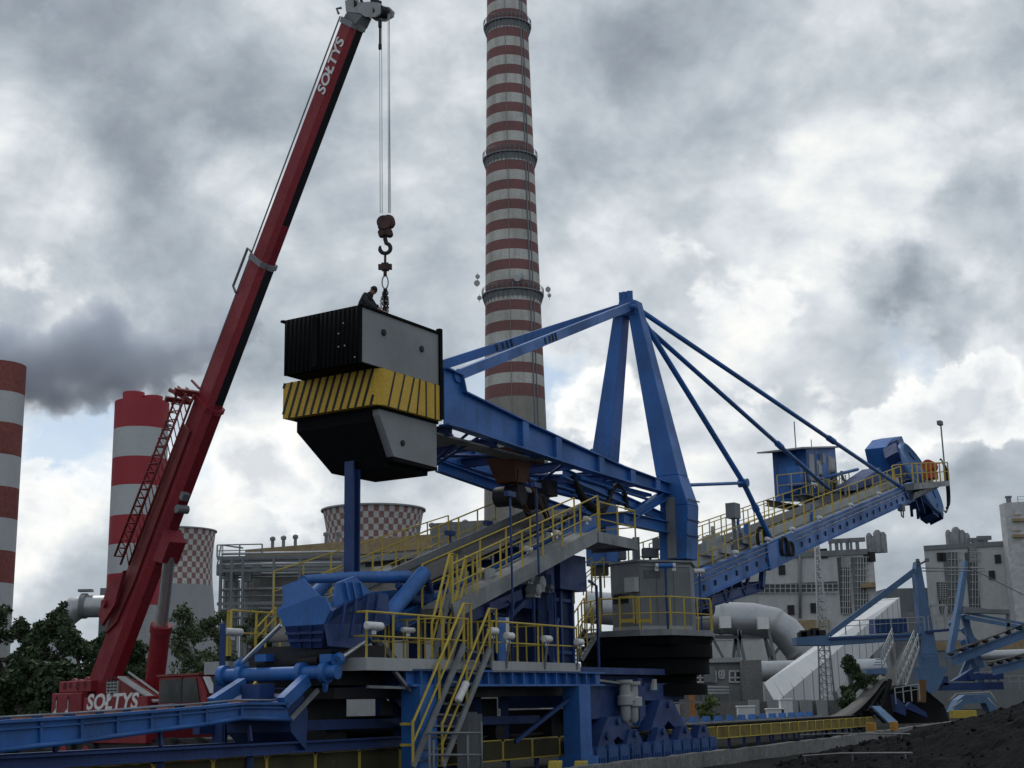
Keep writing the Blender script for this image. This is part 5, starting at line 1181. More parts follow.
# spot mounting holes on the black front
q = MB()
for v, z in ((.85, 11.25), (1.0, 11.5), (.85, 10.9), (1.05, 10.9), (1.38, 10.55)): q.lathe(B(sF-.09, v, z), [(.02, 0), (.02, .02)], 8, axis=-B.u)
q.build('stud', lgrey, cw)

# ------------------------------------------------------------------ mobile crane
cg = P(125, 700, 47.5); cg[2] = 0
crn = thing('mobile_crane', cg, 'red mobile crane with long telescopic boom lettered SOLTYS raised over the machine', 'crane')
tip = P(357.5, 17, 37.4)
foot = P(103, 690, 47.5)
ud = unit(tip-foot); hz = unit(V(ud[0], ud[1], 0)); CF = Frame(math.degrees(math.atan2(hz[0], hz[1])), cg)
side = CF.n if CF.n[1] < 0 else -CF.n
upb = unit(np.cross(side, ud)); 
if upb[2] < 0: upb = -upb
LB = np.linalg.norm(tip-foot)
def bp(l, s=0., h=0.): return foot+ud*l+side*s+upb*h
def boomsec(l0, l1, w0, w1, h0, h1, mt, nm, parent, chamf=.3):
    """box with a rounded belly"""
    def ring(l, w, h): return [bp(l, w/2, h/2), bp(l, -w/2, h/2), bp(l, -w/2, -h*.22), bp(l, -w*.28, -h*.5), bp(l, w*.28, -h*.5), bp(l, w/2, -h*.22)]
    q = MB(); q.loft(ring(l0, w0, h0), ring(l1, w1, h1)); return q.build(nm, mt, parent)
la = LB*.455; lbm = LB*.665
b1 = boomsec(-.2, la, .62, .62, 1.12, 1.04, red, 'boom_section', crn)
b2 = boomsec(la, lbm, .54, .52, .90, .88, red, 'boom_section', crn)
b3 = boomsec(lbm, LB-.2, .46, .44, .80, .76, red, 'boom_section', crn)
for l, w, h, b_ in ((la, .7, 1.12, b1), (lbm, .62, .98, b2), (LB-.22, .52, .86, b3)):
    q = MB(); q.loft([bp(l-.12, w/2, h/2), bp(l-.12, -w/2, h/2), bp(l-.12, -w/2, -h*.3), bp(l-.12, 0, -h*.56), bp(l-.12, w/2, -h*.3)], [bp(l+.05, w/2, h/2), bp(l+.05, -w/2, h/2), bp(l+.05, -w/2, -h*.3), bp(l+.05, 0, -h*.56), bp(l+.05, w/2, -h*.3)]); q.build('collar', grey if l > la else red, b_)
q = MB(); e = [bp(lbm+.1, .3, .45), bp(lbm+.12, .3, .72), bp(lbm-1.2, .3, .74), bp(lbm-1.3, .3, .46)]; q.tube(e, .045, 5); q.build('rope_guide', grey, b2)
# shade on the boom's underside, painted as a dark strip
for l0, l1, w, h, b_ in ((la+.2, lbm-.1, .28, .895, b2), (lbm+.2, LB-.3, .24, .785, b3)):
    q = MB(); q.loft([bp(l0, w/2, -h*.50-.004), bp(l0, -w/2, -h*.50-.004), bp(l0, -w/2, -h*.46), bp(l0, w/2, -h*.46)], [bp(l1, w/2, -h*.50-.004), bp(l1, -w/2, -h*.50-.004), bp(l1, -w/2, -h*.46), bp(l1, w/2, -h*.46)]); q.build('belly_shade', blackp, b_)
# head
q = MB(); hp_ = P(372, 13, 36.9); hd0 = bp(LB-.6)
def HM(px, py, s=0.): return P(px, py, 37.2)+side*s
out = [HM(351, 3), HM(361, 1), HM(366, 5), HM(374, 4), HM(384, 5), HM(389, 10), HM(388, 15), HM(380, 19.5), HM(371, 19), HM(366, 15.5), HM(352, 14)]
q.prism([p+side*.22 for p in out], -side*.06); q.prism([p-side*.16 for p in out], -side*.06)
head = q.build('boom_head', paint('boom_head_grey', (.36, .37, .38), .5, dirt=.4, scale=2), crn)
q = MB()
for px, py, r_ in ((383, 12, .17), (356, 6, .15), (375, 13, .12)): q.lathe(HM(px, py)-side*.14, [(r_, 0), (r_, .28)], 18, axis=side)
q.beam(HM(353, 10), HM(388, 12), .3, .12); q.tube([HM(350, 2, .1), HM(354, 0, .1), HM(363, 0, .1), HM(365, 4, .1)], .05, 5); q.box(HM(376, 4.5), unit(V(1, 0, 0))*.09, side*.1, Z*.14); q.build('sheave', blackp, head)
q = MB(); q.loft([bp(LB-.2, .22, .36), bp(LB-.2, -.22, .36), bp(LB-.2, -.22, -.36), bp(LB-.2, .22, -.36)], [HM(353, 13, .2), HM(353, 13, -.14), HM(368, 17, -.14), HM(368, 17, .2)]); q.build('head_frame', grey, head)
q = MB(); q.tube([HM(347, 17, .3), HM(345, 12, .3), HM(350, 11, .3)], .04, 5); q.build('bracket', grey, head)
# lettering
def letters(txt, size, org, xd, yd, mt, parent, ext=.006, shear=.2):
    cu = bpy.data.curves.new('lettering', 'FONT'); cu.body = txt; cu.size = size; cu.extrude = ext; cu.shear = shear; cu.offset = size*.028; cu.space_character = 1.05
    cu.align_x = 'LEFT'
    tmp = bpy.data.objects.new('tmp', cu); COL.objects.link(tmp); dg = bpy.context.evaluated_depsgraph_get(); me = bpy.data.meshes.new_from_object(tmp.evaluated_get(dg))
    bpy.data.objects.remove(tmp); nd_ = np.cross(xd, yd)
    M_ = Matrix(((xd[0], yd[0], nd_[0], org[0]), (xd[1], yd[1], nd_[1], org[1]), (xd[2], yd[2], nd_[2], org[2]), (0, 0, 0, 1)))
    me.transform(Matrix.Translation(Vector(-ORG[parent.name])) @ M_); me.materials.clear(); me.materials.append(mt)
    o = bpy.data.objects.new('lettering', me); COL.objects.link(o); o.parent = parent; ORG[o.name] = ORG[parent.name]; return o
xd = ud; yd_ = np.cross(side, xd)
def l_at(y): return LB*min(np.linspace(.05, .999, 900), key=lambda t: abs(384-FOC*((bp(t*LB)-CAM)@UP)/((bp(t*LB)-CAM)@F)-y))
lt0, lt1 = l_at(96), l_at(41)
o = letters('SO\u0141TYS', .62, bp(lt0, .24, -.16), xd, yd_, white, b3, shear=.1)
# scale the word so that it spans the same stretch of boom
bb = np.array([v.co[:] for v in o.data.vertices])+ORG[crn.name]; ext_ = ((bb-foot)@ud); k_ = (lt1-lt0)/(ext_.max()-ext_.min())
l0_ = ext_.min()
for v, e_ in zip(o.data.vertices, ext_): v.co += Vector(ud*((e_-l0_)*(k_-1)+lt0-l0_))
# base details: jib lattice stowed along the boom, luffing cylinder, winch rope
q = MB(); jl0, jl1 = 4.6, la+.1
jw = lambda l: .42*(1-.35*(l-jl0)/(jl1-jl0))
for (s_, h_) in ((.50, .42), (.50, .95), (.8, .42), (.8, .95)):
    q.tube([bp(jl0, s_, h_), bp(jl1, s_*.95, h_*.92)], .04, 5)
N = 20
for i in range(N):
    l0, l1 = jl0+(jl1-jl0)*i/N, jl0+(jl1-jl0)*(i+1)/N
    for (a_, b_) in (((.50, .42), (.50, .95)), ((.8, .95), (.8, .42)), ((.50, .95), (.8, .95))):
        q.tube([bp(l0, *a_), bp(l1, *b_)], .022, 4); 
    q.tube([bp(l0, .50, .95), bp(l0, .8, .95)], .02, 4)
q.build('lattice_jib', paint('dull_red', (.24, .04, .04), .55), b1)
q = MB(); q.beam(bp(la-.1, .5, .3), bp(la-.1, 1.0, 1.0), .12, .12); q.box(bp(la+.05, .6, .6), side*.45, upb*.06, ud*.1); q.box(bp(la-.4, .6, .95), side*.45, upb*.05, ud*.08); q.beam(bp(la+.3, .3, .5), bp(la+.3, .3, 1.1), .06, .06); q.build('jib_bracket', MATS['dull_red'], b1)
q = MB(); q.prism([bp(1.9, .32, .5), bp(3.1, .32, .62), bp(la-1.0, .32, .56), bp(la-1.0, .32, .0), bp(4.2, .32, -.05), bp(2.6, .32, .1)], side*.07); q.build('side_plate', MATS['dull_red'], b1)
q = MB(); q.prism([bp(2.4, .5, .95), bp(3.4, .5, 1.0), bp(4.4, .5, .4), bp(3.2, .5, .2), bp(2.2, .5, .5)], side*.12); q.lathe(bp(2.9, .62, .75), [(.14, 0), (.14, .1)], 10, axis=side); q.build('jib_hinge', red, b1)
q = MB(); q.box(bp(la-3.0, .1, -.62), side*.12, upb*.1, ud*.12); q.lathe(bp(la-3.4, -.1, -.75), [(.14, 0), (.14, .4)], 10, axis=side); q.build('boom_lamp', grey, b1)
rr0, rr1 = bp(1.0, .1, .75), bp(LB-.2, .1, .75)
q = MB(); q.tube([rr0, rr1], .028, 4); q.build('hoist_rope', grey, crn)
def ly(y): return min(np.linspace(.05, .6, 300), key=lambda t: abs(384-FOC*((bp(t*LB)-CAM)@UP)/((bp(t*LB)-CAM)@F)-y))
fc = ly(540)
cyA, cyB = P(152, 706, 46.6), bp(LB*fc, 0, -.85)
q = MB(); m_ = lerp(cyA, cyB, .52); q.tube([cyA, m_], .32, 14); q.lathe(m_, [(.36, -.15), (.36, .1)], 14, axis=unit(m_-cyA)); cy = q.build('luffing_cylinder', red, crn)
q = MB(); q.tube([m_, cyB], .2, 12); q.build('piston_rod', chrome, cy)
q = MB(); q.loft([bp(LB*(fc-.02), .3, -.5), bp(LB*(fc-.02), -.3, -.5), bp(LB*(fc+.03), -.3, -.5), bp(LB*(fc+.03), .3, -.5)], [bp(LB*(fc-.01), .3, -1.05), bp(LB*(fc-.01), -.3, -1.05), bp(LB*(fc+.023), -.3, -1.05), bp(LB*(fc+.023), .3, -1.05)]); q.build('cylinder_bracket', red, b1)
# superstructure, in the plane of the boom
def CP(px, py, v): return CF.M(px, py, v)
sg = 1 if (side@CF.n) > 0 else -1
def cs(px, v=1.25): return CF.loc(CF.M(px, 700, v*sg))[0]
vs = lambda x: x*sg
def cbox(nm, mt, a0, a1, v0, v1, z0, z1, parent=None, bevel=.02):
    q = MB(); q.fbox(CF, a0, a1, min(vs(v0), vs(v1)), max(vs(v0), vs(v1)), z0, z1); return q.build(nm, mt, parent or crn, bevel=bevel)
zp = lambda px, py, v=1.25: CF.loc(CF.M(px, py, v*sg))[2]
aL, aM, aT, aR = cs(53), cs(83), cs(147), cs(160)
cwt = cbox('rear_counterweight', red, aL, aM-.03, -1.3, 1.3, .9, zp(70, 693)); cbox('rear_block', red, aL+.1, aM+.2, -1.1, 1.1, zp(70, 693)+.02, zp(70, 681))
cbox('body', red, aM+.03, aT, -1.25, 1.25, .9, zp(110, 697)); cbox('lower_body', blackp, aL+.8, aR+1.2, -1.2, 1.1, .5, .92)
for k, px in enumerate((54.5, 66)):
    a = cs(px); z0, z1 = zp(60, 714), zp(60, 700)
    q = MB(); q.fbox(CF, a-.02, a+.32, min(vs(1.31), vs(1.33)), max(vs(1.31), vs(1.33)), z0, z1); pl = q.build('hazard_plate', white, cwt)
    q = MB()
    for j in range(3):
        zz = z0+(z1-z0)*j/3; q.prism([CF(a, vs(1.335), zz), CF(a+.3, vs(1.335), zz+.2), CF(a+.3, vs(1.335), zz+.33), CF(a, vs(1.335), zz+.13)], CF.n*sg*.01)
    q.build('hazard_stripe', red, pl)
q = MB(); q.fbox(CF, cs(96), cs(107), vs(.7) if sg > 0 else vs(.9), vs(.9) if sg > 0 else vs(.7), zp(100, 697), zp(100, 681)); q.build('engine_grille', lgrey, crn)
q = MB()
for k in range(6):
    for j in range(3): a = cs(96)+(.1+.28*j)*((cs(107)-cs(96))/.9); z0 = zp(100, 697)+.08+k*.1; q.fbox(CF, a, a+.14, vs(.9) if sg > 0 else vs(.93), vs(.93) if sg > 0 else vs(.9), z0, z0+.05)
q.build('grille_slot', blackp, crn); crn.children[-1]
for px, r_ in ((60, .3), (66, .25), (73, .33), (80, .28)):
    q = MB(); c = CF(cs(px), vs(.9), zp(70, 686)); q.lathe(c-CF.n*sg*.3, [(r_*.5, 0), (r_*.5, .1), (r_*.9, .1), (r_*.9, .2), (r_*.5, .2), (r_*.5, .5)], 14, axis=CF.n*sg); q.build('winch_drum', MATS['dull_red'], crn)
q = MB()
for v in (.75, -.75):
    q.prism([CF(cs(107), vs(v), zp(110, 697)), CF(cs(107), vs(v), zp(107, 677)), CF(cs(112), vs(v), zp(112, 676)), CF(cs(150), vs(v), zp(150, 700)), CF(cs(150), vs(v), zp(110, 697)-.2)], CF.n*.08)
q.build('boom_cheek', MATS['dull_red'], crn)
q = MB(); q.beam(CF(cs(112), vs(.95), zp(112, 677)), CF(cs(150), vs(.95), zp(150, 702)), .3, .05); q.beam(CF(cs(112), vs(.7), zp(112, 676)+.12), CF(cs(147), vs(.7), zp(147, 697)), .05, .05); q.build('step_plate', lgrey, crn)
o = letters('SO\u0141TYS', .68, CF(cs(87.5), vs(1.256), zp(110, 712)+.1), CF.u if True else CF.u, Z, white, crn, shear=.2)
bb = np.array([v.co[:] for v in o.data.vertices])+ORG[crn.name]; e_ = (bb-CF.c)@CF.u; k_ = (cs(139)-cs(87))/(e_.max()-e_.min())
for v, x in zip(o.data.vertices, e_): v.co += Vector(CF.u*((x-e_.min())*(k_-1)+cs(87)-e_.min()))
# cab
a0, a1 = cs(158, 1.35), cs(205, 1.35); v0, v1 = .45, 1.35; z0, z1 = zp(180, 712), zp(180, 676)
q = MB(); pr_ = [(a0, z0), (a1+.1, z0), (a1+.05, z0+.5), (a1-.35, z1), (a0, z1)]
q.prism([CF(a, vs(v1), z) for a, z in pr_], -CF.n*sg*(v1-v0+.45)); cab = q.build('cab', red, crn, bevel=.03)
q = MB(); q.prism([CF(a, vs(v1)+sg*.0, z) for a, z in ((a0+.15, zp(180, 702.5)), (a1-.25, zp(180, 702.5)), (a1-.5, zp(180, 679)), (a0+.15, zp(180, 679)))], CF.n*sg*.025); q.build('window', paint('dark_cab_glass', (.012, .016, .016), .12, spec=.25, dirt=0, streak=0, fine=0), cab)
q = MB(); q.prism([CF(a1+.12, vs(v0-.3), z0+.52), CF(a1+.12, vs(v1-.05), z0+.52), CF(a1-.3, vs(v1-.05), z1-.05), CF(a1-.3, vs(v0-.3), z1-.05)], CF.u*.03); q.build('windscreen', MATS['dark_cab_glass'], cab)
q = MB(); q.prism([CF(a1+.155, vs(v1-.3), z0+.52), CF(a1+.155, vs(v1-.06), z0+.52), CF(a1-.265, vs(v1-.06), z1-.05), CF(a1-.265, vs(v1-.3), z1-.05)], CF.u*.01); q.build('painted_reflection', paint('reflection_paint', (.55, .58, .6), .15, dirt=.5, dcol=(.2, .25, .22), scale=6, streak=0), cab)  # pale strip paints a reflection onto the dark windscreen
q = MB(); q.fbox(CF, a0-.05, a1-.3, min(vs(v0-.45), vs(v1+.05)), max(vs(v0-.45), vs(v1+.05)), z1, z1+.06); q.build('roof', MATS['dull_red'], cab)
am = a0+(a1-a0)*.52; q = MB(); q.fbox(CF, am-.04, am+.04, min(vs(v1), vs(v1+.035)), max(vs(v1), vs(v1+.035)), z0+.3, z1-.05); q.build('door_pillar', blackp, cab)
# carrier, mostly behind the belt conveyor
q = MB(); q.fbox(CF, aL-.4, aR+3.5, -1.25, 1.25, .55, 1.0) if False else None
q = MB(); q.fbox(CF, aL+.3, aR+4.2, -1.3, 1.0, .75, 1.05); q.build('carrier', blackp, crn)
for a in (aL+1.0, aL+2.6, aR+.4, aR+2.0):
    for v in (1.05, -1.05):
        q = MB(); q.lathe(CF(a, vs(v)-.2, .55), [(.3, 0), (.52, .03), (.55, .12), (.55, .3), (.52, .38), (.3, .4)], 20, axis=CF.n); w_ = q.build('wheel', black, crn)
        q = MB(); q.lathe(CF(a, vs(v)-.23, .55), [(.27, 0), (.27, .46)], 14, axis=CF.n); q.build('rim', red, w_)
# hook block on its ropes
hb_ = P(385.2, 222, 37.0)
q = MB()
for (pt, pbx) in (((379.6, 18), (380.2, 213)), ((381.6, 18), (382.2, 213)), ((388.0, 14), (388.4, 213)), ((389.4, 14), (389.4, 213)), ((389, 13), (390.6, 213))):
    t_ = P(pt[0], pt[1], 37.1); b_ = P(pbx[0], pbx[1], 37.0); q.tube([t_, b_], .009, 4)
q.build('hoist_rope', lgrey, crn)
q = MB(); t_ = P(380, 19, 37.1); q.tube([t_, P(380, 47, 37.1)], .035, 6); q.box(P(380, 47, 37.1), V(.045, 0, 0), V(0, .045, 0), Z*.07); q.box(P(380, 24, 37.1), V(.05, 0, 0), V(0, .05, 0), Z*.1); q.build('limit_switch_weight', blackp, crn)
q = MB()
for s_ in (-.11, -.02, .07): q.lathe(hb_+V(0, s_, 0)+V(.09, 0, 0), [(.1, 0), (.19, .02), (.17, .035), (.19, .05), (.1, .07)], 20, axis=V(0, 1, 0))
q.lathe(hb_+V(-.03, -.16, -.05), [(.2, 0), (.2, .05)], 18, axis=V(0, 1, 0)); q.lathe(hb_+V(-.03, .13, -.05), [(.2, 0), (.2, .04)], 18, axis=V(0, 1, 0))
q.box(hb_-Z*.3, V(.12, 0, 0), V(0, .1, 0), Z*.12); q.lathe(hb_-Z*.34+V(-.1, -.12, 0), [(.1, 0), (.1, .24)], 14, axis=V(0, 1, 0)); q.lathe(hb_-Z*.34+V(.12, -.12, 0), [(.1, 0), (.1, .24)], 14, axis=V(0, 1, 0))
blk = q.build('hook_block', paint('dirty_red', (.10, .045, .045), .7, scale=4, dirt=.8, dcol=(.03, .03, .03)), crn)
q = MB(); c = hb_-Z*.78; q.tube([hb_-Z*.42, hb_-Z*.52, c+V(.02, 0, .2)]+[c+V(.15*math.sin(t), 0, .15*math.cos(t)) for t in np.linspace(.2, 5.2, 14)], [.06]*3+[.06]*12+[.045, .03], 8); q.build('hook', blackp, blk)
# sling: head ring, shackle, two working legs and two legs hanging slack
hk = hb_-Z*1.0
slg = thing('chain_sling', hk, 'dark chain sling with red spreader hanging from the crane hook to the box', 'chain sling')
def link_chain(p, n_, r_=.018, ln=.075):
    q = MB(); p = [np.array(x) for x in p]; seg = [np.linalg.norm(b-a) for a, b in zip(p[:-1], p[1:])]; tot = sum(seg); n = max(2, int(tot/(ln*.72)))
    def at_(s):
        for a, b, L in zip(p[:-1], p[1:], seg):
            if s <= L: return a+(b-a)*s/L, unit(b-a)
            s -= L
        return p[-1], unit(p[-1]-p[-2])
    for k in range(n):
        c, d = at_(tot*(k+.5)/n); e = unit(np.cross(d, V(0, 1, 0) if k % 2 else V(1, .2, 0)))
        q.tube([c-d*ln*.5, c-d*ln*.3+e*ln*.33, c+d*ln*.3+e*ln*.33, c+d*ln*.5, c+d*ln*.3-e*ln*.33, c-d*ln*.3-e*ln*.33, c-d*ln*.5], r_*.62, 4, cap=False)
    return q
q = MB(); q.tube([hk+Z*.02, hk-Z*.3], .035, 8); q.box(hk-Z*.33, V(.19, 0, 0), V(0, .07, 0), Z*.07); q.box(hk-Z*.33, V(.1, 0, 0), V(0, .1, 0), Z*.1); q.tube([hk-Z*.4, hk-Z*.6], .05, 8); q.build('spreader', MATS['dirty_red'], slg)
rg = hk-Z*.78
q = MB(); q.tube([rg+V(.085*math.sin(t), 0, .19*math.cos(t)) for t in np.linspace(0, 2*math.pi, 19)], .02, 6, cap=False); q.build('master_link', galv, slg)
rt = rg-Z*.2
zz = zt+.02
for (px, py) in ((377.5, 309), (389.5, 314)):
    e_ = P(px, py, 36.6); e_[2] = zz; e_[2] = zz
    link_chain([rt, rt+(e_-rt)*V(.55, .3, .25), lerp(rt, e_, .6), e_], 0).build('chain_leg', blackp, slg)
for dx in (-.03, .04, .0):
    link_chain([rt+V(dx, 0, 0), rt+V(dx*1.4, 0, -.45), rt+V(dx*.6, 0, -.75-dx*2)], 0, .03, .1).build('slack_chain', blackp, slg)

# ------------------------------------------------------------------ the rigger crouching on top
def person(loc, face):
    root = thing('person', loc, 'person in dark work clothes crouching on top of the black counterweight box', 'person')
    fx, lt = unit(np.array(face)), None; lt = V(-fx[1], fx[0], 0); o = np.array(loc)
    pt = lambda f, s, z: o+fx*f+lt*s+Z*z
    verts = [pt(-.14, 0, .28), pt(-.13, 0, .44), pt(-.02, 0, .62), pt(.10, 0, .71), pt(.20, 0, .80)]      # pelvis, waist, chest, neck base, neck
    rad = [.15, .145, .175, .12, .07]; ed = [(0, 1), (1, 2), (2, 3), (3, 4)]
    def limb(st_, pts_, rs):
        p = st_
        for c, r_ in zip(pts_, rs): verts.append(c); rad.append(r_); ed.append((p, len(verts)-1)); p = len(verts)-1
        return p
    ends = []
    for s in (-1, 1):
        limb(0, [pt(-.06, .1*s, .28), pt(.28, .15*s, .46), pt(.10, .15*s, .08), pt(.24, .16*s, .04)], [.105, .08, .055, .045])
        limb(2, [pt(.03, .17*s, .69), pt(.16, .24*s, .47), pt(.36, .16*s, .30), pt(.42, .15*s, .27)], [.075, .058, .042, .036])
    me = bpy.data.meshes.new('body'); me.from_pydata([tuple(v-o) for v in verts], ed, [])
    b = bpy.data.objects.new('body', me); COL.objects.link(b); b.parent = root
    sk = b.modifiers.new('skin', 'SKIN')
    for v, r_ in zip(me.skin_vertices[0].data, rad): v.radius = (r_, r_)
    me.skin_vertices[0].data[0].use_root = True
    ss = b.modifiers.new('sub', 'SUBSURF'); ss.levels = ss.render_levels = 2
    me.materials.append(paint('dark_jacket', (.022, .026, .03), .85, dirt=.4, dcol=(.05, .05, .05), scale=5, streak=0))
    skin = paint('skin', (.32, .18, .13), .6, dirt=.1, scale=4, streak=0)
    for s in (-1, 1):                                # hands with four fingers and a thumb closed on the box edge
        hv, he, hr = [pt(.42, .15*s, .27), pt(.50, .145*s, .24)], [(0, 1)], [.034, .038]
        for k in range(4):
            y = (.115+.022*k)*s; i = len(hv); L = (.05, .058, .054, .044)[k]
            hv += [pt(.535, y, .225), pt(.535+L*.7, y, .20), pt(.535+L*.8, y, .165)]; hr += [.0105, .0095, .008]; he += [(1, i), (i, i+1), (i+1, i+2)]
        i = len(hv); hv += [pt(.49, .10*s, .225), pt(.52, .085*s, .20)]; hr += [.012, .010]; he += [(1, i), (i, i+1)]
        hm = bpy.data.meshes.new('hand'); hm.from_pydata([tuple(v-o) for v in hv], he, []); ho = bpy.data.objects.new('hand', hm); COL.objects.link(ho); ho.parent = root
        ho.modifiers.new('skin', 'SKIN')
        for v, r_ in zip(hm.skin_vertices[0].data, hr): v.radius = (r_, r_)
        hm.skin_vertices[0].data[0].use_root = True; ss = ho.modifiers.new('sub', 'SUBSURF'); ss.levels = ss.render_levels = 1
        hm.materials.append(skin)
    # head with face, looking down and forward
    hc = pt(.22, 0, .83); dn_ = unit(fx*.8-Z*.6); up_ = unit(np.cross(dn_, lt)); up_ = up_ if up_[2] > 0 else -up_
    bm = bmesh.new(); bmesh.ops.create_uvsphere(bm, u_segments=20, v_segments=14, radius=1)
    for v in bm.verts:
        x, y, z = v.co; x *= .098*(1+.05*z); y *= .078*(1-.12*max(0, -z)); z *= .118
        if x > 0 and abs(y) < .02 and -.03 < z < .02: x += .018*(1-abs(y)/.02)      # nose
        if x > .05 and .005 < z < .03 and .015 < abs(y) < .045: x -= .008           # eye sockets
        if x > .05 and -.062 < z < -.045: x -= .004                                 # mouth
        v.co = Vector(hc-o+dn_*x+lt*y+up_*z)
    hm = bpy.data.meshes.new('head'); bm.to_mesh(hm); bm.free(); hm.materials.append(skin)
    for p in hm.polygons: p.use_smooth = True
    ho = bpy.data.objects.new('head', hm); COL.objects.link(ho); ho.parent = root; ORG[ho.name] = o
    for s in (-1, 1):
        q = MB(); q.lathe(hc+lt*s*.074-dn_*.01, [(.006, -.004), (.028, 0), (.024, .012)], 10, axis=lt*s); q.build('ear', skin, ho)
        q = MB(); q.lathe(hc+lt*s*.03+dn_*.086+up_*.016, [(.011, 0), (.008, .006), (.001, .008)], 8, axis=dn_); q.build('eye', blackp, ho)
    q = MB(); prof = [(.104*math.cos(t), .125*math.sin(t)) for t in np.linspace(.12, math.pi/2, 7)]; q.lathe(hc+up_*.012-dn_*.008, [(.125, .012)]+prof, 20, axis=up_); q.build('cap', paint('dark_cap', (.012, .012, .014), .8), root)
    return root
pp_ = P(366, 305, 35.45); person(V(pp_[0], pp_[1], zt), V(.9, -.35, 0))
# ================================================================== FADED BLUE STACKER BEYOND
ys = 86.
S = lambda px, py, dy=0.: P(px, py, ys+dy)
stk = thing('stacker', (S(925, 690)[0], ys, 0), 'faded blue stacker with tall tapered mast, tie bars and railed arm beyond the coal', 'stacker')
def strip(nm, pts, mt, parent, th=.8, dy=0.):
    q = MB(); q.prism([S(px, py, dy) for px, py in pts], V(0, th, 0)); return q.build(nm, mt, parent)
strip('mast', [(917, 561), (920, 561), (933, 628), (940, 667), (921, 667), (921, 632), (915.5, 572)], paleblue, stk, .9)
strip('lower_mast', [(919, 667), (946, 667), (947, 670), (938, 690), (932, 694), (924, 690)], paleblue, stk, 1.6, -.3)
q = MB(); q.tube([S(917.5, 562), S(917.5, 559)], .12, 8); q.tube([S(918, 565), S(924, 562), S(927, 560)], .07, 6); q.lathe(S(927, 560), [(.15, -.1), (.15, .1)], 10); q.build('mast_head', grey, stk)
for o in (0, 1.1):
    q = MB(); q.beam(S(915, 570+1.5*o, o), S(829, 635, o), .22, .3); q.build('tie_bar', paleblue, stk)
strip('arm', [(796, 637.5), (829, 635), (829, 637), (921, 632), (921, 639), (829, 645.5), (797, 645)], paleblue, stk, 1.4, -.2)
q = MB(); q.beam(S(829, 639, -.25), S(921, 635, -.25), .1, .12); q.build('arm_flange', dblue, stk)
q = MB()
for px, py, w_ in ((806, 634, .35), (814, 632, .25), (820, 634, .3), (802, 636, .25)): q.box(S(px, py, .5), V(w_, 0, 0), V(0, .3, 0), Z*.22)
q.build('winch', blackp, stk)
q = railing([S(846, 635), S(875, 633.5), S(925, 631)], h=.85, step=1.0, r=.03); q.build('railing', lgrey, stk)
strip('blue_cabin', [(875, 619), (908, 618), (908, 631.5), (875, 633)], paint('deep_blue_sheet', (.02, .06, .22), .5), stk, 1.5, .3)
q = MB()
for px in (880, 886, 892, 898, 903): q.beam(S(px, 619, .25), S(px, 632, .25), .05, .06, up=V(0, 1, 0))
q.build('cabin_rib', paleblue, stk.children[-1])
q = MB(); q.beam(S(926, 632), S(948, 630), .5, .15); q.build('side_platform', dblue, stk)
q = railing([S(929, 631), S(945, 630)], h=.9, step=.5, r=.025); 
for a_, b_ in (((934, 628), (930, 606)), ((945, 628), (946, 606)), ((930, 606), (946, 605))): q.beam(S(*a_), S(*b_), .1, .14)
q.build('portal_railing', lgrey, stk)
q = railing([S(921, 667, -.6), S(956, 666, -.6)], h=.8, step=.6, r=.025); q.build('railing', paleblue, stk)
# second, leaning mast with its conveyor
ys2 = 97.
S2 = lambda px, py, dy=0.: P(px, py, ys2+dy)
sk2 = thing('stacker', (S2(970, 690)[0], ys2, 0), 'second faded blue stacker with leaning mast and wire ties at the right edge', 'stacker')
def strip2(nm, pts, mt, parent, th=.8, dy=0.):
    q = MB(); q.prism([S2(px, py, dy) for px, py in pts], V(0, th, 0)); return q.build(nm, mt, parent)
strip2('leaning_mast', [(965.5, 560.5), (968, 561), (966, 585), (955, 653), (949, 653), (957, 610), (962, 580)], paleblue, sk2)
q = MB(); dy_ = .9
for a_, b_ in (((963, 615), (982, 668)), ((966, 615), (970, 648)), ((977, 640), (960, 680)), ((962, 640), (985, 690)), ((958, 632), (950, 622)), ((962, 628), (978, 645))): q.beam(S2(*a_, dy_), S2(*b_, dy_), .35, .35); dy_ += .41
q.build('trestle', paleblue, sk2)
q = MB(); q.beam(S2(965, 617), S2(1030, 629), .2, .25); q.beam(S2(962, 612), S2(1030, 625), .12, .16); q.build('tie_bar', paleblue, sk2)
q = MB(); q.beam(S2(962, 611), S2(1008, 612), .7, .3); q.beam(S2(1008, 611), S2(1008, 632), .2, .2); q.beam(S2(963, 608), S2(985, 610), .4, .2); q.build('cantilever', grey, sk2)
for (p0, p1, d_) in (((918, 568), (985, 568), 0), ((918, 571), (985, 571), 0), ((966, 566), (1034, 600), 0)):
    q = MB(); q.tube([P(p0[0], p0[1], 86.5), S2(*p1)], .035, 4); q.build('wire_rope', grey, sk2)
def conv2(nm, p0, p1, hh, parent, fn):
    q = MB(); a_, b_ = fn(*p0), fn(*p1); q.ibeam(a_, b_, .5, hh); o = q.build(nm, paleblue, parent)
    q = MB(); q.beam(a_+Z*(hh*.5+.28)+V(0, .5, 0), b_+Z*(hh*.5+.28)+V(0, .5, 0), 1.2, .08); q.build('conveyor_belt', belt, o)
    for t in np.linspace(0, 1, 14):
        c = lerp(a_, b_, t); q = MB(); q.beam(c+Z*hh*.5, c+Z*(hh*.5+.3), .12, .12); q.lathe(c+Z*(hh*.5+.15)+V(0, -.3, 0), [(.1, 0), (.1, .8)], 8, axis=V(0, 1, 0)); q.build('idler', blackp, o)
    return o
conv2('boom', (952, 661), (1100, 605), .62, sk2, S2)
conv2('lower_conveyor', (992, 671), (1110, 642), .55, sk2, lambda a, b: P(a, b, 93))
q = MB(); 
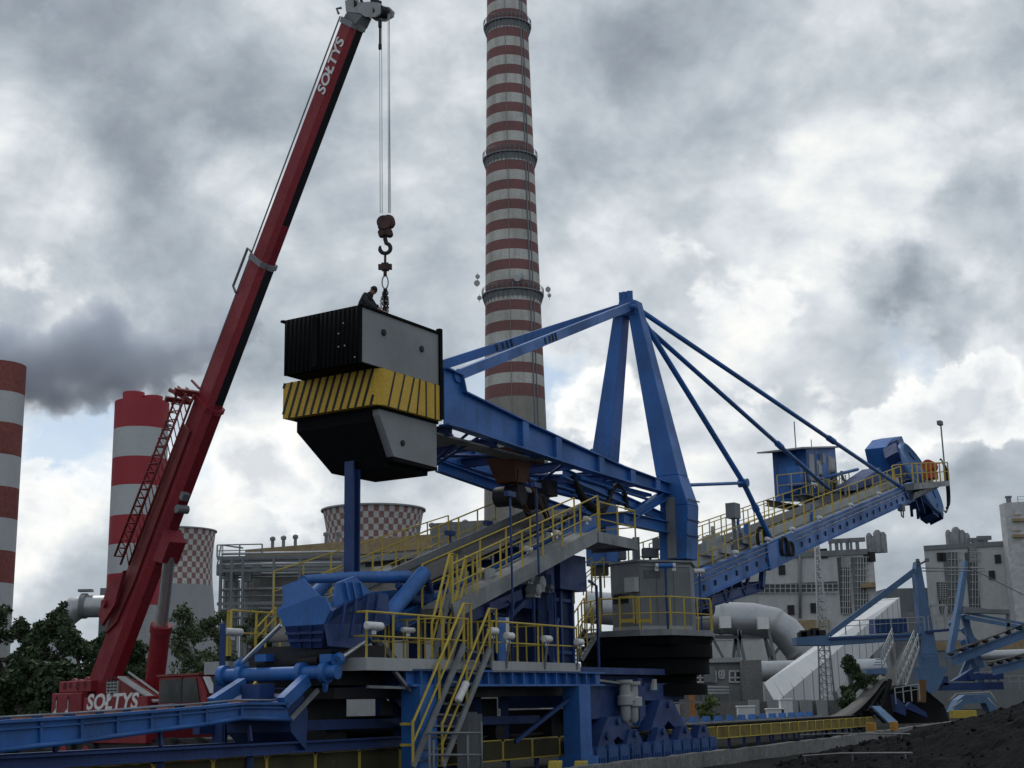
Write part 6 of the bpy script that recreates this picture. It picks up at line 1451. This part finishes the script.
for (x0, x1, y_, h_) in ((940, 1000, 687, .5), (932, 945, 681, .6), (968, 1000, 677, .4)): c0, c1 = S2(x0, y_), S2(x1, y_); q.beam(c0, V(c1[0], c1[1], c0[2]), 1.5, h_)
q.prism([S2(953, 681), S2(974, 668), S2(975, 681)], V(0, .8, 0))
q.build('base_ring', dblue, sk2)
q = railing([S2(1000, 690)*V(1, 1, 0)+Z*S2(1000, 690)[2], S2(1040, 689)*V(1, 1, 0)+Z*S2(1000, 690)[2]], h=.9, step=.7, r=.03); railing([S2(975, 683), S2(998, 682)], h=.7, step=.6, r=.03, mb=q); q.build('railing', lgrey, sk2)
strip2('bogie', [(952, 712), (958, 700), (965, 695), (988, 694), (994, 700), (997, 712), (990, 712), (986, 703), (964, 704), (960, 712)], paleblue, sk2, 1.2, -9)
q = MB(); 
for a_, b_ in (((948, 702), (956, 694)), ((956, 694), (990, 692)), ((990, 692), (998, 704)), ((952, 708), (962, 700)), ((988, 698), (997, 709))): q.tube([P(*a_, 87), P(*b_, 87)], .04, 5)
q.build('bogie_guard', lgrey, sk2)
q = MB(); c = P(963, 714, 86); q.box(c, V(.7, 0, 0), V(0, .4, 0), Z*.22); q.build('yellow_box', yellow, sk2)
# stair and rising belt tripper
yt = 66.
D = lambda px, py, dy=0.: P(px, py, yt+dy)
tr = thing('tripper_car', (D(870, 715)[0], yt, 0), 'tripper with belt curving up from the yellow guarded yard conveyor to the faded stacker', 'tripper')
n = 18; q = MB(); L_ = [(800, 722), (820, 719.5), (835, 714), (848, 706), (858, 697), (867, 687), (874, 680), (880, 674.5)]
Rr = [(822, 723), (838, 720.5), (850, 715.5), (860, 708), (868, 700), (876, 691), (880.5, 684.5), (886, 678)]
i = q.add([w_ for k in range(len(L_)) for w_ in (D(*L_[k], 3.5+k*.9), D(*Rr[k], 2.4+k*.9))])
for k in range(len(L_)-1): q.face((i+2*k, i+2*k+1, i+2*k+3, i+2*k+2), True)
o = q.build('conveyor_belt', paint('dusty_belt', (.17, .165, .16), .85, dirt=.4, dcol=(.1, .1, .1), scale=1), tr); s_ = o.modifiers.new('thick', 'SOLIDIFY'); s_.thickness = .05
q = MB()
for k in range(len(L_)-1):
    a_, b_ = D(*Rr[k], 2.4+k*.9), D(*Rr[k+1], 3.3+k*.9); q.beam(a_-Z*.25, b_-Z*.25, .15, .25)
    for t in (.2, .7): c = lerp(a_, b_, t); q.beam(c-Z*.1, c-Z*.75+V(.1, 0, 0), .08, .08); q.lathe(c-Z*.25, [(.09, 0), (.09, .25)], 8, axis=V(.8, -.5, 0))
for (a_, b_, w_) in (((868, 712), (886, 686), .16), ((882, 708), (890, 680), .18), ((846, 720), (872, 715), .2), ((858, 714), (884, 713), .16)): q.beam(D(*a_, 5), D(*b_, 6), w_, w_)
q.build('trestle', mblack, tr)
q = MB(); q.prism([D(872, 706, 3), D(880, 706, 3), D(898, 722, 1.5), D(890, 724, 1.5)], V(0, .5, 0)); q.build('chute', paleblue, tr); q = MB(); q.prism([D(867, 669, 8), D(886, 668, 8), D(887, 674, 8), D(867, 674, 8)], V(0, .8, 0)); q.build('chute', paleblue, tr)
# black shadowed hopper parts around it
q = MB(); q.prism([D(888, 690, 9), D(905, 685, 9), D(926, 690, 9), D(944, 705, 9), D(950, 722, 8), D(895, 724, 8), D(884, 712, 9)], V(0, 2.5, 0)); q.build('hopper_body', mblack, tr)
q = MB(); q.prism([D(910, 702, 7), D(926, 712, 7), D(928, 718, 7), D(905, 708, 7)], V(0, .5, 0)); q.prism([D(893, 694, 7), D(906, 706, 7), D(906, 716, 7), D(896, 712, 7)], V(0, .6, 0)); q.build('skirt_plate', dblue, tr)
q = MB(); q.prism([D(919.5, 680, 8), D(926.5, 680, 8), D(926, 702.5, 8), D(919.5, 702, 8)], V(0, .4, 0)); q.build('brown_plate', paint('rust_brown', (.2, .11, .05), .85, scale=1), tr)
q = MB(); s0, s1 = D(897, 686, 11), D(916, 645, 14)
b0, b1_ = D(884, 684, 12), D(905, 645, 15); q.hexa([b0-Z*.1, s0-Z*.1, s0, b0], [b1_-Z*.1, s1-Z*.1, s1, b1_]); q.build('inclined_belt', belt, tr)
q = MB()
for (a_, b_) in (((882, 667), (893, 642)), ((897, 686), (915, 644)), ((904, 690), (919, 647))):
    A_, B_ = D(*a_, 10), D(*b_, 13); railing([A_, B_], h=.75, step=.6, r=.03, mb=q); q.beam(A_, B_, .06, .14)
q.build('stair_railing', lgrey, tr)
q = MB()
for k in range(9): c = lerp(D(883, 666, 10), D(893, 643, 13), (k+.5)/9); q.box(c+V(-.25, .1, 0), V(.25, 0, 0), V(0, .15, 0), Z*.02)
q.build('stairs', paleblue, tr)
q = railing([D(896, 704, 7), D(920, 700, 7)], h=.8, step=.5, r=.025); q.build('railing', lgrey, tr)

# ================================================================== YARD CONVEYOR, WALL, COAL
va = 1.3
e0, e1 = K.loc(K.M(150, 762.5, va)), K.loc(K.M(856, 718, va))
def yz(a): return e0[2]+(e1[2]-e0[2])*(a-e0[0])/(e1[0]-e0[0])
yc = thing('yard_conveyor', K(-5, .3, 0), 'long ground level yard conveyor with yellow framed mesh guards running through the machine', 'conveyor')
netm = paint('dirty_mesh', (.07, .065, .03), .9, dirt=.6, dcol=(.03, .03, .025), scale=1.2, streak=.3); netb = paint('yellow_guard_sheet', (.23, .18, .04), .75, dirt=.7, dcol=(.08, .065, .025), scale=1.5, streak=.5)
aS, aE = -34.0, 24.0; w_ = 1.66; a = aS; kf = 0
hG = .52
while a < aE:
    far = a > -4
    ww = w_ if not far else 1.2
    b = a+ww-.05; z0, z1 = yz(a), yz(b); h_ = hG if not far else .42
    q = MB()
    q.tube([K(a, va, z0-h_), K(a, va, z0-.08), K(a+.08, va, z0), K(b-.08, va, z1), K(b, va, z1-.08), K(b, va, z1-h_), K(a, va, z0-h_)], .022, 5, cap=False)
    g_ = q.build('guard_frame', yellow, yc)
    q = MB(); q.prism([K(a+.02, va-.01, z0-h_+.02), K(b-.02, va-.01, z1-h_+.02), K(b-.02, va-.01, z1-.03), K(a+.02, va-.01, z0-.03)], -K.n*.012); q.build('guard_panel', netb if far else netm, g_)
    a += ww; kf += 1
q = MB(); q.ibeam(K(aS, .95, yz(aS)-.25), K(aE, .95, yz(aE)-.25), .15, .22); q.ibeam(K(aS, -.75, yz(aS)-.25), K(aE, -.75, yz(aE)-.25), .15, .22)
for s_ in np.arange(aS, aE, 1.7): q.beam(K(s_, 1.15, 0), K(s_, 1.15, yz(s_)-.1), .09, .09); q.beam(K(s_, -.75, 0), K(s_, -.75, yz(s_)-.2), .09, .09)
q.build('stringer', dblue, yc)
q = MB(); i = q.add([K(s_, v, yz(s_)+z) for s_ in np.linspace(aS, aE, 40) for v, z in ((-.5, .12), (-.25, 0), (.45, 0), (.75, .12))])
for k in range(39):
    for j in range(3): q.face((i+k*4+j, i+k*4+j+1, i+k*4+5+j, i+k*4+4+j), True)
o = q.build('conveyor_belt', belt, yc); s_ = o.modifiers.new('thick', 'SOLIDIFY'); s_.thickness = .03
q = MB(); q.beam(K(-3.6, -.85, yz(-3.6)+.03), K(aE, -.85, yz(aE)+.03), .2, .2); q.build('far_stringer', paleblue, yc)
bl = [K(s_, -.85, yz(s_)+.17) for s_ in np.arange(-3.2, 22, 1.35)]
for p in bl:
    q = MB(); q.prism([p-K.u*.16-Z*.05, p+K.u*.16-Z*.05, p+K.u*.05+Z*.17, p-K.u*.05+Z*.17], K.n*.3); q.build('idler_bracket', blue, yc)
# trailing belt conveyor at the left
tb = thing('trailing_conveyor', K(-28, .5, 1), 'blue trailing belt conveyor running from the left edge to the machine', 'conveyor')
pt_ = [(-4, 722), (80, 717), (150, 711.5), (205, 707), (240, 703.5), (285, 703.5)]; pb_ = [(-4, 750.5), (80, 741), (150, 731), (205, 724), (240, 718), (290, 719.5)]
T_ = [K.M(px, py, 1.5) for px, py in pt_]; Bm = [K.M(px, py, 1.5) for px, py in pb_]
ex = T_[0]-T_[1]; T_.insert(0, T_[0]+ex*1.6); Bm.insert(0, Bm[0]+(Bm[0]-Bm[1])*1.6)
def sidepanel(off):
    q = MB()
    for k in range(len(T_)-1):
        q.prism([Bm[k]+off, Bm[k+1]+off, T_[k+1]+off, T_[k]+off], -K.n*.03)
        q.beam(T_[k]+off, T_[k+1]+off, .2, .05); q.tube([Bm[k]+off+K.n*.04, Bm[k+1]+off+K.n*.04], .05, 6); q.beam(lerp(T_[k], Bm[k], .28)+off+K.n*.03, lerp(T_[k+1], Bm[k+1], .28)+off+K.n*.03, .05, .03)
        m = max(1, int(np.linalg.norm(T_[k+1]-T_[k])/.75))
        for j in range(m): t = j/m; q.beam(lerp(T_[k], T_[k+1], t)+off+K.n*.03, lerp(Bm[k], Bm[k+1], t)+off+K.n*.03, .05, .05, up=K.u)
    return q
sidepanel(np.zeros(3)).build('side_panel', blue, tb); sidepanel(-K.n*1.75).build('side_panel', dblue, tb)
q = MB(); 
for k in range(len(T_)-1): q.tube([T_[k]+Z*.07-K.n*.1, T_[k+1]+Z*.07-K.n*.1], .02, 5)
for px in (160/6, 360/6, 540/6, 710/6, 870/6, 163, 186, 245): 
    p = [lerp(T_[k], T_[k+1], .5) for k in range(1)][0]
q.build('hand_cable', galv, tb)
tot = [K.M(px, py+4, .9) for px, py in ((28, 719), (60, 717), (92, 714), (120, 712.5), (147, 710), (172, 708), (200, 705.5), (244, 701))]
orange = paint('rusty_orange', (.33, .12, .06), .7, scale=3)
for p in tot: q = MB(); q.prism([p-K.u*.14, p+K.u*.14, p+K.u*.05+Z*.12, p-K.u*.1+Z*.12], -K.n*.3); q.build('idler_bracket', orange, tb)
q = MB(); i = q.add([w2-Z*.06-K.n*o_ for w2 in T_ for o_ in (.15, 1.6)])
for k in range(len(T_)-1): q.face((i+2*k, i+2*k+1, i+2*k+3, i+2*k+2))
o = q.build('conveyor_belt', belt, tb); s_ = o.modifiers.new('thick', 'SOLIDIFY'); s_.thickness = .04
# dark end hood where it drops, struts to the cross pipe, lower beam
q = MB(); q.prism([K.M(285, 703.5, 1.5), K.M(303, 693, 1.5), K.M(308, 712, 1.5), K.M(306, 750, 1.5), K.M(291, 732, 1.5), K.M(290, 719.5, 1.5)], -K.n*1.75); q.build('end_hood', dblue, tb)
q = MB(); q.beam(K.M(291, 719, 1.56), K.M(318, 690, 1.56), .05, .1); q.build('edge_strip', galv, tb)
for (px, py, v, px2, py2) in ((212, 704, .2, 243, 684, ), (282, 703, 1.5, 306, 680)):
    q = MB(); q.beam(K.M(px, py, v), K.M(px2, py2, v), .2, .26); q.build('strut', blue, tb)
q = MB(); q.beam(K.M(258, 700, .6)-Z*.1, K.M(258, 684, .6), .5, .5); q.build('gear_box', dblue, tb)
q = MB(); q.beam(K.M(246, 702, .2), K.M(256, 682, .2), .06, .06); q.build('yellow_bar', yellow, tb)
q = MB(); q.ibeam(K(-38, 1.36, 1.17), K(-16.2, 1.36, 1.09), .25, .24); q.ibeam(K(-38, -1.2, 1.1), K(-16.2, -1.2, 1.05), .25, .24)
for s_ in np.arange(-36, -21, 2.6): q.beam(K(s_, 1.36, 0), K(s_, 1.36, 1.05), .12, .12); q.beam(K(s_, 1.36, 1.28), K(s_, 1.3, 1.6), .07, .07)
q.build('lower_beam', dblue, tb)
# retaining wall
wallt = thing('retaining_wall', K(5, 5, 0), 'weathered concrete retaining wall between the rails and the coal', 'wall')
rs = random.Random(3)
a = -19.0
wz = lambda s_: .41+.006*max(0, s_-4)
while a < 40:
    b = a+3.9; q = MB(); j_ = rs.uniform(-.012, .012)
    top_ = [K(t, 5+j_, wz(t)+rs.uniform(-.025, .02)) for t in np.linspace(a, b-.02, 9)]
    for k in range(8):
        p0, p1 = top_[k], top_[k+1]; q.hexa([p0*V(1, 1, 0)-Z*.6, p1*V(1, 1, 0)-Z*.6, p1*V(1, 1, 0)-Z*.6-K.n*.32, p0*V(1, 1, 0)-Z*.6-K.n*.32], [p0, p1, p1-K.n*.32, p0-K.n*.32])
    q.build('wall_segment', conc, wallt); a = b
for (px, py, c_, lab) in ((549, 765, yellow, 'left yellow kerb block by the concrete wall'), (575, 765, yellow, 'right yellow kerb block next to the machine leg')):
    q = MB(); c = K.M(px, py, 4.2); q.prism([c-K.u*.16-Z*.3, c+K.u*.06-Z*.3, c+K.u*.16+Z*.1, c-K.u*.04+Z*.1], K.n*.3); tag(q.build('kerb_block', c_, bevel=.02), lab, 'kerb block', 'yellow kerb blocks')
for (px, py, s_, lab) in ((871, 727, .28, 'orange drum lying by the yard conveyor under the tripper'), (894, 725, .22, 'small orange drum right of the tripper leg')):
    q = MB(); c = P(px, py, 60); q.lathe(V(c[0], c[1], c[2]-s_), [(s_*.8, 0), (s_*.8, s_*.7), (s_*.85, s_*.72), (s_*.8, s_*.75), (s_*.8, s_*1.6), (s_*.3, s_*1.65)], 14); tag(q.build('drum', paint('drum_orange', (.5, .26, .05), .7)), lab, 'drum')
# coal
coalm = paint('coal', (.013, .013, .015), 1., dirt=.6, dcol=(.03, .03, .032), scale=1.5, streak=0, bump=1.0, fine=.5, spec=.1)
def coalz(x, y):
    s_, v = (np.array([x, y, 0])-C0)@K.u, (np.array([x, y, 0])-C0)@K.n
    k = max(0., v-5.05)
    ridge = .46+ .30*k if k < 30 else 9
    pile = 3.08-math.hypot((x-19)*.62, (y-34)*.42)*.40
    low = -.28+.06*min(k, 6)
    h = max(low, pile)
    h += .20*noise3(x, y, .55)+.12*noise3(x, y, 1.6, 3)+.09*noise3(x, y, 4.5, 5)
    if k < 1.2: h = min(h, .1+.1*noise3(x, y, 1))
    return h
q = MB(); us = np.linspace(-24, 42, 190); vs_ = np.concatenate([np.linspace(5.03, 16, 70), np.linspace(16.3, 34, 50)])
i = q.add([(lambda p: (p[0], p[1], coalz(p[0], p[1])))(K(a, v, 0)) for v in vs_ for a in us]); n = len(us)
for b in range(len(vs_)-1):
    for a in range(n-1): q.face((i+b*n+a, i+b*n+a+1, i+(b+1)*n+a+1, i+(b+1)*n+a))
tag(q.build('coal_ground', coalm, origin=(0, 0, 0)), 'black coal heap rising to the right in front of the wall', 'coal', kind='structure')
# pale concrete blocks on the far side of the tracks
for (px, py, Y, w_, h_, lab) in ((318, 735, 62, .95, .42, 'pale concrete block seen through the portal just right of the hood'), (372, 733, 64, .55, .38, 'small pale concrete block seen between the portal posts'), (534, 716, 66, .35, .5, 'pale block glimpsed under the deck left of the right portal leg'), (556, 715, 66, .25, .5, 'narrow pale block glimpsed under the deck next to the portal leg')):
    q = MB(); c = P(px, py, Y); q.box(V(c[0], c[1], h_), V(w_, 0, 0), V(0, .4, 0), Z*h_); tag(q.build('concrete_block', lgrey, bevel=.04), lab, 'concrete block')
# loose lumps on the heap
nr = np.random.RandomState(5); q = MB()
for k in range(9000):
    a, v = nr.uniform(-22, 28), 5.3+nr.uniform(0, 1)**1.3*24; p = K(a, v, 0); r_ = (abs(nr.normal(0, .022))+.012)*(1+2.2*(nr.uniform() < .03))
    c = V(p[0], p[1], coalz(p[0], p[1])+r_*.3); d = [nr.normal(0, 1, 3) for _ in range(6)]
    o_ = [c+unit(V(1, 0, 0)+.3*d[0])*r_, c+unit(V(0, 1, 0)+.3*d[1])*r_, c+unit(V(-1, 0, 0)+.3*d[2])*r_, c+unit(V(0, -1, 0)+.3*d[3])*r_, c+Z*r_*.8, c-Z*r_]
    i = q.add(o_)
    for e in range(4): q.face((i+e, i+(e+1) % 4, i+4)); q.face((i+(e+1) % 4, i+e, i+5))
tag(q.build('coal_lumps', coalm, origin=(0, 0, 0)), 'loose lumps of coal scattered over the black heap', 'coal lumps', kind='stuff')
# debris: bent pale rods lying in the dust
def onc(px, py, dz=.05):
    q_ = ray(px, py); t = 5.0/q_[1]
    for _ in range(900):
        p = CAM+q_*t
        if p[2] < coalz(p[0], p[1])+dz: return p
        t += .06/q_[1]
    return p
for (p0, p1, r_, lab) in (((803, 756), (912, 753), .025, 'long pale rod lying on the coal dust before the wall'), ((800, 735), (910, 734), .02, 'thin pale rod on the ground close under the wall')):
    q = MB(); a_, b_ = onc(*p0, .15), onc(*p1, .15); q.tube([a_, lerp(a_, b_, .4)+Z*.04, lerp(a_, b_, .75)+Z*.02, b_], r_, 5)
    for t in (.02, .5, .95): c = lerp(a_, b_, t); q.tube([c, c-Z*.22], r_*.8, 4)
    tag(q.build('metal_rod', galv), lab, 'rod')
# ================================================================== TREES
def leafmat(name, col, col2):
    mt = paint(name, col, .7, dirt=.8, dcol=col2, scale=.9, streak=0, fine=.35, spec=.25); return mt
leafA = leafmat('dark_leaves', (.085, .125, .065), (.045, .075, .042)); leafB = leafmat('birch_leaves', (.13, .165, .09), (.08, .11, .06))
bark = paint('bark', (.09, .08, .07), .9, scale=3); birchb = paint('birch_bark', (.35, .34, .32), .8, dirt=.7, dcol=(.06, .06, .06), scale=4, streak=.2)
def tree(px, Y, pytop, wpx, label, leaf, brk, seed, nl=5200, base=.12, airy=.0, lsz=.16):
    r = np.random.RandomState(seed); c = P(px, 690, Y); H_ = P(px, pytop, Y)[2]; w_ = pxr(P(px, 660, Y), wpx/2)
    root = thing('tree', (c[0], Y, 0), label, 'tree', 'trees behind the red crane')
    q = MB(); top_ = V(c[0]+r.normal(0, .2), Y, H_*.93)
    tp = [V(c[0]+r.normal(0, .08)*k, Y+r.normal(0, .08)*k, H_*.93*k/7) for k in range(8)]
    q.tube(tp, list(np.linspace(.16+H_*.012, .03, 8)), 7)
    cl = []
    nb = 26
    for k in range(nb):
        t = base+(1-base)*((k+r.uniform(0, 1))/nb); b0 = lerp(tp[min(6, int(t*7))], tp[min(7, int(t*7)+1)], t*7-int(t*7)); an = r.uniform(0, 2*math.pi)
        sh = math.sin(min(1, (1.02-t)*1.35)*math.pi*.56)**.8; L = w_*sh*r.uniform(.55, 1.12)
        e = b0+V(math.cos(an)*L, math.sin(an)*L, L*r.uniform(.15, .7)); m_ = lerp(b0, e, .5)+V(0, 0, -.06*L)
        q.tube([b0, m_, e], [.05+.01*H_*(1-t)*.5, .03, .012], 5)
        for s_ in range(4):
            cl.append((lerp(b0, e, r.uniform(.45, 1.1))+r.normal(0, .18*w_*.5, 3), r.uniform(.35, .8)*(.35+.45*w_*.4)))
    q.build('trunk', brk, root)
    cl.append((tp[-1], .4))
    cen = np.array([p for p, _ in cl]); rad = np.array([x for _, x in cl])
    idx = r.choice(len(cl), nl, p=rad**1.6/np.sum(rad**1.6)); d = r.normal(0, 1, (nl, 3)); d /= np.linalg.norm(d, axis=1)[:, None]
    pos = cen[idx]+d*(rad[idx]*r.uniform(.2, 1.0, nl)**.6)[:, None]*V(1, 1, .75)
    if airy: pos = pos[r.uniform(0, 1, nl) > airy*.5]; 
    m = len(pos); a = r.normal(0, 1, (m, 3)); a /= np.linalg.norm(a, axis=1)[:, None]; b = np.cross(a, r.normal(0, 1, (m, 3))); b /= np.linalg.norm(b, axis=1)[:, None]
    s_ = (lsz*r.uniform(.5, 1.3, m))[:, None]
    v = np.stack([pos-a*s_, pos+b*s_*.55, pos+a*s_, pos-b*s_*.55], 1).reshape(-1, 3)-ORG[root.name]
    me = bpy.data.meshes.new('crown'); me.from_pydata(v.tolist(), [], [tuple(range(4*k, 4*k+4)) for k in range(m)]); me.materials.append(leaf)
    o = bpy.data.objects.new('crown', me); COL.objects.link(o); o.parent = root
TR = [(-2, 74, 600, 84, 'dark bushy tree cut by the left picture edge', leafA, bark), (20, 78, 612, 46, 'dark tree second from the left edge with a rounded top', leafA, bark),
      (42, 72, 603, 58, 'tall dark tree with a thin twiggy top left of the crane', leafA, bark), (70, 70, 614, 60, 'broad dark tree just left of the crane boom foot', leafA, bark),
      (92, 76, 628, 40, 'dark tree right behind the crane boom foot', leafA, bark), (126, 72, 622, 56, 'dark tree between the crane boom and the luffing cylinder', leafA, bark),
      (148, 84, 645, 34, 'small dark tree left of the luffing cylinder', leafA, bark),
      (188, 70, 598, 56, 'airy birch right of the luffing cylinder', leafB, birchb), (209, 72, 606, 46, 'slim birch in front of the pipe rack edge', leafB, birchb), (222, 76, 622, 34, 'leafy birch standing before the pipe rack', leafB, birchb), (250, 82, 606, 40, 'thin young birch in front of the tank', leafB, birchb),
      (268, 80, 628, 34, 'low green tree under the hopper cylinder', leafA, bark)]
for k, (px, Y, pt2, w2, lab, lf, bk_) in enumerate(TR):
    tree(px, Y, pt2, w2, lab, lf, bk_, 20+k, nl=9000 if lf is leafA else 6500, airy=.0 if lf is leafA else .5, lsz=.12 if lf is leafA else .09)
for (px, Y, pt2, w2, lab, sd_) in ((20, 66, 650, 60, 'dense dark undergrowth bush at the left edge', 41), (75, 64, 662, 70, 'dense dark bush behind the crane counterweight', 42), (120, 66, 668, 50, 'dark bush under the crane boom', 43), (230, 66, 655, 44, 'dark bush behind the cross pipe', 45), (200, 64, 660, 36, 'dark bush behind the crane cab', 46)):
    tree(px, Y, pt2, w2, lab, leafA, bark, sd_, nl=6000, base=.02, lsz=.18)
tree(710, 70, 697, 17, 'small bright green shrub growing by the yard conveyor', leafmat('bright_leaves', (.11, .15, .05), (.07, .1, .035)), bark, 60, nl=1800, base=.02, lsz=.08)

tree(851, 74, 655, 22, 'small green tree between the lattice mast and the curved belt', leafA, bark, 64, nl=5000, base=.05, lsz=.1)
